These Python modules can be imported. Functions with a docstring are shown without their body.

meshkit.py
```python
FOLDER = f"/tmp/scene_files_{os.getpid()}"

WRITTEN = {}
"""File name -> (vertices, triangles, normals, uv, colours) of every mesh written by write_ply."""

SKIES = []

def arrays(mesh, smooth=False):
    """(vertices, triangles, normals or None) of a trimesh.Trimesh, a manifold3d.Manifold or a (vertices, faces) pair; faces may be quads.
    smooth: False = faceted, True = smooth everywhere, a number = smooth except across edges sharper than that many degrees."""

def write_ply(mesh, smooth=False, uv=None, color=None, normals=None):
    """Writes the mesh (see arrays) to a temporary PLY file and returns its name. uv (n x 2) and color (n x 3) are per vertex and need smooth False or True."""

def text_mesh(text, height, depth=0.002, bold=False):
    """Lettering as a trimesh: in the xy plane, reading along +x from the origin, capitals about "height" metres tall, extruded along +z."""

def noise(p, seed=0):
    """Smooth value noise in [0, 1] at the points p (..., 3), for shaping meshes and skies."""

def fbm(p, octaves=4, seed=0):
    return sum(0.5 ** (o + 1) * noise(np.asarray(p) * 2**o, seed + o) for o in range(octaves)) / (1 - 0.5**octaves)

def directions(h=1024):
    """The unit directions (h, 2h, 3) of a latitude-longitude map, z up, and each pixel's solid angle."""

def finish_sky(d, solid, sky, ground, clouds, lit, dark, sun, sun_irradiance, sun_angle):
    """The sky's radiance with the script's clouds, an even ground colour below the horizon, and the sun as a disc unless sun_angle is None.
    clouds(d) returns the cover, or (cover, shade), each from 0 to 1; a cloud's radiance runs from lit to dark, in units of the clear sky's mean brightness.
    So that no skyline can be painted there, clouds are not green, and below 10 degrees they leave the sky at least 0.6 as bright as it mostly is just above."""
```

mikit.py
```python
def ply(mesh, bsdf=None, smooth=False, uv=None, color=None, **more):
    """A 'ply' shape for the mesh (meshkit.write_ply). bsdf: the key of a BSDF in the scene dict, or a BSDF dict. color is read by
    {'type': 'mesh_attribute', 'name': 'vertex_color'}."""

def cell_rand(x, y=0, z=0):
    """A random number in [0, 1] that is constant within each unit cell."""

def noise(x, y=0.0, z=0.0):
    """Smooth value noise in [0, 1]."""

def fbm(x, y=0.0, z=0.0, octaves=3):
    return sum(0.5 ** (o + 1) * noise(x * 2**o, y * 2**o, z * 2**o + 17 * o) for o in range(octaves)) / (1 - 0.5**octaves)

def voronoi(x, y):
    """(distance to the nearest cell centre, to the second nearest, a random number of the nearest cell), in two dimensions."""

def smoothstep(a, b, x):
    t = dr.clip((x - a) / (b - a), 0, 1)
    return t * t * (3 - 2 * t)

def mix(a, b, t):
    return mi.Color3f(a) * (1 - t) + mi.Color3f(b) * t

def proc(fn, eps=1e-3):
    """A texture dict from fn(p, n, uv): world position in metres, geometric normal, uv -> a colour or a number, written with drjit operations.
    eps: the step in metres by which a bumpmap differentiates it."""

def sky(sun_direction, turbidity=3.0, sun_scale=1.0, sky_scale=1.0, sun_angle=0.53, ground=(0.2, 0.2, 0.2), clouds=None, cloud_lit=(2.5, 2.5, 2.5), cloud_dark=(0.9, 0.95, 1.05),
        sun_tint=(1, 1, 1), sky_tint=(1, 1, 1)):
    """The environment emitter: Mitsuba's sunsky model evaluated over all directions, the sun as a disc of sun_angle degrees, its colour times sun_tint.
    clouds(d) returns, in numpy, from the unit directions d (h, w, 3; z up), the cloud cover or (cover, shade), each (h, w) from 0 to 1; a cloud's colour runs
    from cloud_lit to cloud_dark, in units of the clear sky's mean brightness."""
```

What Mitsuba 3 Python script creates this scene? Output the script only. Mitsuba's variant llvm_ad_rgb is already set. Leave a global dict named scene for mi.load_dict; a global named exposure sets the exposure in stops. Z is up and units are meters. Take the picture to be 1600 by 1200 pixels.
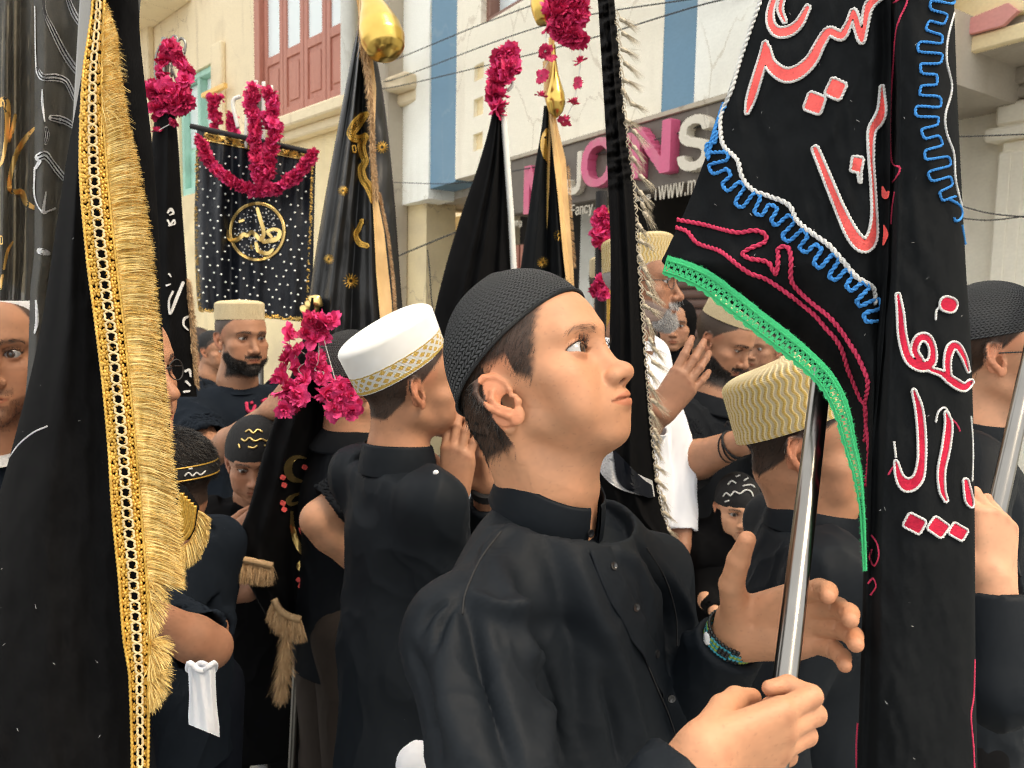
import math, random
import numpy as np, trimesh, drjit as dr, mitsuba as mi
import mikit, meshkit, shapely
from shapely.geometry import Polygon, LineString, Point, MultiPolygon
from shapely.ops import unary_union
from mikit import proc, noise, fbm, voronoi, cell_rand, smoothstep, mix
from trimesh.creation import triangulate_polygon

# ---------------------------------------------------------------- camera, sky, exposure
CAM = np.array([0.0, 0.0, 1.60])
F = 1208.0                                   # focal length for a 1600 px wide picture
PITCH, ROLL = math.radians(-5.2), math.radians(1.1)
_f = np.array([0, math.cos(PITCH), math.sin(PITCH)])
_r0 = np.array([1.0, 0, 0]); _u0 = np.cross(_r0, _f)
_r = math.cos(ROLL) * _r0 + math.sin(ROLL) * _u0
_u = -math.sin(ROLL) * _r0 + math.cos(ROLL) * _u0
_t = CAM + _f
scene = {'type': 'scene'}
labels = {}
scene['camera'] = {'type': 'thinlens', 'aperture_radius': .0011, 'focus_distance': .86, 'fov': math.degrees(2 * math.atan(800 / F)), 'fov_axis': 'x', 'near_clip': 0.05, 'far_clip': 200.0,
                   'to_world': mi.ScalarTransform4f().look_at(origin=CAM.tolist(), target=_t.tolist(), up=_u.tolist())}
scene['sky'] = mikit.sky([0.45, -0.30, 0.84], turbidity=3, sun_scale=0.28, sky_scale=0.9, sun_angle=26, clouds=lambda d: 1.0,
                         cloud_lit=(2.5, 2.5, 2.45), sun_tint=(1.0, 0.97, 0.92))
exposure = 3.0

def P(u, v, d):
    """The world point that stands at depth d (metres along the view axis) in the direction of pixel u, v of the 1600 x 1200 photograph."""
    u, v, d = (np.asarray(x, float) for x in (u, v, d))
    u, v, d = np.broadcast_arrays(u, v, d)
    return CAM + d[..., None] * _f + ((u - 800) / F * d)[..., None] * _r + ((600 - v) / F * d)[..., None] * _u

def unP(p):
    q = np.asarray(p, float) - CAM
    d = q @ _f
    return 800 + q @ _r / d * F, 600 - q @ _u / d * F, d

# ---------------------------------------------------------------- scene entries
_count = {}
def fresh(key):
    n = _count.get(key, 0); _count[key] = n + 1
    return key if n == 0 else f'{key}_{n:03d}'

def thing(name, label, cat, group=None):
    k = fresh(name)
    labels[k] = {'label': label, 'category': cat}
    if group: labels[k]['group'] = group
    return k

def put(key, mesh, bsdf, smooth=False, uv=None, color=None, label=None, kind=None, **more):
    k = fresh(key)
    scene[k] = mikit.ply(mesh, bsdf, smooth=smooth, uv=uv, color=color, **more)
    if label: labels.setdefault(k, {})['label'] = label
    if kind: labels.setdefault(k, {})['kind'] = kind
    return k

def part(t, name, mesh, bsdf, smooth=False, **kw):
    return put(t + '__' + name, mesh, bsdf, smooth, **kw)

def struct(name, mesh, bsdf, smooth=False, label=None, **kw):
    k = put(name, mesh, bsdf, smooth, **kw)
    labels[k] = {'kind': 'structure', 'label': label or name.replace('_', ' ')}
    return k

def TM(v, f): return trimesh.Trimesh(np.asarray(v, float), np.asarray(f, int), process=False)
def cat(ms): return trimesh.util.concatenate([m for m in ms if m is not None and len(m.faces)])

def grid_mesh(V, close_u=False):
    """V: (rows, cols, 3) -> mesh of the sheet."""
    n, m = V.shape[:2]
    i, j = np.meshgrid(np.arange(n - 1), np.arange(m if close_u else m - 1), indexing='ij')
    a = i * m + j; b = i * m + (j + 1) % m; c = b + m; e = a + m
    f = np.vstack([np.stack([a, b, c], -1).reshape(-1, 3), np.stack([a, c, e], -1).reshape(-1, 3)])
    return TM(V.reshape(-1, 3), f)

def tube(pts, rad, sides=6, caps=True):
    p = np.asarray(pts, float); n = len(p)
    rad = np.broadcast_to(np.asarray(rad, float), (n,))
    t = np.gradient(p, axis=0); t /= np.linalg.norm(t, axis=1, keepdims=True) + 1e-12
    a = np.zeros_like(p)
    ref = np.array([0, 0, 1.0]) if abs(t[0, 2]) < 0.9 else np.array([1.0, 0, 0])
    x = np.cross(t[0], ref)
    for i in range(n):
        x = x - t[i] * (x @ t[i]); x /= np.linalg.norm(x) + 1e-12; a[i] = x
    b = np.cross(t, a)
    an = np.arange(sides) * 2 * np.pi / sides
    V = p[:, None] + rad[:, None, None] * (np.cos(an)[None, :, None] * a[:, None] + np.sin(an)[None, :, None] * b[:, None])
    m = grid_mesh(V, True)
    if caps:
        k = n * sides; v = np.vstack([m.vertices, p[0], p[-1]])
        j = np.arange(sides); j2 = (j + 1) % sides
        f = np.vstack([m.faces, np.stack([j2, j, np.full(sides, k)], -1), np.stack([j + (n - 1) * sides, j2 + (n - 1) * sides, np.full(sides, k + 1)], -1)])
        m = TM(v, f)
    return m

def spline(pts, n):
    """Smooth resampling (Catmull-Rom by arc length) of a polyline of any dimension."""
    from scipy.interpolate import PchipInterpolator
    p = np.asarray(pts, float)
    s = np.concatenate([[0], np.cumsum(np.linalg.norm(np.diff(p[:, :2], axis=0), axis=1) + 1e-6)])
    q = np.linspace(0, s[-1], n)
    ext = np.vstack([2 * p[0] - p[1], p, 2 * p[-1] - p[-2]])
    k = np.clip(np.searchsorted(s, q, side='right') - 1, 0, len(p) - 2)
    t = ((q - s[k]) / (s[k + 1] - s[k]))[:, None]
    p0, p1, p2, p3 = ext[k], ext[k + 1], ext[k + 2], ext[k + 3]
    return 0.5 * (2 * p1 + (p2 - p0) * t + (2 * p0 - 5 * p1 + 4 * p2 - p3) * t**2 + (3 * p1 - p0 - 3 * p2 + p3) * t**3)

def box(c, size, R=None, bevel=0):
    m = trimesh.creation.box(extents=size)
    if bevel:
        m = bevel_box(size, bevel)
    v = np.array(m.vertices)
    if R is not None: v = v @ np.asarray(R).T
    return TM(v + np.asarray(c), m.faces)

def bevel_box(size, b):
    s = np.asarray(size) / 2
    pts = []
    for sx in (-1, 1):
        for sy in (-1, 1):
            for sz in (-1, 1):
                q = np.array([sx, sy, sz])
                for k in range(3):
                    w = s - b; w = w.copy(); w[k] = s[k]
                    pts.append(q * w)
    return trimesh.convex.convex_hull(np.array(pts))

def interp(xs, ys):
    xs, ys = np.asarray(xs, float), np.asarray(ys, float)
    from scipy.interpolate import PchipInterpolator
    g = PchipInterpolator(xs, ys)
    return lambda q: g(np.clip(q, xs[0], xs[-1]))

# ---------------------------------------------------------------- signed distance modelling
class SDF:
    """A list of (op, fn, k): u = smooth union, s = smooth subtraction, i = smooth intersection; fn takes points (n, 3)."""
    def __init__(self): self.ops = []
    def u(self, fn, k=0.0): self.ops.append(('u', fn, k)); return self
    def s(self, fn, k=0.0): self.ops.append(('s', fn, k)); return self

    def ev(self, pts, centers=None, hb=0, h=0):
        nb, m, _ = pts.shape
        d = np.full((nb, m), 1.0, np.float32)
        for op, fn, k in self.ops:
            if centers is not None:
                sel = np.nonzero(fn(centers) - 1.5 * hb < k + 4 * h)[0]
                if not len(sel): continue
                x, cur = fn(pts[sel].reshape(-1, 3)).reshape(len(sel), m), d[sel]
            else:
                sel = slice(None); x, cur = fn(pts.reshape(-1, 3)).reshape(nb, m), d
            if op == 'u':
                if k > 0:
                    g = np.maximum(k - np.abs(cur - x), 0) / k
                    r = np.minimum(cur, x) - g * g * k * 0.25
                else: r = np.minimum(cur, x)
            else:
                x = -x
                if k > 0:
                    g = np.maximum(k - np.abs(cur - x), 0) / k
                    r = np.maximum(cur, x) + g * g * k * 0.25
                else: r = np.maximum(cur, x)
            d[sel] = r
        return d

    def mesh(self, lo, hi, h):
        B = 8
        lo = np.asarray(lo, float); n = np.ceil((np.asarray(hi) - lo) / (h * B)).astype(int)
        idx = np.stack(np.meshgrid(*[np.arange(k) for k in n], indexing='ij'), -1).reshape(-1, 3)
        cen = (lo + (idx + 0.5) * h * B - h / 2).astype(np.float32)
        hb = h * B * 0.87
        dc = self.ev(cen[:, None, :])[:, 0]
        act = np.abs(dc) < hb * 1.35
        D = np.empty(tuple(n) + (B, B, B), np.float32)
        D[:] = (np.where(dc < 0, -1, 1) * h * 4).reshape(tuple(n))[..., None, None, None]
        D = D.reshape(-1, B**3)
        off = (np.stack(np.meshgrid(*[np.arange(B)] * 3, indexing='ij'), -1).reshape(-1, 3) * h).astype(np.float32)
        ids = np.nonzero(act)[0]
        for c in range(0, len(ids), 3000):
            q = ids[c:c + 3000]
            base = (lo + idx[q] * h * B).astype(np.float32)
            D[q] = self.ev(base[:, None] + off[None], cen[q], hb, h)
        D = D.reshape(tuple(n) + (B, B, B)).transpose(0, 3, 1, 4, 2, 5).reshape(n * B)
        return surface_nets(D, lo, h)

def surface_nets(D, lo, h):
    S = D < 0
    c = np.zeros(tuple(np.array(D.shape) - 1), np.uint8)
    for a in (0, 1):
        for b in (0, 1):
            for e in (0, 1):
                c += S[a:S.shape[0] - 1 + a, b:S.shape[1] - 1 + b, e:S.shape[2] - 1 + e]
    ii = np.nonzero((c > 0) & (c < 8))
    I = np.stack(ii, -1)
    num = np.full(c.shape, -1, np.int32); num[ii] = np.arange(len(I))
    cor = [(a, b, e) for a in (0, 1) for b in (0, 1) for e in (0, 1)]
    val = {k: D[I[:, 0] + k[0], I[:, 1] + k[1], I[:, 2] + k[2]] for k in cor}
    acc = np.zeros((len(I), 3)); cnt = np.zeros(len(I))
    for k in cor:
        for ax in range(3):
            if k[ax] == 0:
                k2 = tuple(1 if i == ax else k[i] for i in range(3))
                a, b = val[k], val[k2]
                m = (a < 0) != (b < 0)
                t = np.where(m, a / np.where(m, a - b, 1), 0)
                p = np.tile(np.array(k, float), (len(I), 1)); p[:, ax] = t
                acc[m] += p[m]; cnt[m] += 1
    v = lo + (I + acc / np.maximum(cnt, 1)[:, None]) * h
    fs = []
    for ax in range(3):
        o = [i for i in range(3) if i != ax]
        sl0 = [slice(None)] * 3; sl1 = [slice(None)] * 3
        sl0[ax] = slice(0, -1); sl1[ax] = slice(1, None)
        x = S[tuple(sl0)] != S[tuple(sl1)]
        e = np.stack(np.nonzero(x), -1)
        e = e[(e[:, o[0]] > 0) & (e[:, o[1]] > 0) & (e[:, o[0]] < S.shape[o[0]] - 1) & (e[:, o[1]] < S.shape[o[1]] - 1)]
        if not len(e): continue
        flip = S[e[:, 0], e[:, 1], e[:, 2]]
        def at(d0, d1):
            q = e.copy(); q[:, o[0]] += d0; q[:, o[1]] += d1
            return num[q[:, 0], q[:, 1], q[:, 2]]
        q = np.stack([at(-1, -1), at(0, -1), at(0, 0), at(-1, 0)], -1)
        if ax == 1: flip = ~flip
        q = np.where(flip[:, None], q, q[:, ::-1])
        q = q[(q >= 0).all(1)]
        fs += [q[:, [0, 1, 2]], q[:, [0, 2, 3]]]
    return TM(v, np.vstack(fs))

def sd_ball(c, r):
    c = np.asarray(c, np.float32)
    return lambda p: np.sqrt(((p - c) ** 2).sum(-1)) - np.float32(r)

def sd_ell(c, r, R=None):
    c, r = np.asarray(c, np.float32), np.asarray(r, np.float32)
    Rf = None if R is None else np.asarray(R, np.float32)
    def fn(p):
        q = p - c
        if Rf is not None: q = q @ Rf
        a = q / r
        k0 = np.sqrt((a * a).sum(-1)); b = a / r
        k1 = np.sqrt((b * b).sum(-1)) + 1e-9
        return np.where(k0 < 0.05, -r.min(), k0 * (k0 - 1) / k1)
    return fn

def sd_cone(a, b, ra, rb):
    a, b = np.asarray(a, np.float32), np.asarray(b, np.float32)
    ab = b - a; l = float(ab @ ab) + 1e-12
    def fn(p):
        q = p - a
        t = np.clip(q @ ab / np.float32(l), 0, 1)
        w = q - t[..., None] * ab
        return np.sqrt((w * w).sum(-1)) - (np.float32(ra) + t * np.float32(rb - ra))
    return fn

def sd_half(c, n, lim):
    """Half space on the side of normal n beyond c, limited to a ball of radius lim."""
    c, n = np.asarray(c, np.float32), np.asarray(n, np.float32); n = n / np.linalg.norm(n)
    return lambda p: np.maximum(-((p - c) @ n), np.sqrt(((p - c) ** 2).sum(-1)) - np.float32(lim))

def vnormals(m):
    v, f = np.asarray(m.vertices), np.asarray(m.faces)
    n = np.zeros_like(v); fn = np.cross(v[f[:, 1]] - v[f[:, 0]], v[f[:, 2]] - v[f[:, 0]])
    for k in range(3): np.add.at(n, f[:, k], fn)
    return n / (np.linalg.norm(n, axis=1, keepdims=True) + 1e-12)

def rot(ax, a):
    ax = np.asarray(ax, float) / np.linalg.norm(ax); c, s = math.cos(a), math.sin(a)
    K = np.array([[0, -ax[2], ax[1]], [ax[2], 0, -ax[0]], [-ax[1], ax[0], 0]])
    return np.eye(3) + s * K + (1 - c) * K @ K

def strands(roots, dirs, length, width, bend, rng, segs=3, jitter=0.25):
    """Thin tapering ribbons (two crossed triangle strips would be costlier): hair, fringe threads. bend: (n,3) added growing with t^2."""
    n = len(roots)
    L = np.broadcast_to(length, (n,)) * rng.uniform(0.75, 1.15, n)
    d = dirs + rng.normal(0, jitter, (n, 3)); d /= np.linalg.norm(d, axis=1, keepdims=True) + 1e-9
    side = np.cross(d, rng.normal(0, 1, (n, 3))); side /= np.linalg.norm(side, axis=1, keepdims=True) + 1e-9
    t = np.linspace(0, 1, segs + 1)
    V = np.zeros((n, segs + 1, 2, 3))
    for i, ti in enumerate(t):
        p = roots + d * (L * ti)[:, None] + bend * (L * ti * ti)[:, None]
        w = side * (np.broadcast_to(width, (n,)) * (1 - 0.75 * ti))[:, None] * 0.5
        V[:, i, 0] = p - w; V[:, i, 1] = p + w
    V = V.reshape(n, -1, 3)
    f = []
    for i in range(segs):
        a = 2 * i; f += [[a, a + 1, a + 3], [a, a + 3, a + 2]]
    f = np.array(f)
    faces = (np.arange(n)[:, None, None] * (2 * (segs + 1)) + f[None]).reshape(-1, 3)
    return TM(V.reshape(-1, 3), faces)

# ---------------------------------------------------------------- materials
def mat(key, color, rough=0.7, two=True, bump=None, bscale=1.0, eps=1e-3, **kw):
    b = {'type': 'principled', 'roughness': rough, **kw}
    b['base_color'] = color if isinstance(color, dict) else proc(color, eps) if callable(color) else {'type': 'rgb', 'value': list(color)}
    if bump is not None: b = {'type': 'bumpmap', 'arbitrary': proc(bump, eps), 'scale': bscale, 'bsdf': b}
    if two: b = {'type': 'twosided', 'bsdf': b}
    scene[key] = b
    return key
VC = {'type': 'mesh_attribute', 'name': 'vertex_color'}
def stained(base, dark, fr=1.2, amt=.5):
    """Painted plaster: blotches, rain streaks and fine grain."""
    def fn(p, n, uv):
        big = fbm(p.x * fr, p.y * fr, p.z * fr, 4)
        streak = fbm(p.x * 7 + 3, p.y * 7, p.z * .7, 3)
        fine = noise(p.x * 90, p.y * 90, p.z * 90)
        x, z = (p.x - p.y) * .9 + .35 * big, p.z * .9 + .3 * fine * .1 + .4 * streak
        a, b, c = voronoi(x, z)
        crack = smoothstep(.022, .004, b - a) * smoothstep(.45, .6, noise(p.x * .8 + 4, p.y * .8, p.z * .8)) * .7
        t = crack + smoothstep(.48, .8, big) * amt + smoothstep(.55, .85, streak) * amt * .7
        return mix(base, dark, dr.clip(t, 0, 1)) * (.94 + .1 * fine)
    return fn
def plaster_bump(p, n, uv): return fbm(p.x * 25, p.y * 25, p.z * 25, 3) + .4 * fbm(p.x * 3, p.y * 3, p.z * 3, 2)
mat('plaster_cream', stained((.74, .63, .43), (.44, .35, .23), 1.2, .6), .9, two=False, bump=plaster_bump, bscale=.004, eps=.004)
mat('plaster_yellow', stained((.78, .65, .39), (.5, .41, .27), 1.2, .6), .9, two=False, bump=plaster_bump, bscale=.004, eps=.004)
mat('plaster_white', stained((.80, .80, .73), (.60, .57, .48), .8, .5), .85, two=False)
mat('plaster_offwhite', stained((.80, .75, .62), (.58, .51, .40), .8, .5), .85, two=False)
mat('paint_blue', stained((.13, .24, .34), (.18, .28, .36), 1.0, .5), .7, two=False)
mat('concrete', stained((.32, .30, .27), (.2, .18, .16)), .9, two=False, bump=plaster_bump, bscale=.004, eps=.004)
mat('dirty_pillar', stained((.42, .37, .29), (.25, .21, .16)), .9, two=False)
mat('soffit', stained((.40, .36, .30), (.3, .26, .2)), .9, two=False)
mat('red_wood', lambda p, n, uv: mix((.47, .20, .145), (.36, .14, .10), fbm(p.x * 30, p.y * 30, p.z * 3, 3)), .55, two=False)
mat('brown_wood', lambda p, n, uv: mix((.24, .12, .085), (.16, .08, .06), fbm(p.x * 30, p.y * 30, p.z * 3, 3)), .55, two=False)
mat('teal_paint', stained((.36, .60, .50), (.28, .45, .38), 2, .6), .7, two=False)
mat('pink_paint', stained((.62, .27, .25), (.5, .3, .25), 2, .5), .8, two=False)
mat('frosted_glass', (.62, .68, .68), .22, two=False, specular=.7)
mat('sign_board', stained((.118, .100, .082), (.17, .15, .125), 1.6, .6), .6, two=False)
mat('sign_pink', stained((.55, .095, .20), (.48, .18, .22), 3, .6), .42, two=False, specular=.5)
mat('sign_cream', stained((.62, .57, .47), (.4, .35, .28), 3, .6), .55, two=False)
mat('shutter', lambda p, n, uv: mix((.16, .085, .06), (.10, .055, .042), fbm(p.x * 9, p.y * 9, p.z * 9, 3)), .55, two=False)
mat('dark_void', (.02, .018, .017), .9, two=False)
mat('pipe_grey', stained((.55, .55, .5), (.4, .38, .33), 4, .5), .6, two=False)
mat('wire', (.03, .03, .03), .6, two=False)
def paving(p, n, uv):
    return mix((.26, .27, .27), (.17, .175, .17), fbm(p.x * 3, p.y * 3, 0, 4)) * (.8 + .35 * noise(p.x * 140, p.y * 140))
mat('paving', paving, .85, two=False, bump=lambda p, n, uv: fbm(p.x * 60, p.y * 60, 0, 3), bscale=.003, eps=.003)
# people
mat('skin', VC, .5, two=False, specular=.34, bump=lambda p, n, uv: noise(p.x * 850, p.y * 850, p.z * 850) + .6 * noise(p.x * 380, p.y * 380, p.z * 380), bscale=.00022, eps=.0003)
mat('eye', VC, .06, two=False, specular=.6, clearcoat=.7)
mat('hair', (.012, .0105, .0095), .42, specular=.5)
mat('hair_grey', (.42, .41, .40), .5, specular=.4)
mat('beard_black', (.010, .009, .008), .55, specular=.35)
def weave(f=900.0): return lambda p, n, uv: noise(p.x * f, p.y * f, p.z * f)
def blackcloth(c, var=.1):
    c2 = tuple(x * (1 + var) for x in c)
    return lambda p, n, uv: mix(c, c2, fbm(p.x * 7, p.y * 7, p.z * 7, 3)) * (.85 + .3 * noise(p.x * 700, p.y * 700, p.z * 700))
mat('kurta', blackcloth((.0056, .0080, .0112)), .62, specular=.17, sheen=.06, sheen_tint=.5)
mat('tshirt', blackcloth((.0095, .0135, .020)), .88, specular=.08, sheen=.05)
mat('polo', blackcloth((.0085, .0100, .0125)), .88, specular=.08, sheen=.05)
mat('robe', blackcloth((.005, .005, .0055)), .9, specular=.06, sheen=.04)
mat('navy_cloth', blackcloth((.008, .010, .016)), .88, specular=.08, sheen=.05)
mat('brown_cloth', blackcloth((.03, .023, .019)), .9, specular=.2)
mat('white_cloth', lambda p, n, uv: mix((.74, .76, .80), (.66, .68, .73), fbm(p.x * 9, p.y * 9, p.z * 9, 3)), .85, specular=.2)
mat('shoe_dark', (.03, .025, .022), .5)
mat('button', (.012, .012, .013), .16, two=False, specular=.6, clearcoat=.8)
mat('pearl', (.7, .7, .7), .15, two=False, specular=.7)
mat('matte_vc', VC, .8, specular=.25)
mat('gloss_vc', VC, .35, specular=.5)
def knit_h(p, n, uv):
    u, v = uv.x * 84, uv.y * 34
    c = dr.floor(v); s = dr.select(c - 2 * dr.floor(c / 2) > .5, mi.Float(1), mi.Float(-1))
    x = u + s * (v - c) * 1.0
    fx = dr.abs(x - dr.floor(x) - .5) * 2; fv = dr.abs(v - c - .5) * 2
    return (1 - fx * fx) * (1 - fv * fv * .8)
mat('knit_black', lambda p, n, uv: mix((.003, .003, .0035), (.12, .125, .13), smoothstep(.1, .75, knit_h(p, n, uv))), .72, bump=knit_h, bscale=.004, eps=.0003, specular=.3)
# cloth of the flags
mat('flag_black', blackcloth((.0052, .0052, .0056)), .9, specular=.05, sheen=.04)
mat('flag_cotton', blackcloth((.0085, .0095, .0105)), .9, specular=.06, sheen=.05)
mat('flag_satin', blackcloth((.0095, .010, .0105)), .38, specular=.36)
mat('flag_navy_satin', blackcloth((.0060, .0075, .0115)), .42, specular=.22)
mat('flag_velvet', blackcloth((.0035, .0035, .004)), .95, specular=.1, sheen=.2)
mat('flag_sheer', {'type': 'rgb', 'value': [.05, .05, .048]}, .8)
scene['flag_sheer'] = {'type': 'mask', 'opacity': .86, 'nested': {'type': 'twosided', 'bsdf': {'type': 'principled', 'base_color': proc(blackcloth((.045, .045, .042))), 'roughness': .8}}}
mat('yarn_white', blackcloth((.62, .62, .60), .1), .9, specular=.1, bump=weave(1400.), bscale=.0007, eps=.0003)
mat('yarn_blue', blackcloth((.055, .24, .58), .3), .9, specular=.1, bump=weave(1400.), bscale=.0007, eps=.0003)
mat('yarn_crimson', blackcloth((.50, .045, .10), .3), .9, specular=.1, bump=weave(1400.), bscale=.0007, eps=.0003)
mat('yarn_green', blackcloth((.06, .46, .18), .3), .9, specular=.1, bump=weave(1400.), bscale=.0007, eps=.0003)
mat('felt_pink', blackcloth((.78, .12, .11), .25), .92, specular=.1, bump=weave(1300.), bscale=.0009, eps=.0003)
mat('felt_red', blackcloth((.42, .018, .045), .4), .92, specular=.1, bump=weave(1100.), bscale=.0012, eps=.0003)
mat('silver_ribbon', lambda p, n, uv: mix((.30, .30, .30), (.62, .62, .62), noise(p.x * 400, p.y * 400, p.z * 400)), .4, specular=.5)
mat('cord_dark', (.012, .012, .013), .8)
mat('gold_thread', lambda p, n, uv: mix((.58, .39, .10), (.84, .64, .25), noise(p.x * 300, p.y * 300, p.z * 60)), .38, specular=.6, metallic=.25)
mat('gold_trim', lambda p, n, uv: mix((.42, .23, .03), (.80, .50, .09), noise(p.x * 500, p.y * 500, p.z * 500)), .32, specular=.7, metallic=.45)
mat('gold_foil', (.80, .58, .22), .26, metallic=.9)
mat('gold_paint', lambda p, n, uv: mix((.72, .42, .10), (.85, .56, .20), noise(p.x * 60, p.y * 60, p.z * 60)), .5)
mat('tan_fringe', lambda p, n, uv: mix((.40, .25, .12), (.58, .40, .22), noise(p.x * 250, p.y * 250, p.z * 60)), .75)
mat('tan_ribbon', lambda p, n, uv: mix((.52, .32, .13), (.66, .45, .2), fbm(p.x * 90, p.y * 90, p.z * 20, 3)), .6)
mat('cream_yarn', lambda p, n, uv: mix((.42, .36, .26), (.56, .49, .37), noise(p.x * 250, p.y * 250, p.z * 60)), .75)
mat('cream_trim', lambda p, n, uv: mix((.52, .38, .17), (.72, .58, .32), noise(p.x * 300, p.y * 300, p.z * 100)), .6)
mat('rhinestone', (.85, .85, .82), .12, specular=.9, clearcoat=1.0)
mat('brass', lambda p, n, uv: mix((.74, .52, .14), (.58, .38, .09), fbm(p.x * 28, p.y * 28, p.z * 28, 3)), .24, two=False, metallic=1.0)
mat('steel', lambda p, n, uv: mix((.30, .285, .265), (.20, .19, .175), fbm(p.x * 40, p.y * 40, p.z * 4, 3)), .2, two=False, metallic=1.0)
mat('dark_steel', (.25, .24, .22), .35, two=False, metallic=1.0)
mat('pale_pole', (.62, .62, .58), .45, two=False)
def petal(c1, c2): return lambda p, n, uv: mix(c1, c2, fbm(p.x * 70, p.y * 70, p.z * 70, 2))
scene['rose_petal'] = {'type': 'twosided', 'bsdf': {'type': 'principled', 'base_color': proc(petal((.36, .012, .055), (.60, .03, .13))), 'roughness': .6, 'specular': .3, 'sheen': .4}}
scene['rose_petal_bright'] = {'type': 'twosided', 'bsdf': {'type': 'principled', 'base_color': proc(petal((.55, .02, .13), (.80, .08, .26))), 'roughness': .6, 'specular': .3, 'sheen': .4}}
def gold_band(p, n, uv):
    """White cotton cap with an embroidered gold band round its lower third."""
    u, v = uv.x * 26, uv.y
    iu = u - dr.floor(u); band = dr.select((v > .03) & (v < .255), mi.Float(1), mi.Float(0))
    row = v / .235 * 4; rv = row - dr.floor(row); odd = dr.floor(row) - 2 * dr.floor(dr.floor(row) / 2)
    x = u + odd * .5; fx = dr.abs(x - dr.floor(x) - .5); dm = fx + dr.abs(rv - .5) * .55
    motif = smoothstep(.36, .30, dm)
    edge = dr.select((v < .05) & (v > .012) | (v > .235) & (v < .25), mi.Float(1), mi.Float(0))
    g = dr.maximum(motif * band * smoothstep(.1, .5, noise(uv.x * 900, uv.y * 260) + .35), edge)
    th = noise(uv.x * 1400, uv.y * 50)
    return mix(mix((.80, .80, .78), (.72, .70, .64), fbm(uv.x * 20, uv.y * 8, 0, 3) * .6 + band * .4), mix((.50, .31, .04), (.80, .57, .16), th), g)
def gb_h(p, n, uv):
    x = uv.x * 26; return dr.select(uv.y < .255, .5 + .5 * dr.sin(uv.x * 26 * 4 * 6.28) * dr.sin(uv.y * 110) , .2 + .0 * x) * (.7 + .5 * noise(uv.x * 700, uv.y * 200))
mat('cap_white_gold', gold_band, .7, bump=gb_h, bscale=.0035, eps=.0005, specular=.3, sheen=.3)
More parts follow.
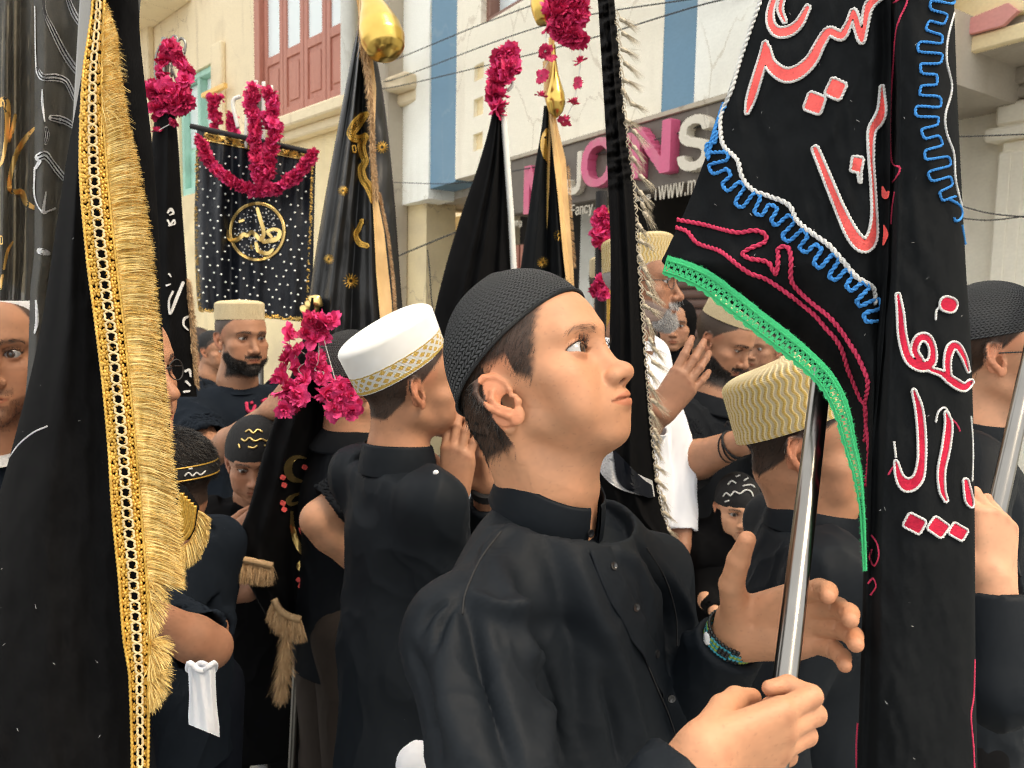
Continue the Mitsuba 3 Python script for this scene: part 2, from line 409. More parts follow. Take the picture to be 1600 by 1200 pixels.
def woven(p, n, uv):
    """Zigzag columns of gold thread on cream, as on a woven prayer cap."""
    u = uv.x * 60 + .24 * dr.sin(uv.y * 34); c = u - dr.floor(u)
    st = uv.y * 60; k = .5 + .5 * dr.sin(st * 6.28 + dr.floor(u) * 2)
    g = smoothstep(.42, .55, c) * smoothstep(1.0, .88, c) * smoothstep(.15, .5, k + .25)
    top = smoothstep(.60, .66, uv.y)
    g = g * (1 - top * .75)
    return mix(mix((.72, .58, .33), (.84, .72, .46), noise(uv.x * 900, uv.y * 200)), mix((.52, .32, .04), (.82, .58, .16), noise(uv.x * 1100, uv.y * 160)), g)
def woven_h(p, n, uv):
    u = uv.x * 60 + .24 * dr.sin(uv.y * 34); c = u - dr.floor(u)
    return (.5 + .5 * dr.sin(uv.y * 60 * 6.28)) * dr.sin(c * 3.14)
mat('cap_gold_woven', woven, .6, bump=woven_h, bscale=.0035, eps=.0005, specular=.35, sheen=.3)
mat('cap_gold', woven, .6, bump=woven_h, bscale=.004, eps=.0005, specular=.35)
mat('cap_cream', lambda p, n, uv: mix((.68, .54, .31), (.82, .69, .44), noise(uv.x * 260, uv.y * 90)), .75, bump=lambda p, n, uv: dr.sin(uv.x * 700) * dr.sin(uv.y * 180), bscale=.0012, eps=.0005, specular=.3)
mat('cap_white', lambda p, n, uv: mix((.66, .67, .68), (.80, .80, .80), noise(uv.x * 260, uv.y * 90)), .8, bump=knit_h, bscale=.002, eps=.0005, specular=.3)
mat('bandana', blackcloth((.012, .012, .013)), .75, specular=.3)
# ---------------------------------------------------------------- the street: ground and buildings
class Plane:
    """A facade: through p, running along a (level), facing n."""
    def __init__(self, p, a, facing=(0, 0)):
        self.p = np.array([p[0], p[1], 0.0]); a = np.array([a[0], a[1], 0.0]); self.a = a / np.linalg.norm(a)
        n = np.array([-self.a[1], self.a[0], 0.0])
        if n[:2] @ (np.asarray(facing) - self.p[:2]) < 0: n = -n
        self.n = n; self.z = np.array([0, 0, 1.0])
        self.R = np.stack([self.a, self.n, self.z], 1)
    def hit(self, u, v, out=0.0):
        """(along, height) where the line of sight of pixel u, v meets the facade moved out by out."""
        d = P(u, v, 1.0) - CAM; p0 = self.p + self.n * out
        t = ((p0 - CAM) @ self.n) / (d @ self.n)
        q = CAM + d * t - self.p
        return q @ self.a, q[2]
    def w(self, a, o, z): return self.p + self.a * a + self.n * o + self.z * z
    def box(self, a0, a1, o0, o1, z0, z1, bevel=0):
        m = bevel_box((abs(a1 - a0), abs(o1 - o0), abs(z1 - z0)), bevel) if bevel else trimesh.creation.box(extents=(abs(a1 - a0), abs(o1 - o0), abs(z1 - z0)))
        v = np.array(m.vertices) + [(a0 + a1) / 2, (o0 + o1) / 2, (z0 + z1) / 2]
        f = m.faces if np.linalg.det(self.R) > 0 else m.faces[:, ::-1]
        return TM(self.p + v @ self.R.T, f)
    def slab(self, poly, o0, o1):
        m = trimesh.creation.extrude_polygon(poly, o1 - o0, engine='earcut')
        v = np.array(m.vertices); q = np.stack([v[:, 0], v[:, 2] + o0, v[:, 1]], 1)
        M = TM(self.p + q @ self.R.T, m.faces); M.fix_normals()
        return M

def rect(a0, a1, z0, z1): return shapely.box(min(a0, a1), min(z0, z1), max(a0, a1), max(z0, z1))

g = trimesh.creation.box(extents=(60, 60, .3)); g.apply_translation((0, 15, -.154))
struct('ground', g, 'paving', label='grey ground under the paving slabs')
rng = np.random.default_rng(4)
pav = 'ground'
for i in range(-3, 4):
    for j in range(0, 9):
        a = .46 + rng.uniform(-.004, .004)
        b = bevel_box((a - .012, a - .012, .05), .006)
        R = rot((0, 0, 1), math.radians(-33)) @ rot((1, 0, 0), rng.normal(0, .0015))
        c = R @ np.array([i * .47 - 1.2 + (j % 2) * .23, j * .47 + .6, 0])
        part(pav, 'paving_slab', TM(np.array(b.vertices) @ R.T + c + [0, 0, -.0215 + rng.uniform(-.0015, .0015)], b.faces), 'paving')

# --- the shop building with the white upper floor and blue stripes
FR = Plane((.72, 5.6), (-.54, .84))
B = thing('shop_building', 'white shop building with blue stripes on its jutting upper floor and a dark signboard', 'building')
aL, zB = FR.hit(622, 306)                     # left end and underside of the jutting floor
aR = FR.hit(1420, 300)[0]
a_s0, a_s1 = FR.hit(674, 100)[0], FR.hit(714, 100)[0]
a_t0, a_t1 = FR.hit(1036, 100)[0], FR.hit(1090, 100)[0]
aW0, zW = FR.hit(752, 40)
zT = zB + 3.4
if aL < aR: print('order', aL, aR)
# upper floor: white panels and blue bands side by side, the blue a little recessed
def up(name, a0, a1, z0, z1, m_, o0=-.28, o1=0.0): return part(B, name, FR.box(a0, a1, o0, o1, z0, z1), m_)
up('panel', aL, a_s0 + .0, zB - .12, zT, 'plaster_white', o1=.02)
up('blue_band', a_s0, a_s1, zB - .02, zT, 'paint_blue', o1=.0)
aQ0, aQ1 = FR.hit(640 + 100, 120)[0], FR.hit(770, 120)[0]
zq = [FR.hit(755, y)[1] for y in (232, 205, 178, 150, 122, 97)]
wall = rect(a_s1, a_t0, zB, zT)
aw1, zw1 = FR.hit(835, 0)
wall = wall.difference(rect(aW0, FR.hit(880, 0)[0], zW, zW + 1.6))
for k in range(0, 6, 2): wall = wall.difference(rect(FR.hit(741, 150)[0], FR.hit(756, 150)[0], zq[k], zq[k + 1]))
part(B, 'panel', FR.slab(wall, -.28, .005), 'plaster_offwhite')
for k in range(0, 6, 2):
    part(B, 'niche', FR.box(FR.hit(741, 150)[0] + .01, FR.hit(756, 150)[0] - .01, -.2, -.035, zq[k] - .02, zq[k + 1] + .02), 'plaster_yellow')
a0, a1 = aW0, FR.hit(880, 0)[0]
w = part(B, 'window', cat([FR.box(a0, a1, -.2, -.05, zW, zW + .07, .006), FR.box(a0, a0 - .07, -.2, -.05, zW + .07, zW + 1.6, .006), FR.box(a1 + .07, a1, -.2, -.05, zW + .07, zW + 1.6, .006),
                           FR.box((a0 + a1) / 2 + .03, (a0 + a1) / 2 - .03, -.2, -.055, zW + .07, zW + 1.6, .006)]), 'brown_wood')
put(w + '__pane', FR.box(a0 - .07, a1 + .07, -.16, -.15, zW + .07, zW + 1.6), 'frosted_glass')
up('blue_band', a_t0, a_t1, zB + .02, zT, 'paint_blue', o1=.0)
up('panel', a_t1, aR, zB, zT, 'plaster_white', o1=.02)
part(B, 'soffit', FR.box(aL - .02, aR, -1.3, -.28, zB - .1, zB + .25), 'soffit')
part(B, 'side_wall', FR.box(aL, aL + .0 - .16, -1.3, -.282, zB - .12, zT), 'dirty_pillar')
# ground floor, set back
aG0 = FR.hit(640, 400, -1.0)[0] + 3.0
aG1 = FR.hit(800, 400, -1.0)[0]
part(B, 'ground_floor_wall', FR.box(aG0, aG1, -1.3, -1.0, 0, zB - .1), 'plaster_cream')
ap = FR.hit(692, 400, -.93)[0]
tb = trimesh.creation.cylinder(.055, zB - .1, sections=20); tb.apply_translation(FR.w(ap, -.92, (zB - .1) / 2))
part(B, 'drain_pipe', tb, 'pipe_grey', True)
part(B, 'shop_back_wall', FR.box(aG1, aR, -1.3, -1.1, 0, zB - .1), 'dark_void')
# grey leaf, cream post and red grille beside the shop's opening
x0, x1 = FR.hit(905, 400, -.5)[0], FR.hit(930, 400, -.5)[0]
part(B, 'post', FR.box(x0, x1, -.7, -.5, 0, zB - .1, .01), 'pipe_grey')
x0, x1 = FR.hit(935, 400, -.45)[0], FR.hit(952, 400, -.45)[0]
part(B, 'post', FR.box(x0, x1, -.65, -.45, 0, zB - .1, .01), 'plaster_cream')
for k in range(4):
    x0 = FR.hit(806 + k * 7, 400, -.6)[0]
    part(B, 'grille_bar', FR.box(x0, x0 - .05, -.63, -.6, .2, zB - .6), 'red_wood')
part(B, 'grille_bar', FR.box(FR.hit(800, 400, -.6)[0], FR.hit(836, 400, -.6)[0], -.66, -.63, 1.85, 1.93), 'red_wood')
# roller shutter
s0, s1 = FR.hit(1030, 450, -.55)[0], FR.hit(1260, 450, -.55)[0]
sh = part(B, 'roller_shutter', FR.box(s0, s1, -.62, -.56, .05, 2.12), 'dark_void')
zz = .08; k = 0
while zz < 2.08:
    prof = np.array([[0, 0], [.018, .012], [.026, .036], [.018, .058], [0, .066]])
    V = np.array([[FR.w(x, -.56 + o, zz + z) for x in (s0, s1)] for o, z in prof])
    m = grid_mesh(V); 
    if (m.face_normals[0] @ FR.n) < 0: m = TM(m.vertices, m.faces[:, ::-1])
    put(sh + '__slat', m, 'shutter', 40); zz += .072
# signboard with raised letters
S_ = thing('shop_sign', 'long dark signboard with pink and cream raised letters above the shop', 'sign')
g0, zt0 = FR.hit(797, 259, .10); g1 = aR
zs0, zs1 = FR.hit(955, 308, .1)[1], FR.hit(955, 207, .1)[1]
part(S_, 'board', FR.box(g0, g1, -.14, .10, zs0, zs1, .008), 'sign_board')
part(S_, 'top_rail', FR.box(g0 + .01, g1, -.1, .12, zs1 + .002, zs1 + .03), 'dirty_pillar')
def letter(txt, u0, u1, v0, v1, m_, depth=.08, bold=True):
    a0, z0 = FR.hit(u0, (v0 + v1) / 2, .1); a1, _ = FR.hit(u1, (v0 + v1) / 2, .1)
    zt, zb = FR.hit((u0 + u1) / 2, v0, .1)[1], FR.hit((u0 + u1) / 2, v1, .1)[1]
    m = meshkit.text_mesh(txt, 1.0, depth=1.0, bold=bold); v = np.array(m.vertices)
    lo, hi = v.min(0), v.max(0)
    q = (v - lo) / (hi - lo)
    W_ = np.array([FR.w(a0 + (a1 - a0) * x, .102 + depth * z, zb + (zt - zb) * y) for x, y, z in q])
    M = TM(W_, m.faces); M.fix_normals()
    return part(S_, 'letter' if m_ != 'sign_cream' or len(txt) == 1 else 'small_lettering', M, m_)
letter('M', 830, 880, 256, 332, 'sign_pink', .07); letter('J', 893, 917, 240, 305, 'sign_cream', .05); letter('O', 922, 974, 218, 293, 'sign_pink')
letter('I', 984, 1000, 212, 280, 'sign_pink'); letter('N', 1001, 1062, 196, 276, 'sign_pink'); letter('S', 1072, 1122, 182, 268, 'sign_cream', .07)
letter('Mfg', 800, 816, 344, 356, 'sign_cream', .006, False); letter('Fancy Ar', 894, 944, 316, 338, 'sign_cream', .006, False)
letter('Bags |', 984, 1026, 300, 316, 'sign_cream', .006, False); letter('www.m', 1030, 1088, 286, 308, 'sign_cream', .006, False)
# --- the cream house with the red shuttered window and the green window
LW = Plane((-1.49, 9.0), (-.69, .725))
C_ = thing('cream_house', 'cream plastered house with a red panelled window above a ledge and a pale green window', 'house')
b0 = LW.hit(625, 200)[0] - .5; b1 = LW.hit(215, 200)[0] + 6
wa0, wa1 = LW.hit(402, 100)[0], LW.hit(552, 100)[0]
wz0 = np.mean([LW.hit(425, 205)[1], LW.hit(545, 147)[1]]); wz1 = wz0 + 3.6
ga0, ga1 = LW.hit(280, 200)[0], LW.hit(336, 200)[0]
gz0, gz1 = LW.hit(312, 300)[1], LW.hit(312, 108)[1]
zH = 11.0
low = rect(b0, b1, 0, wz0 - .12); top = rect(b0, b1, wz0 - .12, zH)
lowm = low.difference(rect(ga0, ga1, gz0, gz1)); topm = top.difference(rect(wa0, wa1, wz0, wz1)).difference(rect(ga0, ga1, gz0, gz1))
part(C_, 'lower_wall', LW.slab(lowm, -.4, 0), 'plaster_yellow')
part(C_, 'upper_wall', LW.slab(topm, -.4, .004), 'plaster_cream')
part(C_, 'ledge', cat([LW.box(b0, ga1 * .45 + wa0 * .55, .006, .30, wz0 - .20, wz0 - .05, .02), LW.box(b0, ga1 * .45 + wa0 * .55, .006, .16, wz0 - .32, wz0 - .2, .02)]), 'plaster_cream', kind='stuff')
fr = part(C_, 'window', cat([LW.box(wa0, wa0 - .16, -.12, .05, wz0, wz1, .01), LW.box(wa1 + .10, wa1, -.12, .05, wz0, wz1, .01), LW.box(wa0, wa1, -.12, .03, wz0 - .005, wz0 + .07, .01),
                            LW.box(wa0, wa1, -.12, .03, wz0 + 2.55, wz0 + 2.65, .01)]), 'red_wood')
n_ = 4; e = np.linspace(wa0 - .16, wa1 + .10, n_ + 1)
for i in range(n_):
    x0, x1 = e[i] - .008, e[i + 1] + .008; st = .075 * abs(x1 - x0) / .45
    z0, z1 = wz0 + .075, wz0 + 2.54; zm = z0 + .82
    put(fr + '__shutter_leaf', cat([LW.box(x0, x0 - st, -.07, -.02, z0, z1, .006), LW.box(x1 + st, x1, -.07, -.02, z0, z1, .006)] +
        [LW.box(x0 - st, x1 + st, -.07, -.022, q0, q1, .006) for q0, q1 in ((z0, z0 + .12), (zm - .06, zm + .06), (z1 - .1, z1))]), 'red_wood')
    put(fr + '__pane', LW.box(x0 - st, x1 + st, -.055, -.045, zm + .06, z1 - .1), 'frosted_glass')
    put(fr + '__panel', cat([LW.box(x0 - st, x1 + st, -.06, -.045, z0 + .12, zm - .06), LW.box(x0 - st - .05, x1 + st + .05, -.05, -.03, z0 + .19, zm - .13, .008)]), 'red_wood')
for i in range(2):
    x0, x1 = wa0 - .16 + (wa1 - wa0 + .26) * i / 2, wa0 - .16 + (wa1 - wa0 + .26) * (i + 1) / 2
    put(fr + '__fanlight', LW.box(x0 - .05, x1 + .05, -.07, -.05, wz0 + 2.65, wz1 - .02), 'red_wood')
# green window with a raised plaster surround
gw = part(C_, 'green_window', cat([LW.box(ga0, ga0 - .09, -.25, -.04, gz0, gz1, .01), LW.box(ga1 + .09, ga1, -.25, -.04, gz0, gz1, .01), LW.box(ga0, ga1, -.25, -.042, gz1 - .1, gz1, .01),
                                   LW.box((ga0 + ga1) / 2 + .05, (ga0 + ga1) / 2 - .05, -.25, -.045, gz0, gz1 - .1, .01), LW.box(ga0, ga1, -.25, -.043, gz0, gz0 + .12, .01)]), 'teal_paint')
for s_ in (0, 1):
    x0 = ga0 + (ga1 - ga0) * (.08 + .5 * s_); x1 = x0 + (ga1 - ga0) * .36; h_ = gz1 - gz0
    put(gw + '__shutter_panel', LW.box(x0, x1, -.2, -.14, gz0 + .1, gz0 + h_ * .38, .01), 'teal_paint')
    put(gw + '__pane', LW.box(x0, x1, -.2, -.15, gz0 + h_ * .42, gz1 - .12), 'frosted_glass')
x0, x1 = LW.hit(338, 140)[0], LW.hit(354, 140)[0]
part(C_, 'pilaster', LW.box(x0, x1, .006, .09, 0, LW.hit(343, 70)[1], .02), 'plaster_cream')
part(C_, 'pilaster', LW.box(LW.hit(243, 140)[0], LW.hit(222, 140)[0], .006, .12, 0, LW.hit(232, 45)[1], .02), 'plaster_cream')
part(C_, 'balcony', LW.box(LW.hit(300, 5)[0], LW.hit(200, 20)[0], .006, .9, LW.hit(260, 30)[1], LW.hit(260, 30)[1] + .5, .02), 'plaster_cream')
part(C_, 'wall_lamp_arm', cat([LW.box(LW.hit(330, 140)[0], LW.hit(366, 140)[0], .1, .16, LW.hit(350, 147)[1], LW.hit(350, 140)[1])]), 'gold_paint')
pp = LW.hit(546, 60, .2)
tb = trimesh.creation.cylinder(.1, 8, sections=20); tb.apply_translation(LW.w(pp[0], .2, wz0 + 3.9)); part(C_, 'drain_pipe', tb, 'pipe_grey', True)
part(C_, 'corner_pillar', LW.box(LW.hit(598, 150)[0], LW.hit(640, 150)[0], .006, .3, 0, zH, .02), 'dirty_pillar')
# --- the cream building at the right with a balcony over it
RP = Plane((2.75, 4.42), (-.54, .84))
D_ = thing('balcony_house', 'cream house with a pink-edged balcony and a fluted pilaster at the right edge', 'house')
r0, r1 = RP.hit(1400, 300)[0], RP.hit(1400, 300)[0] - 4.5
part(D_, 'wall', RP.box(r0, r1, -.4, 0, 0, 7.5), 'plaster_offwhite')
zb_ = RP.hit(1545, 150)[1]
part(D_, 'beam', cat([RP.box(r0, r1, .004, .14, zb_, zb_ + .09, .01), RP.box(r0, r1, .004, .10, zb_ - .07, zb_ - .002, .01)]), 'soffit', kind='stuff')
zc_ = RP.hit(1545, 70, .55)[1]
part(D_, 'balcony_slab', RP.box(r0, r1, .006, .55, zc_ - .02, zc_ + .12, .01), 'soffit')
part(D_, 'balcony_edge', RP.box(r0, r1, .552, .60, zc_ - .03, zc_ + .05, .008), 'plaster_yellow')
pk = Polygon([RP.hit(*q, .62) for q in ((1420, 92), (1500, 58), (1568, 40), (1592, 17), (1576, 5), (1490, 40), (1410, 70))])
part(D_, 'pink_panel', RP.slab(pk, .60, .63), 'pink_paint')
part(D_, 'parapet', RP.box(r0, r1, .50, .598, zc_ + .10, zc_ + 1.2, .008), 'plaster_yellow')
pa0, pa1 = RP.hit(1558, 300, .1)[0], RP.hit(1640, 300, .1)[0]; zk = RP.hit(1570, 220, .1)[1]
part(D_, 'pilaster', cat([RP.box(pa0, pa1, .004, .09, 0, zk, .012)]), 'plaster_offwhite')
for k in range(4):
    x = pa0 + (pa1 - pa0) * (k + .5) / 4
    part(D_, 'flute', RP.box(x + .04, x - .04, .085, .112, .1, zk - .06, .012), 'plaster_offwhite')
part(D_, 'capital', RP.box(pa0 + .07, pa1 - .07, .004, .16, zk, zk + .07, .015), 'plaster_offwhite')
part(D_, 'capital', RP.box(pa0 + .03, pa1 - .03, .004, .13, zk + .072, zk + .2, .02), 'plaster_offwhite')
# --- row of houses that closes the street far behind, seen between the crowd
E_ = thing('far_house', 'plain pale house far down the street behind the crowd', 'house')
FP = Plane((-9, 20), (1, .2))
part(E_, 'wall', FP.box(-14, 12, -1, 0, 0, 9), 'plaster_cream')
# --- wires
def wire(label, pts, r=.005, sag=.0):
    q = spline(np.array([P(*p) for p in pts]), 40); q[:, 2] -= sag * np.sin(np.linspace(0, np.pi, 40))
    k = put('overhead_wire', tube(q, r, 5), 'wire', True); labels[k] = {'label': label, 'category': 'wire', 'group': 'overhead wires'}
wire('overhead wire, topmost of the bundle crossing the blue stripe', [(575, 105, 8.5), (620, 92, 8), (760, 35, 6.6), (940, -30, 5.4), (1120, -85, 4.5)])
wire('overhead wire, middle one of the bundle crossing the blue stripe', [(575, 130, 8.5), (622, 122, 8), (850, 40, 6.0), (1120, -8, 4.6), (1260, -40, 4.2)])
wire('overhead wire, lowest of the three crossing the blue stripe', [(575, 140, 8.5), (620, 135, 8), (770, 100, 6.6), (930, 58, 5.5), (1110, 4, 4.6), (1240, -20, 4.3)])
wire('wire slung across the raised pink letters of the shop sign', [(800, 268, 6.2), (880, 252, 5.9), (945, 238, 5.4), (1060, 208, 4.8), (1200, 160, 4.3)])
wire('thin wire below the white upper floor', [(612, 285, 8.2), (700, 287, 7.6), (760, 279, 7.1), (830, 262, 6.5)], .004)
wire('wire in front of the fluted pilaster, upper of three', [(1480, 214, 3.6), (1545, 212, 3.3), (1640, 208, 3.0)], .003)
wire('wire in front of the fluted pilaster, sagging middle one', [(1480, 315, 3.6), (1540, 332, 3.3), (1600, 339, 3.0), (1640, 342, 2.9)], .003)
wire('wire in front of the fluted pilaster, lowest of three', [(1480, 338, 3.6), (1540, 344, 3.3), (1600, 338, 3.0), (1640, 330, 2.9)], .003)
wire('thin cable hanging in front of the cream wall beside the red window', [(372, -20, 12), (368, 60, 12), (362, 150, 12), (358, 220, 12)], .006)
wire('cable drooping beside the shop drain pipe', [(668, 390, 7.4), (672, 430, 7.4), (676, 480, 7.4), (690, 520, 7.4)], .006)
wire('cable along the cream wall under the jutting floor', [(622, 400, 8.0), (680, 376, 7.4), (740, 352, 6.9), (800, 330, 6.4)], .008)
# ---------------------------------------------------------------- people: heads
def face_frame(yaw, pitch=0, roll=0):
    """Columns: the person's left, forward, up. yaw 0 faces the camera, +90 faces the right of the picture."""
    y, p = math.radians(yaw), math.radians(pitch)
    fw = np.array([math.sin(y) * math.cos(p), -math.cos(y) * math.cos(p), math.sin(p)])
    up = np.array([-math.sin(y) * math.sin(p), math.cos(y) * math.sin(p), math.cos(p)])
    if roll: up = rot(fw, math.radians(roll)) @ up
    return np.stack([np.cross(fw, up) * -1, fw, up], 1)     # x = person's left

class Head:
    """A head of local size in cm (chin z = -11.5, eyes z = 0, crown 11.5), origin between the eyes' centres at the skull's middle."""
    def __init__(self, at, yaw, pitch=0, roll=0, s=1.0, **o):
        self.o = dict(cheek=0.0, chin=0.0, brow=0.3, nose=1.0, wide=1.0, lips=1.0, open=1.0, mouth=0.0, long=0.0, down=0.0, es=1.0, jaw=1.0, mw=1.0, sf=1.0, ew=1.0, out=.4, tip=1.0, ez=-1.0, ey=-1.0, soft=0.0)
        self.o.update(o)
        self.at, self.R, self.s = np.asarray(at, float), face_frame(yaw, pitch, roll), 0.01 * s

    def w(self, p):
        p = np.array(p, float); z = p[..., 2]
        p[..., 2] = np.where(z < -1, -1 + (z + 1) * self.o['sf'], z)      # a child's lower face is shorter
        return self.at + (p * self.s) @ self.R.T

    def loc(self, p):
        q = ((np.asarray(p, float) - self.at) @ self.R) / self.s; z = q[..., 2]
        q[..., 2] = np.where(z < -1, -1 + (z + 1) / self.o['sf'], z)
        return q

    def add(self, S):
        o, s, R = self.o, self.s, self.R
        def E(c, r, k, op='u', rx=None):
            S.ops.append((op, sd_ell(self.w(c), np.asarray(r) * s, R if rx is None else R @ rx), k * s))
        def C(a, b, ra, rb, k, op='u'):
            S.ops.append((op, sd_cone(self.w(a), self.w(b), ra * s, rb * s), k * s))
        def both(fn):
            for m in (-1, 1): fn(m)
        W, ch, lg = o['wide'], o['cheek'], o['long']
        E((0, -1.6, 3.6), (7.5 * W, 9.5, 8.0), 0)
        E((0, 1.2, 2.5), (6.9 * W, 7.2, 7.0), 2.0)
        E((0, 1.6, -3.8 - lg * .5), (5.6 * W, 6.5, 6.9 + lg * .5), 2.5)
        both(lambda m: C((m * 4.7 * W * o['jaw'], -0.6, -5.9 - lg), (m * 1.4, 6.0 + o['chin'] * .6, -9.9 - lg), 1.4, 1.4, 2.2))
        E((0, 6.9 + o['chin'], -9.9 - lg), (1.9, 1.7, 1.6), 1.8)
        both(lambda m: E((m * 4.7 * W, 4.6, -2.6), (2.1, 2.2, 1.7), 2.2))
        both(lambda m: E((m * 3.6 * W, 4.9, -6.0), (2.5 + ch * .35, 2.2 + ch * .5, 2.8 + ch * .3), 2.2))
        both(lambda m: C((m * 1.0, 7.9, 1.9), (m * 4.4, 6.2, 2.0), .75 + .35 * o['brow'], .7, 1.6))
        both(lambda m: E((m * 3.25, 9.1, -.1), (2.1, 2.2, 1.45), 1.5, 's'))
        # nose
        n = o['nose']
        C((0, 7.5, .5), (0, 9.35 * (.9 + .1 * n), -3.3), .75, .95, 1.3)
        E((0, 9.55 + .5 * (n - 1) + .35, -4.15), (1.15 * o['tip'], 1.05 * o['tip'], 1.0 * o['tip']), .9)
        both(lambda m: E((m * 1.35, 8.75, -4.45), (.78, 1.0, .8), .55))
        C((0, 9.4, -4.9), (0, 8.3, -5.2), .38, .5, .5)
        both(lambda m: E((m * .68, 9.15, -5.25), (.34, .62, .42), .25, 's'))
        # mouth
        E((0, 6.6, -7.1), (3.0, 2.1, 2.3), 1.4)
        L, M = o['lips'], o['mw']
        C((0, 8.55, -5.6), (0, 8.75, -6.5), .12, .18, .5, 's')
        mo = o['mouth']
        both(lambda m: C((m * .35, 8.55, -6.75), (m * 2.25 * M, 7.2, -7.15), .52 * L, .22, .45))
        both(lambda m: C((m * .3, 8.3, -7.75 - mo), (m * 2.0 * M, 7.1, -7.35 - mo * .4), .62 * L, .22, .5))
        if mo > 0: E((0, 8.2, -7.25 - mo * .5), (1.7, 1.6, .12 + mo * .45), .15, 's')
        both(lambda m: C((0, 9.1, -7.22 - mo * .5), (m * 1.2 * M, 8.5, -7.17 - mo * .5), .11, .11, .22, 's'))
        both(lambda m: C((m * 1.2 * M, 8.5, -7.17 - mo * .5), (m * 2.4 * M, 7.4, -7.22 - mo * .3), .11, .1, .25, 's'))
        E((0, 9.0 + o['soft'] * .5, -8.9), (1.7, .7, .45), 1.0, 's')
        # eyes: lids as a bulge round the eyeball, cut open in an almond
        Re = 1.22 * o['es']
        for m in (-1, 1):
            c = self.eye(m)
            S.ops.append(('u', sd_ball(c, (Re + .14) * s), .35 * s))
            S.ops.append(('s', self.almond(m), .06 * s))
            pts = [(m * (3.15 + 1.75 * math.cos(a)), 7.55 - .55 * abs(math.cos(a)) ** 2, .28 + .78 * math.sin(a)) for a in np.linspace(.25, 2.9, 6)]
            for a, b in zip(pts[:-1], pts[1:]): C(a, b, .09, .09, .28, 's')
        return self

    def eye(self, m): return self.w((m * 3.15, 6.25 - (self.o['es'] - 1) * .9, -.05))

    def almond(self, m):
        """Opening between the lids: two arcs in front of the eyeball, a little higher at the outer corner."""
        c, s, R, o = self.eye(m), self.s, self.R, self.o
        up, dn = .58 * o['open'] - o['down'] * .5, .44 * o['open']
        hw = 1.42 * o['es']
        def arc(h): return (hw * hw + h * h) / (2 * h), (hw * hw - h * h) / (2 * h)
        r1, z1 = arc(max(up, .06)); r2, z2 = arc(dn)
        c32, R32 = c.astype(np.float32), R.astype(np.float32)
        def fn(p):
            q = (p - c32) @ R32 / np.float32(s)
            x, y, z = q[..., 0], q[..., 1], q[..., 2]
            z = z - .07 * x * m + .03
            a = np.sqrt(x * x + (z + z1) ** 2) - r1
            b = np.sqrt(x * x + (z - z2) ** 2) - r2
            rad = np.sqrt((q * q).sum(-1))
            return (np.maximum(np.maximum(a, b), np.maximum(1.10 * o['es'] - rad, .2 - y)) * s).astype(np.float32)
        return fn

    def ear(self, S, m, sc=1.0):
        """Ear: helix, antihelix, tragus, lobe and bowl round a thin plate; m is the side (+1 the person's left)."""
        s, R, out = self.s, self.R, self.o['out']
        c = np.array([m * 6.7 * self.o['wide'], self.o['ey'], self.o['ez']])
        # local plane: a = backwards, z = up, n = outwards (turned so that the rear edge stands off)
        n, a = np.array([m * math.cos(out), math.sin(out), 0]), np.array([m * math.sin(out), -math.cos(out), 0])
        z = np.array([0, -.22, .975])
        ew = self.o['ew']
        def q(x, h, d=0): return self.w(c + (a * x * ew + z * h + n * (d + .5)) * sc)
        def chain(pts, k):
            for p0, p1 in zip(pts[:-1], pts[1:]):
                S.ops.append(('u', sd_cone(q(*p0[:3]), q(*p1[:3]), p0[3] * s * sc, p1[3] * s * sc), k * s))
        R2 = R @ np.stack([a, z, n], 1)
        S.ops.append(('u', sd_ell(q(.75, .35, -.05), np.array([1.6, 2.75, .32]) * s * sc, R2), .5 * s))
        S.ops.append(('u', sd_ell(q(.15, -2.35, .05), np.array([.85, 1.0, .34]) * s * sc, R2), .4 * s))
        S.ops.append(('s', sd_ell(q(.3, -.45, .35), np.array([.95, 1.15, .75]) * s * sc, R2), .5 * s))
        chain([(-.25, -.1, .1, .2), (-.45, .7, .2, .28), (-.4, 1.7, .25, .32), (.1, 2.6, .3, .35), (.9, 2.95, .35, .36), (1.75, 2.55, .38, .36),
               (2.2, 1.6, .38, .34), (2.2, .5, .36, .32), (1.85, -.6, .32, .3), (1.35, -1.5, .25, .3), (.8, -2.2, .15, .35)], .18)
        chain([(.25, 1.75, .15, .22), (.95, 1.1, .25, .3), (1.3, .3, .3, .33), (1.25, -.6, .28, .33), (.85, -1.35, .22, .34), (.5, -1.6, .2, .3)], .25)
        chain([(-.55, -.25, .12, .3), (-.5, -.95, .2, .36), (-.3, -1.3, .1, .25)], .3)
        S.ops.append(('s', sd_ball(q(-.2, -.55, -.1), .24 * s * sc), .3 * s))

    def eyeballs(self, key, gaze, sides=(-1, 1)):
        """Eyeballs with iris and pupil as vertex colours; gaze is a world direction."""
        g = np.asarray(gaze, float) / np.linalg.norm(gaze)
        for m in sides:
            b = trimesh.creation.icosphere(subdivisions=5, radius=1.21 * self.s * self.o['es'])
            d = np.array(b.vertices) / (1.21 * self.s * self.o['es'])
            ang = np.arccos(np.clip(d @ g, -1, 1))
            col = np.tile([.40, .375, .355], (len(d), 1))
            iris = (ang < .50)
            tex = meshkit.noise(np.stack([np.arctan2(d @ np.cross(g, [0, 0, 1]), d[:, 2]) * 6, ang * 3, ang * 0], -1), 3)
            col[iris] = np.array([.045, .022, .012])[None] * (.7 + .9 * tex[iris, None])
            col[(ang > .44) & (ang < .52)] = [.018, .012, .01]
            col[ang < .21] = [.004, .004, .004]
            v = np.array(b.vertices) * (1 + .03 * np.exp(-(ang / .42) ** 4))[:, None] + self.eye(m)
            put(key + '__eye', TM(v, b.faces), 'eye', smooth=True, color=col)

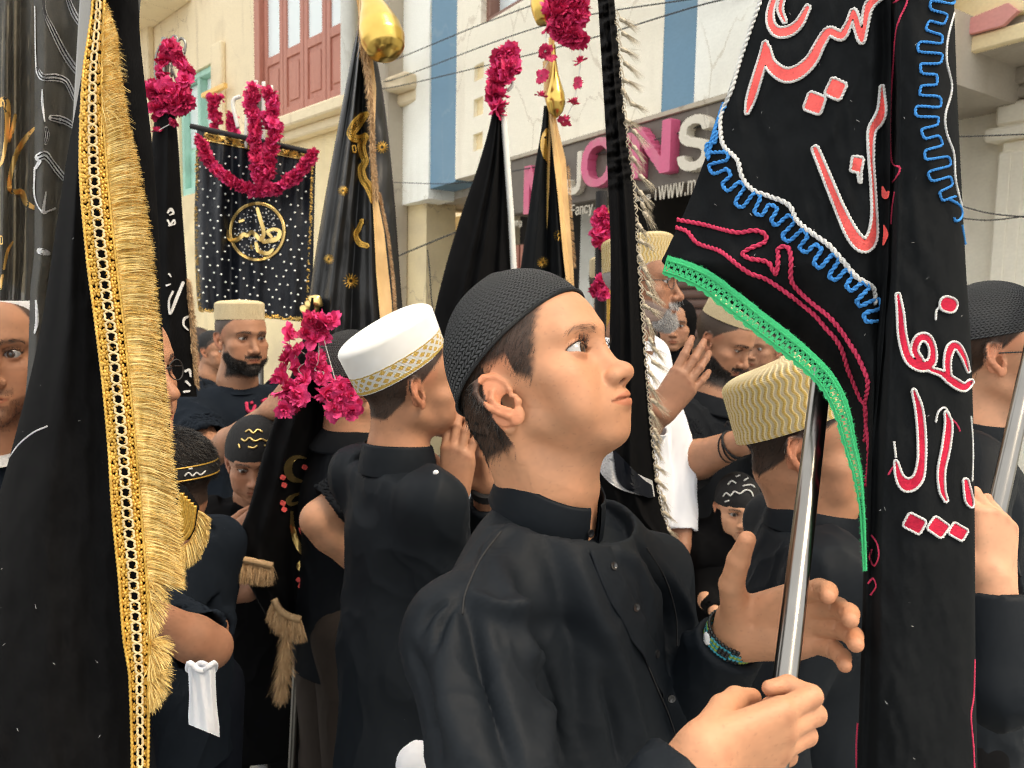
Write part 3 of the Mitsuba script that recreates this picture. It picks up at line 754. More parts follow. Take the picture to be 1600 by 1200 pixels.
    def hair_roots(self, mesh, n, region, rng):
        """n random points on the body's surface where region(local cm) > random, with normals."""
        v, f = np.array(mesh.vertices), np.array(mesh.faces)
        cen = v[f].mean(1); wgt = np.clip(region(self.loc(cen)), 0, 1) * mesh.area_faces
        if wgt.sum() <= 0: return np.zeros((0, 3)), np.zeros((0, 3))
        k = rng.choice(len(f), n, p=wgt / wgt.sum())
        r = rng.dirichlet((1, 1, 1), n)
        return (v[f[k]] * r[..., None]).sum(1), mesh.face_normals[k]

def sstep(a, b, x):
    t = np.clip((x - a) / (b - a), 0, 1); return t * t * (3 - 2 * t)

def hairline(q, side=0.0):
    """1 where the scalp carries hair (local cm): behind and above the hairline, sideburns in front of the ears."""
    x, y, z = q[:, 0], q[:, 1], q[:, 2]
    front = 5.6 - .02 * x * x - np.maximum(0, 6.0 - z) * .95            # hairline's y by height
    front = np.where(z < 2.0, np.minimum(front, 1.9 + .1 * z), front)
    low = np.where(y > -.6, np.where(y < 2.0 + side, -2.2, 3.5), np.where(y < -3.0, -6.5 + .25 * np.maximum(0, -y - 6), 1.6))
    return sstep(-.35, .35, front - y) * sstep(-.5, .5, z - low)

def skin_colors(H, mesh, tone, rng_seed=1, stubble=None, hair=None, hairfn=None, lip=(1.02, .66, .62), blush=.25):
    """Vertex colours: the skin's own tints (lips, lids, ears, knuckle warmth), brows' and scalp's roots, a beard's shadow."""
    v = np.array(mesh.vertices); q = H.loc(v); x, y, z = q.T
    c = np.tile(np.asarray(tone, float), (len(v), 1))
    n1 = meshkit.fbm(v * 45, 3, rng_seed)[:, None]; n2 = meshkit.fbm(v * 220, 3, rng_seed + 5)[:, None]
    n3 = meshkit.noise(v * 420, rng_seed + 11)[:, None]
    c = c * (.80 + .30 * n1 + .12 * n2) * (1 - .13 * sstep(.80, .92, n3)) * np.array([1, 1, 1]) + c * (n1 - .5) * np.array([.05, -.03, -.04])
    def mixin(col, w): 
        nonlocal c
        w = np.clip(w, 0, 1)[:, None]; c = c * (1 - w) + np.asarray(col) * w
    t = np.asarray(tone)
    lg = H.o['long']; mo = H.o['mouth']
    g = lambda cx, cy, cz, r: np.exp(-((np.abs(x) - cx) ** 2 + (y - cy) ** 2 + (z - cz) ** 2) / r ** 2)
    mixin(t * [1.12, .80, .74], blush * g(4.0, 6.0, -4, 2.4))
    mixin(t * [1.10, .80, .72], blush * 1.3 * g(0, 9.8, -4.2, 1.3))
    mixin(t * [1.1, .72, .66], .5 * sstep(6.6, 7.8, np.abs(x)) * (np.abs(y + 1.5) < 4.5) * (np.abs(z + 1.5) < 4.5))
    mixin(t * [.70, .57, .53], .55 * g(3.1, 7.4, -.5, 1.7))
    mixin(t * [.86, .76, .72], .4 * g(0, 8.0, -8.6, 1.6))
    mixin(t * [1.06, 1.02, .98], .4 * g(0, 7.5, 5.0, 3.5))
    # lips
    wl = 2.5 * H.o['mw']; zc = -7.2 - mo * .5
    up = zc + .78 * (.4 + .6 * H.o['lips']) * (1 - (np.abs(x) / wl) ** 1.6) + .0 ; dn = zc - (1.0 * (.4 + .6 * H.o['lips']) + mo * .5) * (1 - (x / wl) ** 2)
    lipm = sstep(0, .18, up - z) * sstep(0, .25, z - dn) * (np.abs(x) < wl) * (y > 6.6)
    mixin(t * np.asarray(lip), .8 * lipm)
    mixin(t * [.25, .16, .14], .8 * np.exp(-((z - zc - .0) / .13) ** 2) * (np.abs(x) < 2.35 * H.o['mw']) * (y > 6.8) * (mo == 0))
    if mo > 0: mixin([.03, .012, .01], (np.abs(z - zc) < .1 + .4 * mo) * (np.abs(x) < 1.6) * (y < 8.1) * (y > 5))
    # nostrils
    mixin(t * [.12, .07, .06], sstep(.62, .2, np.sqrt(((np.abs(x) - .68) / .8) ** 2 + ((y - 9.2) / 1.2) ** 2 + ((z + 5.0) / .8) ** 2)))
    # brows' roots
    bz = 1.75 + .45 * np.sin(np.clip((np.abs(x) - 1.2) / 3.6, 0, 1) * 2.4) + H.o.get('browup', 0)
    mixin([.05, .036, .03], .40 * np.exp(-((z - bz) / .33) ** 2) * sstep(.8, 1.5, np.abs(x)) * sstep(5.2, 4.2, np.abs(x)) * (y > 3))
    if hair is not None: mixin(hair, .93 * (hairfn or hairline)(q))
    if stubble is not None:
        col, amt = stubble
        mixin(col, amt * beard_mask(q))
    # dark line of the lashes at the lids' edges
    for m in (-1, 1):
        e = (v - H.eye(m)) @ H.R / H.s
        r = np.sqrt((e ** 2).sum(1)); d = H.almond(m)(v.astype(np.float32)) / H.s
        top = sstep(-.1, .15, e[:, 2])
        mixin([.02, .014, .012], (r < 1.55 * H.o['es']) * np.exp(-((d - .0) / .10) ** 2) * (.35 + .65 * top) * (e[:, 1] > .2))
    return np.clip(c, 0, 1)

def beard_mask(q):
    x, y, z = q.T
    ax = np.abs(x)
    side = sstep(.6, -.6, z + 4.6 + .50 * (np.maximum(y - 1.5, 0)) * .45) * sstep(-1.6, .2, y) 
    cheek = sstep(.4, -.4, z + 3.9 + np.where(y > 2.2, (y - 2.2) * .62, 0) - np.where(y < 2.2, (2.2 - y) * 1.9, 0))
    mou = np.exp(-((z + 6.0) / .55) ** 2) * (ax < 3.0) * (y > 6)
    lipx = (ax < 2.4) * (z < -6.5) * (z > -8.3) * (y > 6.7)
    neck = sstep(-13.5, -11.5, z)
    return np.clip(np.maximum(cheek * side * neck, mou), 0, 1) * (1 - lipx)

def brows_lashes(H, key, mesh, rng, n=420, length=.75, width=.05, sides=(-1, 1), mat_='hair'):
    ms = []
    def reg(q):
        x, y, z = q.T; ax = np.abs(x)
        bz = 1.75 + .45 * np.sin(np.clip((ax - 1.2) / 3.6, 0, 1) * 2.4) + H.o.get('browup', 0)
        wd = .42 - .22 * np.clip((ax - 2.2) / 2.6, 0, 1)
        return (np.abs(z - bz) < wd) * (ax > .95) * (ax < 4.9) * (y > 3)
    p, nn = H.hair_roots(mesh, n, reg, rng)
    if len(p):
        q = H.loc(p); sg = np.sign(q[:, 0])
        d = np.stack([sg * .9, -.25 + 0 * sg, .5 - .32 * np.abs(q[:, 0]) + .35], 1) @ H.R.T
        d = d - nn * (d * nn).sum(1, keepdims=True) * .85
        ms.append(strands(p, d, length * H.s, width * H.s, -nn * .1, rng, 3, .12))
    for m in sides:
        E_ = H.o['es']; a = np.linspace(-1.3, 1.35, 46) * E_; n_ = len(a)
        up = .58 * H.o['open'] - H.o['down'] * .5
        z = up * (1 - (a / 1.42 / E_) ** 2) + .07 * a * m * 1 - .03
        yy = np.sqrt(np.maximum((1.36 * E_) ** 2 - a ** 2 - z ** 2, .02))
        roots = H.eye(m) + (np.stack([a, yy, z], 1) * H.s) @ H.R.T
        d = np.stack([a * .35, np.full(n_, .9), np.full(n_, .12)], 1) @ H.R.T
        bend = np.tile(H.R[:, 2] * .7, (n_, 1))
        ms.append(strands(np.repeat(roots, 2, 0), np.repeat(d, 2, 0), .78 * H.s, .05 * H.s, np.repeat(bend, 2, 0), rng, 4, .12))
    put(key + '__brow_and_lash_hair', cat(ms), mat_, smooth=False)

def scalp_hair(H, key, mesh, rng, n, length, width, region=None, mat_='hair', name='hair', down=.9, back=.5, lift=.25, jitter=.22, segs=3):
    p, nn = H.hair_roots(mesh, n, region or hairline, rng)
    q = H.loc(p)
    d = np.stack([0 * q[:, 0], -back + 0 * q[:, 0], -down + 0 * q[:, 0]], 1) @ H.R.T
    d = d - nn * (d * nn).sum(1, keepdims=True) + nn * lift
    d /= np.linalg.norm(d, axis=1, keepdims=True)
    put(f'{key}__{name}', strands(p - nn * .05 * H.s, d, length * H.s, width * H.s, -nn * .35, rng, segs, jitter), mat_, smooth=False)

# ---------------------------------------------------------------- people: hands, bodies, clothes, caps
FL = [(.043, .026, .021), (.047, .030, .022), (.044, .028, .022), (.034, .021, .019)]
FO, FB = [.027, .009, -.009, -.026], [.090, .093, .088, .079]

def hand(S, wrist, d, n, side, s=1.0, gap=1.0, flex=((.2, .3, .2),) * 4, spread=(.1, .03, -.05, -.14), thumb=None, fat=1.0, k=.006, wrist_r=.026):
    """A hand at the wrist: d the palm's direction, n the way the palm faces, side 'r' or 'l'; returns the frame and finger joints."""
    d = np.asarray(d, float) / np.linalg.norm(d); n = np.asarray(n, float); n = n - d * (n @ d); n /= np.linalg.norm(n)
    t = np.cross(d, n) * (1 if side == 'r' else -1)
    w = np.asarray(wrist, float)
    def q(a, b, c=0): return w + (d * a + t * b + n * c) * s
    def C(a, b, ra, rb, kk=k): S.ops.append(('u', sd_cone(a, b, ra * s * fat, rb * s * fat), kk * s))
    joints = []
    for i in range(4):
        b0 = q(FB[i], FO[i] * gap, -.002 if i in (0, 3) else -.005)
        C(q(.0, FO[i] * .62 * gap, 0), b0, .0135, .0118, .014)
        a = 0; p = b0; js = [p]
        rr = (.0100, .0093, .0083, .0070) if i < 3 else (.0088, .0082, .0073, .0062)
        dd = d * math.cos(spread[i]) + t * math.sin(spread[i])
        for j in range(3):
            a += flex[i][j]
            p2 = p + (dd * math.cos(a) + n * math.sin(a)) * FL[i][j] * s
            C(p, p2, rr[j], rr[j + 1], .004)
            p = p2; js.append(p)
        joints.append(js)
    C(q(.012, -.016, .006), q(.065, -.024, .008), .0155, .012, .014)
    th = thumb or [(.75, .62, .25), (.92, .35, .15), (.97, .2, .1)]
    p = q(.012, .018, .006); js = [p]
    for (a, b, c), L, r0, r1 in zip(th, (.048, .034, .029), (.0165, .0118, .0105), (.0122, .0105, .0082)):
        v = np.array([a, b, c]) / np.linalg.norm([a, b, c])
        p2 = p + (d * v[0] + t * v[1] + n * v[2]) * L * s
        C(p, p2, r0, r1, .009 if r0 > .015 else .004); p = p2; js.append(p)
    joints.append(js)
    return dict(d=d, t=t, n=n, joints=joints, q=q)

def wrinkle(m, amp, freq, stretch=(1, 1, .35), seed=0, mask=None):
    """Soft cloth folds: ridged noise pushed along the normals."""
    v = np.array(m.vertices); n = vnormals(m)
    q = v * freq * np.asarray(stretch)
    q = q + (meshkit.fbm(v * 3.1 + 7, 2, seed + 9)[:, None] - .5) * 1.6
    r = (1 - np.clip(np.abs(meshkit.fbm(q, 2, seed) - .5) * 5, 0, 1)) ** 2
    r1 = (1 - np.clip(np.abs(meshkit.fbm(q * 2.1 + 5, 2, seed + 1) - .5) * 5, 0, 1)) ** 2
    r2 = meshkit.fbm(q * 3.3 + 3, 2, seed + 3) - .5
    a = amp * (r * .9 + r1 * .45 + r2 * .5 - .4)
    if mask is not None: a = a * mask(v)
    return TM(v + n * a[:, None], m.faces)

def squash(fn, c, ax, k):
    """The shape fn thinned by the factor k along the axis ax about c."""
    c, ax = np.asarray(c, np.float32), np.asarray(ax, np.float32)
    return lambda p: fn(p + ((p - c) @ ax)[..., None] * ax * np.float32(1 / k - 1)) * np.float32(.5 + .5 * k)

def collar_ring(c, l, f, up, rx, ry, h, thick, gap=.0, flare=.1, n=72, drop=0.0):
    """A stand-up neckband round the neck, open by gap radians at the front; drop lowers its front."""
    a = np.linspace(gap / 2, 2 * np.pi - gap / 2, n)
    V = []
    for hh, off in ((0, 0), (h * .5, thick * .25), (h * .92, 0), (h, -thick * .5), (h * .92, -thick), (h * .4, -thick * .8), (0, -thick)):
        r = 1 + flare * (1 - hh / h)
        x, y = np.sin(a) * (rx * r + off), np.cos(a) * (ry * r + off)
        z = hh - drop * (.5 + .5 * np.cos(a)) ** 2
        V.append(c + x[:, None] * l + y[:, None] * f + np.asarray(z)[:, None] * up)
    V = np.array(V); V = np.concatenate([V, V[:1]], 0)
    return grid_mesh(V)

def cap_mesh(H, kind, z0=3.2, k=.2, hgt=0.0, grow=1.03, flare=.02, nt=220, nv=60, tilt=0.0, dent=0.0):
    """'drum' = prayer cap with an upright side and domed top, 'knit' = soft crochet dome. z0 rim height at the sides, k its rise to the front."""
    th = np.linspace(0, 2 * np.pi, nt)
    rx, ry, yo = 7.55 * H.o['wide'] * grow, 9.15 * grow, -1.45
    V = np.zeros((nv + 3, nt, 3)); uv = np.zeros((nv + 3, nt, 2))
    for i in range(nv + 3):
        t = (i - 3) / (nv - 1) if i >= 3 else 0
        inner = {0: .93, 1: .955, 2: .985}.get(i, 1.0)
        zr = z0 + k * np.cos(th) * 9.0
        if kind == 'drum':
            top = 12.9 - z0 + hgt - k * np.cos(th) * 9.0 * .35
            a = min(t / .55, 1.0)
            z = zr + top * a * .76
            r = 1 + flare * a
            if t > .55:
                b = min((t - .55) / .2, 1) * np.pi / 2; c = max(0, (t - .75) / .25)
                r = (1 + flare) * (1 - .40 * (1 - math.cos(b))) * (1 - c)
                z = zr * (1 - .35 * c) + z0 * .35 * c + top * (.76 + .20 * math.sin(b) + .04 * math.sin(c * np.pi / 2)) + dent * c
            x, y = rx * r * np.sin(th), ry * r * np.cos(th) + yo
        else:
            b = np.pi / 2 * t
            full = 12.1 * grow
            zz = zr * (1 - np.sin(b)) ** 1.0 + full * np.sin(b)
            rr = np.sqrt(np.clip(1 - ((zz - 2.6) / (full - 2.6)).clip(0, 1) ** 2.2, 0, 1))
            x, y = rx * rr * np.sin(th), ry * rr * np.cos(th) + yo
            z = zz + dent * np.exp(-((1 - t) / .12) ** 2)
        if i == 0: z = z + .6
        if i == 1: z = z + .12
        V[i] = np.stack([x * inner, (y - yo) * inner + yo, z + 0 * x], -1)
        uv[i, :, 0] = th / (2 * np.pi); uv[i, :, 1] = t
    if tilt:
        a = math.radians(tilt); y, z = V[..., 1] + 2.5, V[..., 2] - 3.0
        V[..., 1], V[..., 2] = y * math.cos(a) - z * math.sin(a) - 2.5, y * math.sin(a) + z * math.cos(a) + 3.0
    m = grid_mesh(H.w(V))
    return m, uv.reshape(-1, 2)

class Fig:
    """Frame and joints of a clothed figure that hangs below its head."""
    def __init__(self, H, yaw, b=1.0, lean=0.0, neck=(0, -3.6, -15.5)):
        self.H, self.b = H, b
        R = face_frame(yaw, -lean); self.l, self.f, self.up = R[:, 0], R[:, 1], R[:, 2]
        self.nb = H.w(neck)
    def p(self, l, f, u): return self.nb + (self.l * l + self.f * f + self.up * u) * self.b
    def shoulder(self, m): return self.p(m * .165, -.01, -.055)

def skin_body(key, H, G, tone, arms=(), h=.003, ears=(-1, 1), neck_r=.055, hair=None, stubble=None, ear_sc=1.0, extra=None, box_=None, **kw):
    """Head, neck, chest and arms with hands as one skin."""
    S = SDF(); H.add(S)
    for m in ears: H.ear(S, m, ear_sc)
    top = H.w((0, -3.0, -5))
    S.u(sd_cone(top, G.nb + G.up * .01, neck_r * .95, neck_r * 1.05), .02)
    S.u(sd_cone(G.nb, G.p(0, 0, -.12), neck_r * 1.1, .07 * G.b), .04)
    for m in (-1, 1): S.u(sd_cone(G.p(0, 0, -.075), G.shoulder(m) - G.up * .02, .03 * G.b, .032 * G.b), .02)
    pts = [H.at - .16 * H.s * 100, H.at + .16 * H.s * 100, G.shoulder(-1), G.shoulder(1), G.p(0, 0, -.2)]
    for a in arms:
        for p0, p1, r0, r1 in a['bones']: S.u(sd_cone(p0, p1, r0, r1), .018)
        if 'hand' in a:
            hd = dict(a['hand']); info = hand(S, **hd); a['info'] = info
            pts += [j for js in info['joints'] for j in js]
        pts += [p for bone in a['bones'] for p in bone[:2]]
    if extra: extra(S)
    pts = np.array(pts)
    m = S.mesh(pts.min(0) - .05, pts.max(0) + .05, h)
    if box_ is not None:
        m = m
    col = skin_colors(H, m, tone, hair=hair, stubble=stubble, **kw)
    vv = np.array(m.vertices)
    for a in arms:
        for js in a.get('info', {}).get('joints', ()):
            for j, rad in ((0, .011), (1, .008), (2, .006)):
                near = np.nonzero(np.abs(vv - js[j]).max(1) < .03)[0]
                if len(near):
                    dd = vv[near] - js[j]; dors = np.clip((dd @ -a['info']['n']) / .008, 0, 1)
                    w = (.30 * np.exp(-((dd ** 2).sum(1) - (dd @ a['info']['n']) ** 2) / (rad * .55) ** 2) * (.35 + .65 * dors))[:, None]
                    col[near] = col[near] * (1 - w * np.array([.45, .62, .66]))
            near = np.nonzero(np.abs(vv - js[-1]).max(1) < .02)[0]
            if len(near):
                w = .35 * np.exp(-((vv[near] - js[-1]) ** 2).sum(1) / .011 ** 2)[:, None]; col[near] = col[near] * (1 - w) + col[near] * np.array([1.08, .82, .78]) * w
    part(key, 'body', m, 'skin', True, color=col)
    return m

def arm(sh, el, wr, s=1.0, r=(.047, .038, .026), hand=None):
    sh, el, wr = (np.asarray(x, float) for x in (sh, el, wr))
    mid = el + (wr - el) * .3
    a = dict(bones=[(sh, el, r[0] * s, r[1] * s), (el, mid, r[1] * s, r[1] * 1.03 * s), (mid, wr, r[1] * 1.03 * s, r[2] * s)], sh=sh, el=el, wr=wr)
    if hand: a['hand'] = dict(hand, wrist=wr, s=hand.get('s', s))
    return a

def garment(key, G, arms, m_, h=.006, sleeves=('long', 'long'), hem=-.72, flare=.02, fat=1.0, neck_r=.062, wr=(.006, 7), name='shirt', extra=None, hole=True, drop=.0, thick=.012, hemcut=True, seed=3, sl_r=(.058, .052, .043)):
    b = G.b; S = SDF()
    S.u(squash(sd_cone(G.p(0, 0, -.17), G.p(0, 0.01, -.42), .155 * b * fat, .150 * b * fat), G.p(0, 0, -.3), G.f, .72))
    S.u(squash(sd_cone(G.p(0, .0, -.42), G.p(0, 0, hem - .12), .15 * b * fat, (.165 + flare) * b * fat), G.p(0, 0, -.4), G.f, .78), .05)
    for m in (-1, 1): S.u(sd_cone(G.p(m * .035, -.012, -.035), G.shoulder(m) + G.up * -.008, .055 * b, .058 * b), .05)
    for a, kind in zip(arms, sleeves):
        sh, el, w = a['sh'], a['el'], a['wr']
        if kind == 'long':
            e = w + (el - w) * .12
            S.u(sd_cone(sh, el, sl_r[0] * b, sl_r[1] * b), .05); S.u(sd_cone(el, e, sl_r[1] * b, sl_r[2] * b), .015)
            ax = (w - el) / np.linalg.norm(w - el)
            S.s(sd_half(e - ax * .004, ax, .085 * b)); S.s(sd_cone(e - ax * .05 * b, e + ax * .1, sl_r[2] * b * .78, sl_r[2] * b * .78))
        elif kind == 'short':
            e = sh + (el - sh) * a.get('cut', .82); ax = (el - sh) / np.linalg.norm(el - sh)
            S.u(sd_cone(sh, e + ax * .02, sl_r[0] * b, sl_r[0] * 1.12 * b), .05)
            S.s(sd_half(e, ax, .11 * b)); S.s(sd_cone(e - ax * .06 * b, e + ax * .1, sl_r[0] * b * 1.0, sl_r[0] * b * 1.02))
    if extra: extra(S)
    if hole:
        S.s(sd_half(G.p(0, 0, -.012), G.up, neck_r * 1.7), .012)
        S.s(sd_cone(G.p(0, -.005, -.02), G.p(0, -.01, .14), neck_r, neck_r * 1.05))
    if hemcut: S.s(sd_half(G.p(0, 0, hem), -G.up, .6))
    pts = np.array([G.p(x, y, z) for x in (-.24, .24) for y in (-.2, .2) for z in (.05, hem - .02)] + [a[k] for a, kd in zip(arms, sleeves) if kd for k in ('sh', 'el', 'wr')])
    m = S.mesh(pts.min(0) - .08, pts.max(0) + .08, h)
    m = wrinkle(m, wr[0], wr[1], seed=seed)
    part(key, name, m, m_, True)
    return m

def legs(key, G, m_, top=-.6, r=.085, feet='shoe_dark', spread=.085, shoe=True):
    """Trouser legs from the hips to the ground and a pair of shoes."""
    hip = G.p(0, 0, top)
    for m in (-1, 1):
        a = hip + G.l * m * spread * .9; a2 = np.array([*(hip + G.l * m * spread)[:2], .06]); mid = a2 + (a - a2) * .5
        S = SDF(); S.u(sd_cone(a, mid, r * G.b * 1.1, r * G.b * .85)); S.u(sd_cone(mid, a2, r * G.b * .85, r * G.b * .72), .02)
        S.s(sd_half(a2, (0, 0, -1), .2))
        pts = np.array([a, a2])
        mm = wrinkle(S.mesh(pts.min(0) - .12, pts.max(0) + .12, .009), .006, 6, seed=5)
        part(key, 'trouser_leg', mm, m_, True)
        if shoe:
            f2 = np.array([G.f[0], G.f[1], 0]); f2 /= np.linalg.norm(f2); c = np.array([a2[0], a2[1], .045])
            S = SDF(); S.u(sd_cone(c - f2 * .06, c + f2 * .05, .042, .042)); S.u(squash(sd_cone(c + f2 * .05, c + f2 * .15, .045, .035), c - [0, 0, .02], (0, 0, 1), .7), .03)
            S.s(sd_half((c[0], c[1], 0.006), (0, 0, -1), .5))
            part(key, 'shoe', S.mesh(c - .25, c + .25, .008), feet, True)
# ---------------------------------------------------------------- flags: hanging cloth, lettering, cords, fringes, roses
class Sheet:
    """Cloth that hangs between a left and a right edge (x by height y, in picture units) at depth d(s, y); thick > 0 closes it round a pole."""
    def __init__(self, ys, xl, xr, d, folds=(), thick=None, ripple=0.0, seed=0):
        self.y0, self.y1 = ys[0], ys[-1]
        self.xl, self.xr = interp(ys, xl), interp(ys, xr)
        self.d = d if callable(d) else (lambda s, y: d + 0 * s)
        self.folds, self.thick, self.ripple, self.seed = folds, thick, ripple, seed
        self.ys = ys
    def s(self, u, v): return (u - self.xl(v)) / np.maximum(self.xr(v) - self.xl(v), 1e-3)
    def depth(self, u, v):
        u, v = np.asarray(u, float), np.asarray(v, float)
        s = self.s(u, v); sc = np.clip(s, 0, 1)
        D = self.d(s, v)
        for c0, c1, w, a in self.folds:        # a fold runs from s = c0 at the top to c1 at the bottom, w wide, a metres towards the eye
            t = (v - self.y0) / (self.y1 - self.y0)
            D = D - a * np.exp(-((s - (c0 + (c1 - c0) * t)) / w) ** 2) * np.clip(t * 6 + .15, 0, 1)
        if self.ripple:
            q = np.stack([u * .02, v * .006, 0 * u], -1)
            D = D - self.ripple * (meshkit.fbm(q, 3, self.seed) - .5) - self.ripple * .35 * (meshkit.fbm(q * [2.5, 4, 1] + 9, 2, self.seed + 4) - .5)
        if self.thick is not None: D = D - self.thick(v) * np.sqrt(np.clip(1 - (2 * sc - 1) ** 2, 0, 1)) if callable(self.thick) else D - self.thick * np.sqrt(np.clip(1 - (2 * sc - 1) ** 2, 0, 1))
        return D
    def at(self, u, v, off=0.0): return P(u, v, self.depth(u, v) - off)
    def mesh(self, nx=80, ny=160, ends=(0, 0)):
        y = np.linspace(self.y0, self.y1, ny); s = np.linspace(0, 1, nx)
        if self.thick is not None: s = .5 - .5 * np.cos(np.pi * s)
        U = self.xl(y)[:, None] + (self.xr(y) - self.xl(y))[:, None] * s[None]
        Vv = np.repeat(y[:, None], nx, 1)
        f = self.at(U, Vv)
        if self.thick is None:                      # a cloth 1.5 mm thick
            b = self.at(U, Vv, -.0015)
        else:
            th = np.asarray(self.thick(Vv) if callable(self.thick) else self.thick)
            Db = self.d(np.repeat(s[None], ny, 0), Vv) + th * np.sqrt(np.clip(1 - (2 * s[None] - 1) ** 2, 0, 1)) + .0015
            b = P(U, Vv, Db)
        loop = np.concatenate([f, b[:, ::-1]], 1)
        return grid_mesh(loop[:, :, :], True)

def brush(pts, n=60):
    """A calligraphic stroke: polygon swept by a disc of changing width along (x, y, w)."""
    q = spline(pts, n)
    g = [Point(x, y).buffer(max(w, .6) / 2, 8) for x, y, w in q]
    return unary_union([unary_union([a, b]).convex_hull for a, b in zip(g[:-1], g[1:])])

def blob(x, y, w, h, ang=0, k=.35):
    b = shapely.box(-w / 2, -h / 2, w / 2, h / 2).buffer(-min(w, h) * k / 2).buffer(min(w, h) * k / 2)
    return shapely.affinity.translate(shapely.affinity.rotate(b, ang, origin=(0, 0)), x, y)

def polys(g): return [p for p in getattr(g, 'geoms', [g]) if p.geom_type == 'Polygon' and p.area > 1]

def applique(sheet, g, off, thick, edge=9.0):
    ms = []
    for p in polys(g):
        p = p.simplify(.25)
        m = trimesh.creation.extrude_polygon(p, 1.0, engine='earcut')
        v, f = trimesh.remesh.subdivide_to_size(m.vertices, m.faces, edge, max_iter=12)
        W_ = sheet.at(v[:, 0], v[:, 1], off + v[:, 2] * thick)
        M = TM(W_, f[:, ::-1]); ms.append(M)
    return cat(ms)

def cord(sheet, pts, r, off=None, twist=True, closed=False, pitch=2.6, smooth_n=None, sides=5):
    """Twisted yarn laid on the cloth along picture points; r in metres."""
    p = np.asarray(pts, float)
    L = np.linalg.norm(np.diff(p[:, :2], axis=0), axis=1).sum()
    d = float(np.mean(sheet.depth(p[:, 0], p[:, 1])))
    n = int(np.clip(L * d / F / (r * pitch * .28), 12, 1600))
    q = spline(p[:, :2], n)
    W_ = sheet.at(q[:, 0], q[:, 1], r if off is None else off)
    if not twist: return tube(W_, r, sides)
    t = np.gradient(W_, axis=0); t /= np.linalg.norm(t, axis=1, keepdims=True) + 1e-12
    e1 = np.cross(t, _f); e1 /= np.linalg.norm(e1, axis=1, keepdims=True) + 1e-9; e2 = np.cross(t, e1)
    s = np.concatenate([[0], np.cumsum(np.linalg.norm(np.diff(W_, axis=0), axis=1))])
    out = []
    for k in range(2):
        a = s / (r * pitch * 2) * 2 * np.pi + k * np.pi
        out.append(tube(W_ + (np.cos(a)[:, None] * e1 + np.sin(a)[:, None] * e2) * r * .5, r * .62, sides))
    return cat(out)

def outline(sheet, g, r, off=.004):
    return cat([cord(sheet, np.array(c.coords)[:: 1], r, off) for p in polys(g) for c in [p.exterior, *p.interiors] if c.length > 12])

def wiggle(pts, amp, period, n=None, shape=1.6, drift=0.0):
    """A meandering line about the polyline pts."""
    p = np.asarray(pts, float); L = np.linalg.norm(np.diff(p, axis=0), axis=1).sum()
    n = int(L / period * 22); q = spline(p, n)
    t = np.gradient(q, axis=0); t /= np.linalg.norm(t, axis=1, keepdims=True)
    nn = np.stack([-t[:, 1], t[:, 0]], 1); s = np.arange(n) / n * L / period * 2 * np.pi
    w = np.tanh(shape * np.sin(s)) / np.tanh(shape)
    lag = -np.sin(2 * s) * period * .07
    am = amp * (1 + .25 * np.sin(s * .37 + drift))
    return q + nn * (w * am)[:, None] + t * lag[:, None]

def threads(roots, dirs, length, width, rng, bend=None, jitter=.12, segs=3):
    return strands(roots, dirs, length, width, np.zeros_like(roots) if bend is None else bend, rng, segs, jitter)

# ---- rose blossoms: a few ruffled variants, each copy an entry of its own
def blossom_mesh(seed, np_=12, size=.02):
    r = np.random.default_rng(seed); vs, fs, k = [], [], 0
    for i in range(np_):
        ring = 0 if i < 3 else 1 if i < 7 else 2
        a = i * 2.4 + r.uniform(-.3, .3); tilt = (.25, .75, 1.25)[ring] + r.uniform(-.2, .2)
        L = size * (.75, .95, 1.15)[ring] * r.uniform(.85, 1.15); wd = size * (.55, .75, .9)[ring]
        ax = np.array([math.cos(a), math.sin(a), 0]); sd = np.array([-math.sin(a), math.cos(a), 0])
        g = []
        for u in np.linspace(0, 1, 4):
            for w in (-1, -.35, .35, 1):
                rad = math.sin(tilt) * L * u + size * .12; h = math.cos(tilt) * L * u - .35 * L * u * u * (ring == 2)
                ww = wd * math.sin(.35 + 2.2 * u) * w * .62
                ruff = size * .16 * u * math.sin(w * 5 + seed + i * 2)
                g.append(ax * (rad - abs(w) * size * .12 * u + ruff) + sd * ww + np.array([0, 0, h + ruff * .8 + (1 - w * w) * -size * .06]))
        vs.append(np.array(g))
        for x in range(3):
            for y in range(3):
                b = k + x * 4 + y; fs += [[b, b + 1, b + 5], [b, b + 5, b + 4]]
        k += 16
    return TM(np.vstack(vs), fs)
_BL = {m_: [mikit.ply(blossom_mesh(s + 3), m_, smooth=True) for s in range(5)] for m_ in ('rose_petal', 'rose_petal_bright')}
_rb = np.random.default_rng(77)
def blossom(t, p, size=1.0, m_='rose_petal', axis=None, name='blossom'):
    """One more blossom of the garland t at the world point p; size 1 is about 4 cm across."""
    R = rot(_rb.normal(0, 1, 3), _rb.uniform(0, 3.1)) if axis is None else None
    if R is None:
        z = np.asarray(axis, float) / np.linalg.norm(axis) + _rb.normal(0, .25, 3); z /= np.linalg.norm(z)
        x = np.cross(z, _rb.normal(0, 1, 3)); x /= np.linalg.norm(x); R = np.stack([x, np.cross(z, x), z], 1)
    M = np.eye(4); M[:3, :3] = R * size * _rb.uniform(.88, 1.14); M[:3, 3] = p
    if _rb.random() < .22: m_ = 'rose_petal_bright' if m_ == 'rose_petal' else 'rose_petal'
    scene[fresh(f'{t}__{name}')] = {**_BL[m_][_rb.integers(5)], 'to_world': mi.ScalarTransform4f(M.tolist())}

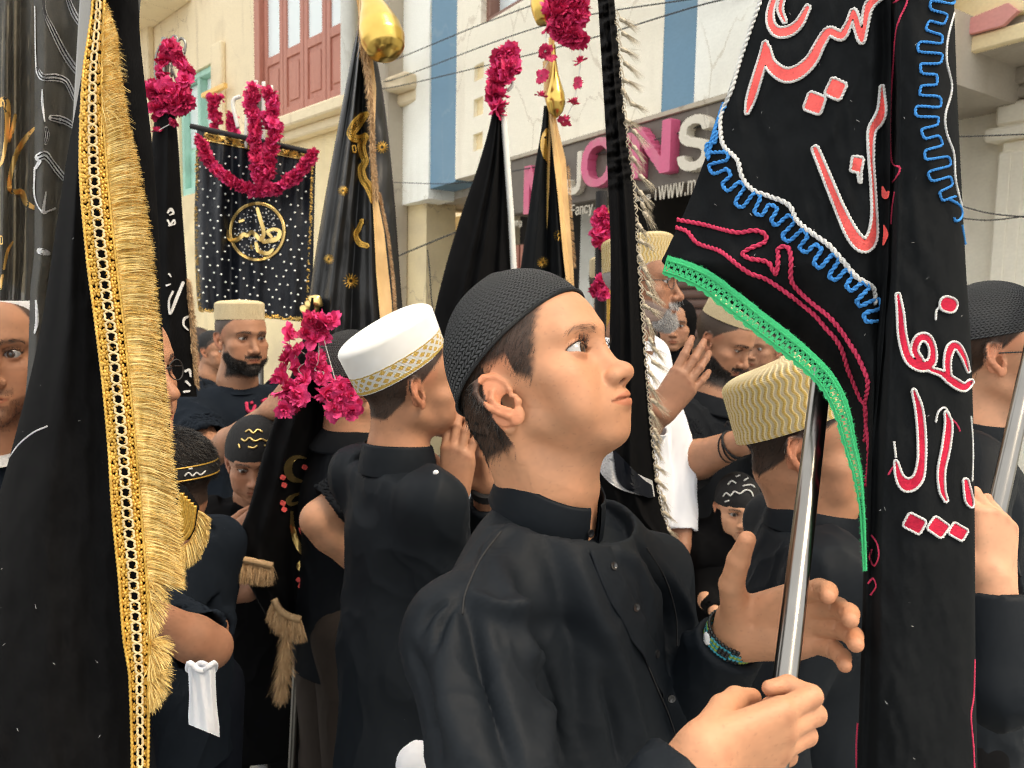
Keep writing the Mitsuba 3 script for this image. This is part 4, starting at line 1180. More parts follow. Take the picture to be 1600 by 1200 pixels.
def garland(label, pts, d, step_px, size, m_='rose_petal', group=None, width=0.0, cat_='garland', string=True):
    """A string of roses along picture points (x, y[, depth offset])."""
    t = thing('rose_garland', label, cat_, group)
    p = np.array([(q[0], q[1], q[2] if len(q) > 2 else 0) for q in pts], float)
    L = np.linalg.norm(np.diff(p[:, :2], axis=0), axis=1).sum(); n = max(2, int(L / step_px))
    q = spline(p, n)
    if string: part(t, 'string', tube(P(*q.T[:2], d + q[:, 2]), .0012, 4), 'yarn_white', True)
    for u, v, e in q:
        for _ in range(1 if width == 0 else 2):
            w = P(u + _rb.normal(0, width), v + _rb.normal(0, width), d + e + _rb.normal(0, .006))
            blossom(t, w, size, m_, axis=-_f + _rb.normal(0, .8, 3))
    return t

def pole(t, a, b, r, m_, name='pole', sides=20):
    m = tube(np.linspace(a, b, 12), r, sides); return part(t, name, m, m_, 40)

def revolve_along(a, b, prof, sides=40):
    """A turned solid about the line from a to b; prof = (t, radius)."""
    a, b = np.asarray(a, float), np.asarray(b, float)
    pts = np.array([a + (b - a) * t for t, _ in prof]); 
    return tube(pts, [max(r, 1e-4) for _, r in prof], sides)

def fringe_band(sheet, us, vs, n, L_px, dir_px, wd, rng, off=.003, jitter=.10, depth_j=.004, sag=.3):
    """Threads that leave a line on the cloth in the picture direction dir_px (by place along the line)."""
    k = np.sort(rng.uniform(0, 1, n)); tt = np.linspace(0, 1, len(us))
    u, v = np.interp(k, tt, us), np.interp(k, tt, vs); Lk = np.interp(k, np.linspace(0, 1, len(L_px)), L_px)
    dx, dy = np.interp(k, np.linspace(0, 1, len(dir_px)), [q[0] for q in dir_px]), np.interp(k, np.linspace(0, 1, len(dir_px)), [q[1] for q in dir_px])
    D = sheet.depth(u, v); a = P(u, v, D - off)
    e = P(u + dx * 10, v + dy * 10, D - off) - a; e /= np.linalg.norm(e, axis=1, keepdims=True)
    return threads(a, e, Lk * D / F, wd, rng, bend=np.tile([0, 0, -sag], (n, 1)) - _f * .1, jitter=jitter, segs=4)
# ======================= the big flag at the right: black cotton with appliqued letters, cords and a green lace edge
rg = np.random.default_rng(21)
K = thing('ashura_flag', 'large black flag with pink letters, blue zigzag cord and green lace edge', 'flag')
KS = Sheet([-60, 0, 130, 250, 330, 395, 408, 425, 455, 500, 560, 620, 700, 800, 905],
           [1215, 1188, 1142, 1101, 1070, 1040, 1034, 1056, 1112, 1178, 1255, 1312, 1338, 1350, 1353],
           [1392, 1392, 1392, 1391, 1390, 1388, 1388, 1387, 1385, 1383, 1378, 1372, 1366, 1362, 1360],
           lambda s, y: .80 - .13 * np.clip(s, 0, 1) + 0 * y, folds=((.95, .97, .05, -.02), (.35, .3, .25, .012), (.7, .72, .15, .008)), ripple=.02, seed=3)
part(K, 'cloth', KS.mesh(110, 260), 'flag_cotton', True)
# the rolled part that hangs straight down at the right
KR = Sheet([-60, 0, 100, 300, 430, 560, 800, 1000, 1230], [1386, 1386, 1388, 1384, 1378, 1366, 1352, 1346, 1338], [1490, 1491, 1494, 1503, 1510, 1518, 1523, 1524, 1528],
           lambda s, y: .70 + 0 * s, thick=lambda v: .045 + 0 * v, folds=((.08, .1, .05, -.012), (.16, .12, .05, .006)), ripple=.014, seed=8)
part(K, 'rolled_cloth', KR.mesh(90, 260), 'flag_cotton', True)
L1 = [
    [(1262, 12, 8), (1249, 36, 12), (1234, 48, 15), (1216, 50, 15), (1205, 38, 12), (1204, 18, 10), (1212, -8, 9)],
    [(1224, -8, 7), (1219, 14, 8), (1226, 33, 6)],
    [(1196, 68, 8), (1192, 92, 13), (1182, 125, 14), (1173, 155, 13), (1167, 176, 5)],
    [(1199, 75, 9), (1204, 100, 17), (1226, 117, 21), (1248, 112, 20), (1268, 94, 17), (1282, 68, 14), (1296, 49, 13), (1314, 56, 13), (1326, 38, 9), (1334, 17, 7), (1340, 40, 12), (1347, 64, 7), (1354, 22, 11), (1360, 6, 13), (1374, -6, 12)],
    [(1274, 233, 10), (1290, 272, 12), (1312, 325, 14), (1332, 366, 19), (1350, 384, 20), (1362, 372, 16), (1366, 340, 8), (1364, 290, 6), (1361, 245, 7), (1362, 205, 11), (1371, 190, 15), (1378, 172, 13), (1378, 136, 5)],
]
gK = unary_union([brush(s, 70) for s in L1] + [blob(1273, 161, 28, 30, 20), blob(1306, 139, 26, 29, 25), blob(1339, 257, 17, 24, 10), brush([(1343, 268, 5), (1344, 284, 3)], 8)])
for g_ in polys(gK): part(K, 'letter', applique(KS, g_.buffer(-1.6), .0006, .0022), 'felt_pink', 40)
part(K, 'letter_cord', outline(KS, gK.buffer(.4), .0014, .0028), 'yarn_white', True, kind='stuff')
white1 = [(1196, -20), (1178, 30), (1156, 95), (1143, 140), (1127, 178), (1126, 205), (1131, 228), (1152, 250), (1160, 278), (1178, 298), (1200, 306), (1232, 320), (1246, 345), (1270, 365), (1296, 384), (1322, 414), (1340, 434), (1364, 450), (1367, 476)]
part(K, 'white_cord', cord(KS, white1, .0024), 'yarn_white', True)
blue1 = wiggle([(1118, 222), (1124, 262), (1145, 292), (1178, 318), (1212, 336), (1244, 368), (1275, 396), (1310, 424), (1338, 448), (1358, 472), (1367, 512)], 14, 31, shape=1.7)
part(K, 'blue_cord', cat([cord(KS, np.vstack([[(1131, 160), (1116, 205), (1104, 244)], [(1120, 205)], blue1]), .0021), cord(KS, [(1133, 166), (1121, 190), (1112, 222), (1106, 250)], .0021)]), 'yarn_blue', True, kind='stuff')
pink1 = [(1058, 343), (1100, 351), (1150, 363), (1178, 360), (1195, 366), (1195, 378), (1172, 388), (1160, 396), (1172, 404), (1200, 410), (1212, 428), (1216, 402), (1216, 388), (1230, 386), (1236, 402), (1237, 440), (1262, 468), (1298, 498), (1330, 540), (1352, 582), (1356, 604), (1352, 640), (1358, 700), (1354, 760)]
pink2 = [(1056, 355), (1074, 362), (1090, 380), (1120, 390), (1136, 400), (1166, 424), (1196, 436), (1212, 446), (1240, 466), (1270, 490), (1288, 510), (1312, 540), (1326, 580), (1344, 622), (1354, 640), (1352, 690)]
part(K, 'crimson_cord', cord(KS, pink1, .0023), 'yarn_crimson', True); part(K, 'crimson_cord', cord(KS, pink2, .0023), 'yarn_crimson', True)
# green lace along the lower hem
lace_top = spline([(1042, 402), (1075, 412), (1110, 428), (1150, 458), (1196, 494), (1240, 528), (1278, 562), (1304, 592), (1324, 635), (1336, 690), (1346, 740), (1351, 800), (1354, 892)], 240)
tg = np.gradient(lace_top, axis=0); tg /= np.linalg.norm(tg, axis=1, keepdims=True); ng = np.stack([-tg[:, 1], tg[:, 0]], 1)
tt = np.linspace(0, 1, 240); wdt = np.interp(tt, [0, .1, .35, .55, .7, .85, 1], [26, 29, 30, 25, 18, 8, 5])
scal = wdt * (1 + .10 * np.abs(np.sin(np.arange(240) * .42))) + rg.uniform(-1, 1, 240)
lo_ = lace_top + ng * scal[:, None]; hi_ = lace_top - ng * (wdt * .12 + rg.uniform(-.6, .6, 240))[:, None]
lace = Polygon(np.vstack([hi_, lo_[::-1]])).buffer(0)
holes = []
s_ = np.concatenate([[0], np.cumsum(np.linalg.norm(np.diff(lace_top, axis=0), axis=1))])
for k, d_ in enumerate(np.arange(6, s_[-1] * .86, 10.5)):
    c_ = np.array([np.interp(d_, s_, lace_top[:, 0]), np.interp(d_, s_, lace_top[:, 1])]); i_ = int(np.interp(d_, s_, np.arange(240))); w_ = wdt[i_]
    for fr_, rr_ in ((.30, .085), (.52, .11), (.52 + .0, .0), (.76, .075)):
        if rr_: 
            j_ = 5.2 * (fr_ == .52)
            holes.append(shapely.affinity.rotate(shapely.affinity.scale(Point(*(c_ + ng[i_] * w_ * fr_ + tg[i_] * j_)).buffer(1), w_ * rr_ * rg.uniform(.45, .95), w_ * rr_ * rg.uniform(.35, .8)), rg.uniform(0, 180)))
    for sg_ in (-1, 1): holes.append(LineString([c_ + ng[i_] * w_ * .36 + tg[i_] * sg_ * 3.6, c_ + ng[i_] * w_ * .66 + tg[i_] * sg_ * 2.2]).buffer(.5))
KL = Sheet(KS.ys, KS.xl(KS.ys) - 60, KS.xr(KS.ys), lambda s, y: .795 - .13 * np.clip(s, 0, 1) - .0 * y)
class _Lace:                                       # the lace lies on the hem and keeps its depth beyond it
    def depth(self, u, v):
        v = np.asarray(v, float); uu = np.maximum(np.asarray(u, float), KS.xl(v) + 2); return KS.depth(uu, v)
    def at(self, u, v, off=0.0): return P(u, v, self.depth(u, v) - off)
LS = _Lace()
LS.depth = lambda u, v: .80 - .13 * np.clip((np.asarray(u, float) - 1034) / 350, 0, 1) - .006
part(K, 'green_lace', applique(LS, lace.difference(unary_union(holes)), .002, .0012, 14), 'yarn_green', False)
part(K, 'green_lace_stitching', cat([cord(LS, lace_top + ng * (wdt * .16)[:, None], .0011, .0045), cord(LS, lace_top + ng * (wdt * .84)[:, None], .0009, .0045)]), 'yarn_green', True, kind='stuff')
i_ = rg.integers(0, 240, 420); fz = np.where(rg.random(420) < .5, 1, 0)
pt = np.where(fz[:, None] == 1, lo_[i_], hi_[i_]); Dd = LS.depth(pt[:, 0], pt[:, 1])
a_ = P(pt[:, 0], pt[:, 1], Dd - .002); e_ = P(pt[:, 0] + ng[i_, 0] * np.where(fz, 9, -9), pt[:, 1] + ng[i_, 1] * np.where(fz, 9, -9), Dd) - a_; e_ /= np.linalg.norm(e_, axis=1, keepdims=True)
part(K, 'green_lace_fuzz', threads(a_, e_, 0.0020, .0004, rg, jitter=.6), 'yarn_green', kind='stuff')
# the rolled part's letters
L2 = [
    [(1403, 461, 6), (1407, 490, 10), (1410, 525, 12), (1420, 560, 13), (1440, 572, 16), (1455, 566, 13), (1457, 545, 10), (1448, 528, 12), (1435, 530, 12), (1429, 548, 11), (1438, 563, 9)],
    [(1455, 578, 7), (1472, 584, 9), (1490, 597, 13), (1506, 605, 12), (1517, 597, 8)],
    [(1482, 594, 9), (1480, 566, 10), (1485, 545, 12), (1494, 540, 10), (1505, 556, 8), (1513, 580, 4)],
    [(1428, 611, 6), (1436, 640, 11), (1440, 680, 12), (1440, 720, 12), (1434, 748, 16), (1418, 758, 20), (1406, 746, 12), (1400, 722, 5)],
    [(1478, 645, 4), (1482, 664, 11), (1478, 700, 12), (1471, 735, 11), (1472, 765, 9), (1478, 782, 5)],
    [(1509, 752, 8), (1514, 780, 12), (1518, 790, 6)],
]
g2 = unary_union([brush(s, 60) for s in L2] + [blob(1482, 476, 27, 23, 20, .9), blob(1429, 818, 30, 24, 28), blob(1466, 824, 28, 24, 35), blob(1497, 831, 26, 20, 30)])
for g_ in polys(g2): part(K, 'letter', applique(KR, g_.buffer(-1.4), .0006, .002), 'felt_red', 40)
part(K, 'letter_cord', cat([outline(KR, g2.buffer(.4), .0011, .0026), cord(KR, [(1462, 500), (1464, 484), (1478, 474)], .001), cord(KR, [(1462, 660), (1466, 644), (1476, 637), (1484, 648)], .001), cord(KR, [(1519, 752), (1520, 700), (1517, 650)], .001),
                            cord(KR, [(1397, 690), (1400, 715)], .001)]), 'yarn_white', True, kind='stuff')
part(K, 'crimson_cord', cat([cord(KR, p_, .0009) for p_ in ([(1483, 652), (1494, 662), (1500, 674)], [(1400, 725), (1392, 735), (1388, 742)], [(1395, 5), (1412, -4), (1417, 4), (1402, 40), (1396, 95), (1391, 180), (1393, 250), (1406, 262), (1400, 278), (1394, 285)],
    [(1398, 300), (1394, 325), (1392, 350)], [(1361, 836), (1371, 850), (1373, 870), (1366, 884), (1359, 872), (1362, 858)], [(1356, 912), (1364, 904), (1369, 916), (1360, 930)], [(1340, 1130), (1338, 1165), (1339, 1230)], [(1523, 1030), (1521, 1090), (1517, 1120), (1521, 1170), (1523, 1230)])]), 'yarn_crimson', True, kind='stuff')
for q_ in ([(1379, 292, 3), (1383, 306, 10), (1388, 300, 4)], [(1381, 352, 2), (1384, 366, 8), (1380, 382, 3)]):
    part(K, 'letter', applique(KR, brush(q_, 16).intersection(shapely.box(1388, 0, 1500, 900)), .0008, .002) if False else applique(KS, brush(q_, 16), .0012, .002), 'felt_pink', 40)
blue2 = wiggle([(1478, -30), (1468, 20), (1456, 60), (1453, 100), (1452, 150), (1450, 190), (1460, 230), (1470, 275), (1485, 312)], 16, 33, shape=2.0)
part(K, 'blue_cord', cat([cord(KR, blue2, .0012), cord(KR, [(1485, 312), (1500, 322), (1503, 338), (1494, 346), (1491, 340)], .0013), cord(KR, [(1503, 352), (1506, 370), (1508, 382)], .0013)]), 'yarn_blue', True, kind='stuff')
part(K, 'white_cord', cord(KR, [(1491, 20), (1481, 60), (1479, 95), (1487, 138), (1477, 180), (1479, 208), (1490, 240), (1493, 282), (1503, 325)], .0012), 'yarn_white', True)
# the flag's steel pole, held by the boy
pa, pb = P(1213, 1180, .585), P(1283, 590, .785)
pole(K, pa + (pa - pb) * .3, pb + (pb - pa) * 1.0, .0098, 'steel')

# ======================= the big flag at the left with the gold fringed border
A_ = thing('ashura_flag', 'huge black flag with broad gold embroidered border and long gold fringe', 'flag')
AS = Sheet([-60, 0, 100, 250, 380, 520, 680, 760, 900, 1230], [140, 142, 130, 104, 84, 62, 24, 2, -40, -90], [205, 216, 222, 238, 248, 254, 268, 274, 283, 200],
           lambda s, y: .86 - .03 * np.clip(s, 0, 1), thick=lambda v: .05 + .05 * np.clip(v / 1200, 0, 1), folds=((.3, .45, .10, .010), (.55, .62, .06, -.008), (.1, .25, .12, .012)), ripple=.03, seed=11)
AS2 = Sheet([-60, 0, 100, 250, 380, 520, 680, 760, 900, 1230], [140, 142, 130, 104, 84, 62, 24, 2, -40, -90], [150, 152, 150, 166, 182, 205, 224, 232, 236, 232],
           lambda s, y: .80 - .02 * np.clip(s, 0, 1), thick=lambda v: .05 + .05 * np.clip(v / 1200, 0, 1), folds=((.2, .45, .10, .012), (.55, .7, .08, -.01), (.35, .2, .1, .01)), ripple=.018, seed=12)
part(A_, 'cloth', AS2.mesh(90, 220), 'flag_black', True)
AB = Sheet([-60, 0, 60, 100, 250, 380, 520, 680, 760, 860, 900, 960], [142, 144, 146, 148, 150, 160, 175, 200, 210, 226, 230, 234], [200, 216, 219, 223, 240, 249, 254, 267, 273, 281, 262, 240], lambda s, y: .87 + 0 * s, thick=.03, ripple=.02, seed=14)
part(A_, 'rear_cloth', AB.mesh(40, 160), 'flag_black', True)
part(A_, 'frayed_crease', cord(AS2, [(14, 716), (30, 694), (52, 676), (74, 666)], .0010), 'silver_ribbon', True)
# the border: ribbon ground, flower motifs, zigzag cord, edging
yb = np.array([-60, 0, 60, 120, 250, 400, 500, 600, 700, 800, 900, 1000, 1060, 1230.])
bl = interp(yb, [142, 145, 138, 130, 125, 136, 149, 161, 170, 176, 186, 194, 203, 207]); br = interp(yb, [158, 163, 162, 160, 167, 182, 194, 204, 214, 222, 230, 234, 233, 231])
TS = Sheet(list(yb), list(bl(yb)), list(br(yb)), lambda s, y: .690 - .012 * np.clip(y / 1200, 0, 1), ripple=.012, seed=15)
part(A_, 'border_ribbon', TS.mesh(14, 240), 'flag_velvet', True)
def motif(seed):
    """A padded flower of gold thread, one unit wide: petals round a boss."""
    r = np.random.default_rng(seed); ms = []
    for i in range(7):
        a = i / 7 * 2 * np.pi + r.uniform(-.2, .2); b = trimesh.creation.icosphere(subdivisions=1, radius=1)
        v = np.array(b.vertices) * [.20, .13, .13] ; R = rot((0, 0, 1), a); v = v @ R.T + [math.cos(a) * .28, math.sin(a) * .28, .05]; ms.append(TM(v, b.faces))
    b = trimesh.creation.icosphere(subdivisions=1, radius=.17); ms.append(TM(np.array(b.vertices) * [1, 1, .9] + [0, 0, .1], b.faces))
    return cat(ms)
mots = [mikit.ply(motif(s), 'gold_trim', smooth=True) for s in range(3)]
nb_ = 0
for y_ in np.arange(-30, 1215, 16.2):
    for side_, sx in ((0, .2), (1, .80)):
        w_ = float(br(y_) - bl(y_)); x_ = bl(y_) + w_ * (sx + .02 * math.sin(y_)); yy = y_ + 8.1 * side_
        c_ = TS.at(x_, yy, .0015); k_ = float(TS.depth(x_, yy)) / F
        ex, ey = _r, _u; M = np.eye(4); sc_ = k_ * min(w_ * .54, 20) * rg.uniform(.9, 1.1)
        R = np.stack([ex, ey, -_f], 1) @ rot((0, 0, 1), rg.uniform(0, 6)); M[:3, :3] = R * sc_; M[:3, 3] = c_
        scene[fresh(A_ + '__border_flower')] = {**mots[rg.integers(3)], 'to_world': mi.ScalarTransform4f(M.tolist())}
yz = np.arange(-50, 1225, 1.6); ph = yz / 32.4 * 2 * np.pi; mid_ = (bl(yz) * .5 + br(yz) * .5); hw_ = (br(yz) - bl(yz)) * .19
zz = [np.stack([mid_ + hw_ * (sg * np.sin(ph) + .25 * np.sin(3 * ph) * sg), yz], 1) for sg in (-1, 1)]
part(A_, 'border_zigzag', cat([tube(TS.at(z_[:, 0], z_[:, 1], .006), .0010, 5) for z_ in zz]), 'cream_trim', True, kind='stuff')
edge_ = []
for f_, r_ in ((.0, .0013), (.03, .0008), (.97, .0012), (1.0, .0014)):
    x_ = bl(yz) + (br(yz) - bl(yz)) * f_ + .6 * np.sin(yz * .9); edge_.append(tube(TS.at(x_, yz, .003), r_, 5))
part(A_, 'border_edging', cat(edge_), 'gold_trim', True, kind='stuff')
# scattered sequins between the motifs
n_ = 260; y_ = rg.uniform(-50, 1225, n_); x_ = bl(y_) + (br(y_) - bl(y_)) * rg.uniform(.03, .97, n_); c_ = TS.at(x_, y_, .002)
tri = np.array([[-1, -.6, 0], [1, -.6, 0], [0, 1, .4], [0, -.2, .9]]); fq = np.array([[0, 1, 3], [1, 2, 3], [2, 0, 3]])
vv = c_[:, None] + (tri[None] * rg.uniform(.0010, .0022, (n_, 1, 1))) @ np.stack([_r, _u, -_f], 0)
part(A_, 'border_sequins', TM(vv.reshape(-1, 3), (np.arange(n_)[:, None, None] * 4 + fq[None]).reshape(-1, 3)), 'gold_trim', kind='stuff')
# fringe: a woven head and thousands of threads
yf = np.array([20, 60, 100, 150, 200, 260, 330, 400, 480, 560, 640, 720, 800, 870, 905.])
xf = br(yf) + 1
tip = np.array([168, 182, 184, 192, 200, 214, 226, 236, 242, 250, 260, 268, 277, 281, 283.])
part(A_, 'fringe_threads', cat([fringe_band(TS, xf, yf, 6400, tip - xf + 3, [(.9, -.42), (.9, -.40), (.93, -.35), (.98, -.18), (1, -.04), (1, .05), (1, .05)], .0011, rg, off=.001 + .004 * q_, jitter=.045 + .03 * q_, sag=.18) for q_ in (0, 1)]
     + [fringe_band(TS, br(yf2) + 1, yf2, 500, [38, 34, 30, 22, 20], [(.9, -.3), (1, -.1), (.8, .5), (.6, .8), (.5, .9)], .0009, rg, jitter=.35) for yf2 in (np.array([905, 930, 955, 975.]), np.array([1000., 1015, 1028, 1040]), np.array([1045., 1060, 1075, 1090]))]
     + [fringe_band(TS, br(np.array([10., 40, 80, 130, 180])) - 3, np.array([10., 40, 80, 130, 180]), 700, [14, 22, 34, 40, 48], [(.8, -.6), (.9, -.3), (.9, .2)], .0007, rg, jitter=.4)]), 'gold_thread', kind='stuff')
yh = np.linspace(30, 900, 300)
part(A_, 'fringe_head', cat([tube(TS.at(br(yh) + 2 + 3.2 * k_, yh + 0 * yh, .002), .0016, 5) for k_ in range(4)]), 'gold_thread', True, kind='stuff')
part(A_, 'pole', tube(np.linspace(P(148, -80, .85), P(60, 1500, .86), 8), .012, 12), 'dark_steel', 40)

# ======================= the sheer flags behind it at the far left
C2 = thing('ashura_flag', 'black sheer flag edged with curling silver ribbon behind the gold bordered flag', 'flag')
CS = Sheet([-60, 0, 100, 250, 380, 460, 560, 700, 900], [44, 52, 54, 54, 54, 47, 44, 30, -10], [230, 220, 214, 190, 170, 170, 170, 150, 120], lambda s, y: .98 + .04 * s, folds=((.1, .1, .07, .02), (.3, .25, .1, -.02), (.45, .4, .06, .02)), ripple=.03, seed=31)
part(C2, 'cloth', CS.mesh(70, 150), 'flag_sheer', True)
rib = [[(68, -20, 3), (70, 18, 5), (82, 46, 9), (100, 82, 11), (116, 106, 11), (127, 118, 8)], [(103, -10, 6), (115, 20, 10), (128, 40, 10), (136, 50, 8)], [(58, 105, 3), (66, 120, 11), (88, 121, 12), (104, 128, 10), (114, 148, 9), (119, 160, 6)],
       [(80, 184, 9), (92, 186, 12), (104, 190, 11), (113, 196, 9)], [(72, 200, 5), (74, 212, 7), (71, 224, 5)], [(60, 246, 12), (70, 242, 14), (78, 250, 10), (90, 266, 11), (100, 278, 10)], [(56, 262, 5), (62, 252, 6)],
       [(54, 10, 2), (56, 105, 2), (60, 115, 2)], [(66, 140, 2), (66, 160, 4), (70, 190, 2)], [(72, 300, 2), (68, 330, 5), (75, 330, 3), (86, 326, 4)], [(62, 392, 10), (70, 394, 10), (76, 396, 6)], [(54, 262, 3), (53, 300, 3), (58, 320, 2), (66, 332, 3)], [(56, 470, 3), (58, 500, 6), (54, 520, 3)]]
part(C2, 'silver_ribbon', cat([applique(CS, brush(s_, 40), .001, .0015) for s_ in rib]), 'silver_ribbon', 40, kind='stuff')
dk = []
for s_ in rib[:6]:
    q_ = spline(s_, 60); t_ = np.gradient(q_[:, :2], axis=0); t_ /= np.linalg.norm(t_, axis=1, keepdims=True) + 1e-9; n2 = np.stack([-t_[:, 1], t_[:, 0]], 1)
    for sg in (-.22, .22): dk.append(tube(CS.at(*(q_[:, :2] + n2 * q_[:, 2:] * sg).T, .0032), .0009, 4))
part(C2, 'ribbon_line', cat(dk), 'cord_dark', True, kind='stuff')
B2 = thing('ashura_flag', 'grey black sheer flag with orange gold painted lettering at the far left edge', 'flag')
BS = Sheet([-60, 0, 200, 400, 470], [-60, -60, -60, -60, -60], [58, 56, 55, 54, 50], lambda s, y: 1.05 + .02 * s, folds=((.6, .55, .05, .03), (.8, .8, .06, -.02), (.95, .9, .04, .02), (.7, .7, .03, .02)), ripple=.03, seed=33)
part(B2, 'cloth', BS.mesh(70, 120), 'flag_sheer', True)
gl = [[(-6, 168, 6), (6, 158, 14), (12, 175, 10), (10, 215, 7), (4, 250, 5), (-4, 262, 4)], [(24, 180, 5), (20, 200, 7), (14, 222, 3)], [(54, 200, 4), (40, 216, 8), (26, 240, 9), (17, 270, 7), (15, 295, 8), (24, 300, 8), (34, 300, 9), (40, 316, 9), (54, 325, 6)], [(0, 372, 9), (2, 380, 5)], [(20, 378, 3), (12, 392, 5), (6, 420, 4)], [(4, 430, 4), (0, 450, 6)]]
part(B2, 'lettering', cat([applique(BS, brush(s_, 40), .001, .001) for s_ in gl]), 'gold_paint', 40, kind='stuff')

# lint caught on the two big flags
def lint(t, sh, boxes, n):
    u = rg.uniform(boxes[0], boxes[1], n); v = rg.uniform(boxes[2], boxes[3], n); ok = (sh.s(u, v) > .05) & (sh.s(u, v) < .93); u, v = u[ok], v[ok]
    part(t, 'lint', threads(sh.at(u, v, .0012), rg.normal(0, 1, (len(u), 3)) * [1, .15, 1], rg.uniform(.0015, .005, len(u)), .0004, rg, jitter=.3), 'yarn_white', kind='stuff')
lint(K, KS, (1060, 1380, 0, 640), 40); lint(K, KR, (1360, 1520, 0, 1200), 26); lint(A_, AS2, (0, 200, 100, 1200), 26)
# ======================= furled and hanging flags in the middle of the crowd
# --- narrow flag with white lettering beside the big left one, its hand-shaped wire finial wound with roses
D_f = thing('ashura_flag', 'narrow black flag with white lettering under a rose-wound wire finial', 'flag')
DS = Sheet([178, 230, 300, 400, 500, 620], [242, 236, 226, 214, 205, 200], [274, 279, 283, 290, 297, 308], lambda s, y: 2.1 + 0 * s, thick=.05, folds=((.6, .65, .1, .02),), ripple=.03, seed=41)
part(D_f, 'cloth', DS.mesh(50, 90), 'flag_black', True)
part(D_f, 'pole', tube(np.linspace(P(258, 60, 2.1), P(262, 700, 2.1), 6), .010, 10), 'dark_steel', 40)
wl = [[(262, 332, 3), (267, 327, 5), (271, 333, 3), (265, 336, 2)], [(262, 344, 3), (266, 350, 3), (272, 344, 3), (273, 350, 2), (264, 352, 3)], [(264, 428, 3), (267, 432, 2)], [(260, 446, 3), (266, 444, 2)], [(286, 442, 5), (276, 466, 5), (266, 490, 4), (264, 470, 3), (270, 456, 4)], [(296, 494, 3), (288, 498, 4), (287, 508, 3), (294, 516, 2)], [(290, 580, 4), (296, 578, 4), (298, 588, 3)], [(288, 612, 4), (296, 611, 3)], [(291, 596, 4), (297, 602, 3)]]
part(D_f, 'lettering', cat([applique(DS, brush(s_, 24), .004, .002, 6) for s_ in wl]), 'yarn_white', 40, kind='stuff')
part(D_f, 'fringe', fringe_band(DS, np.array([291, 296, 304.]), np.array([436, 500, 600.]), 900, [9, 12, 9], [(.9, .4)], .003, np.random.default_rng(3), jitter=.3), 'tan_fringe', kind='stuff')
fw = [[(252, 178), (248, 150), (242, 110), (246, 80), (258, 62)], [(270, 178), (276, 150), (288, 130), (294, 112), (288, 90), (284, 74)], [(250, 128), (262, 96), (276, 128)], [(262, 80), (266, 62), (274, 56), (278, 66), (276, 84)], [(276, 66), (284, 60), (290, 68), (288, 84)], [(254, 140), (274, 140)], [(262, 66), (262, 140)], [(270, 64), (268, 120)]]
part(D_f, 'finial', cat([tube(P(*spline(q_, 24).T, 2.1), .0035, 5) for q_ in fw]), 'dark_steel', True)
garland('dark red roses wound in an arch round the wire finial at left', [(252, 118), (256, 92), (262, 74), (268, 72), (276, 86), (284, 100), (294, 112), (288, 128), (280, 148)], 2.06, 6.0, .95)
garland('thick ruff of dark red roses tied below the wire finial', [(238, 140), (250, 150), (262, 140), (275, 148), (288, 158), (276, 168), (262, 164), (250, 170), (266, 154)], 2.05, 6.5, 1.25, width=2)
garland('two loose rose petals hanging below the rose ruff', [(246, 205), (258, 204), (272, 190)], 2.04, 13, .7)
# --- satin banner on a crossbar
E_f = thing('satin_banner', 'navy black satin banner with white beads and a gold lettered circle on a crossbar', 'banner')
def bd(s, y): return 3.2 + .02 * np.sin(s * 17 + y * .006) * np.clip((y - 200) / 120, .1, 1) + .012 * np.sin(s * 41 + 2)
BSY = [198, 215, 240, 300, 360, 430, 485, 500]
class _Ban(Sheet):
    pass
ES = Sheet([0, 60, 150, 240, 300], [308, 306, 304, 306, 312], [494, 492, 490, 488, 478], lambda s, y: bd(s, y + 200), folds=((.78, .72, .05, .03), (.6, .62, .05, .02), (.2, .22, .06, .02)), ripple=.03, seed=51)
def sk(u, v): return np.asarray(v, float) - (198 + (np.asarray(u, float) - 302) * .212) * 1.0      # the crossbar slants
class Skew:
    def depth(self, u, v): return ES.depth(u, sk(u, v))
    def at(self, u, v, off=0.0): return P(u, v, self.depth(u, v) - off)
EK = Skew()
yy_, ss_ = np.meshgrid(np.linspace(2, 286, 120), np.linspace(0, 1, 90), indexing='ij')
UU = ES.xl(yy_) + (ES.xr(yy_) - ES.xl(yy_)) * ss_
VV = yy_ + 198 + (UU - 302) * .212 - np.clip((yy_ - 150) / 136, 0, 1) * (UU - 302) * .10
fr_, bk_ = EK.at(UU, VV), EK.at(UU, VV, -.0015)
part(E_f, 'cloth', grid_mesh(np.concatenate([fr_, bk_[:, ::-1]], 1), True), 'flag_navy_satin', True)
part(E_f, 'crossbar', tube([P(298, 197, 3.19), P(496, 240, 3.19)], .011, 12), 'cord_dark', 40)
part(E_f, 'pole', tube([P(404, 150, 3.23), P(410, 900, 3.23)], .012, 10), 'dark_steel', 40)
def on(u, v): return EK.at(u, v, .004)
rE = np.random.default_rng(5); bm = []
ico = trimesh.creation.icosphere(subdivisions=1, radius=1)
nbead = 0
for i in range(22):
    for j in range(16):
        u = 312 + j * 11.4 + (i % 2) * 5.7; v = 252 + i * 11.6 + (u - 400) * .17
        if v > 478 + (u - 302) * .10 or u > 482 or (u - 402) ** 2 / 46 ** 2 + (v - 362) ** 2 / 48 ** 2 < 1 or (i + 2 * j) % 3 == 0: continue
        m_ = TM(np.array(ico.vertices) * .0042 + on(u + rE.normal(0, .7), v + rE.normal(0, .7)), ico.faces)
        if nbead < 300: part(E_f, 'bead', m_, 'rhinestone', True)
        nbead += 1
a_ = np.linspace(0, 2 * np.pi, 90)
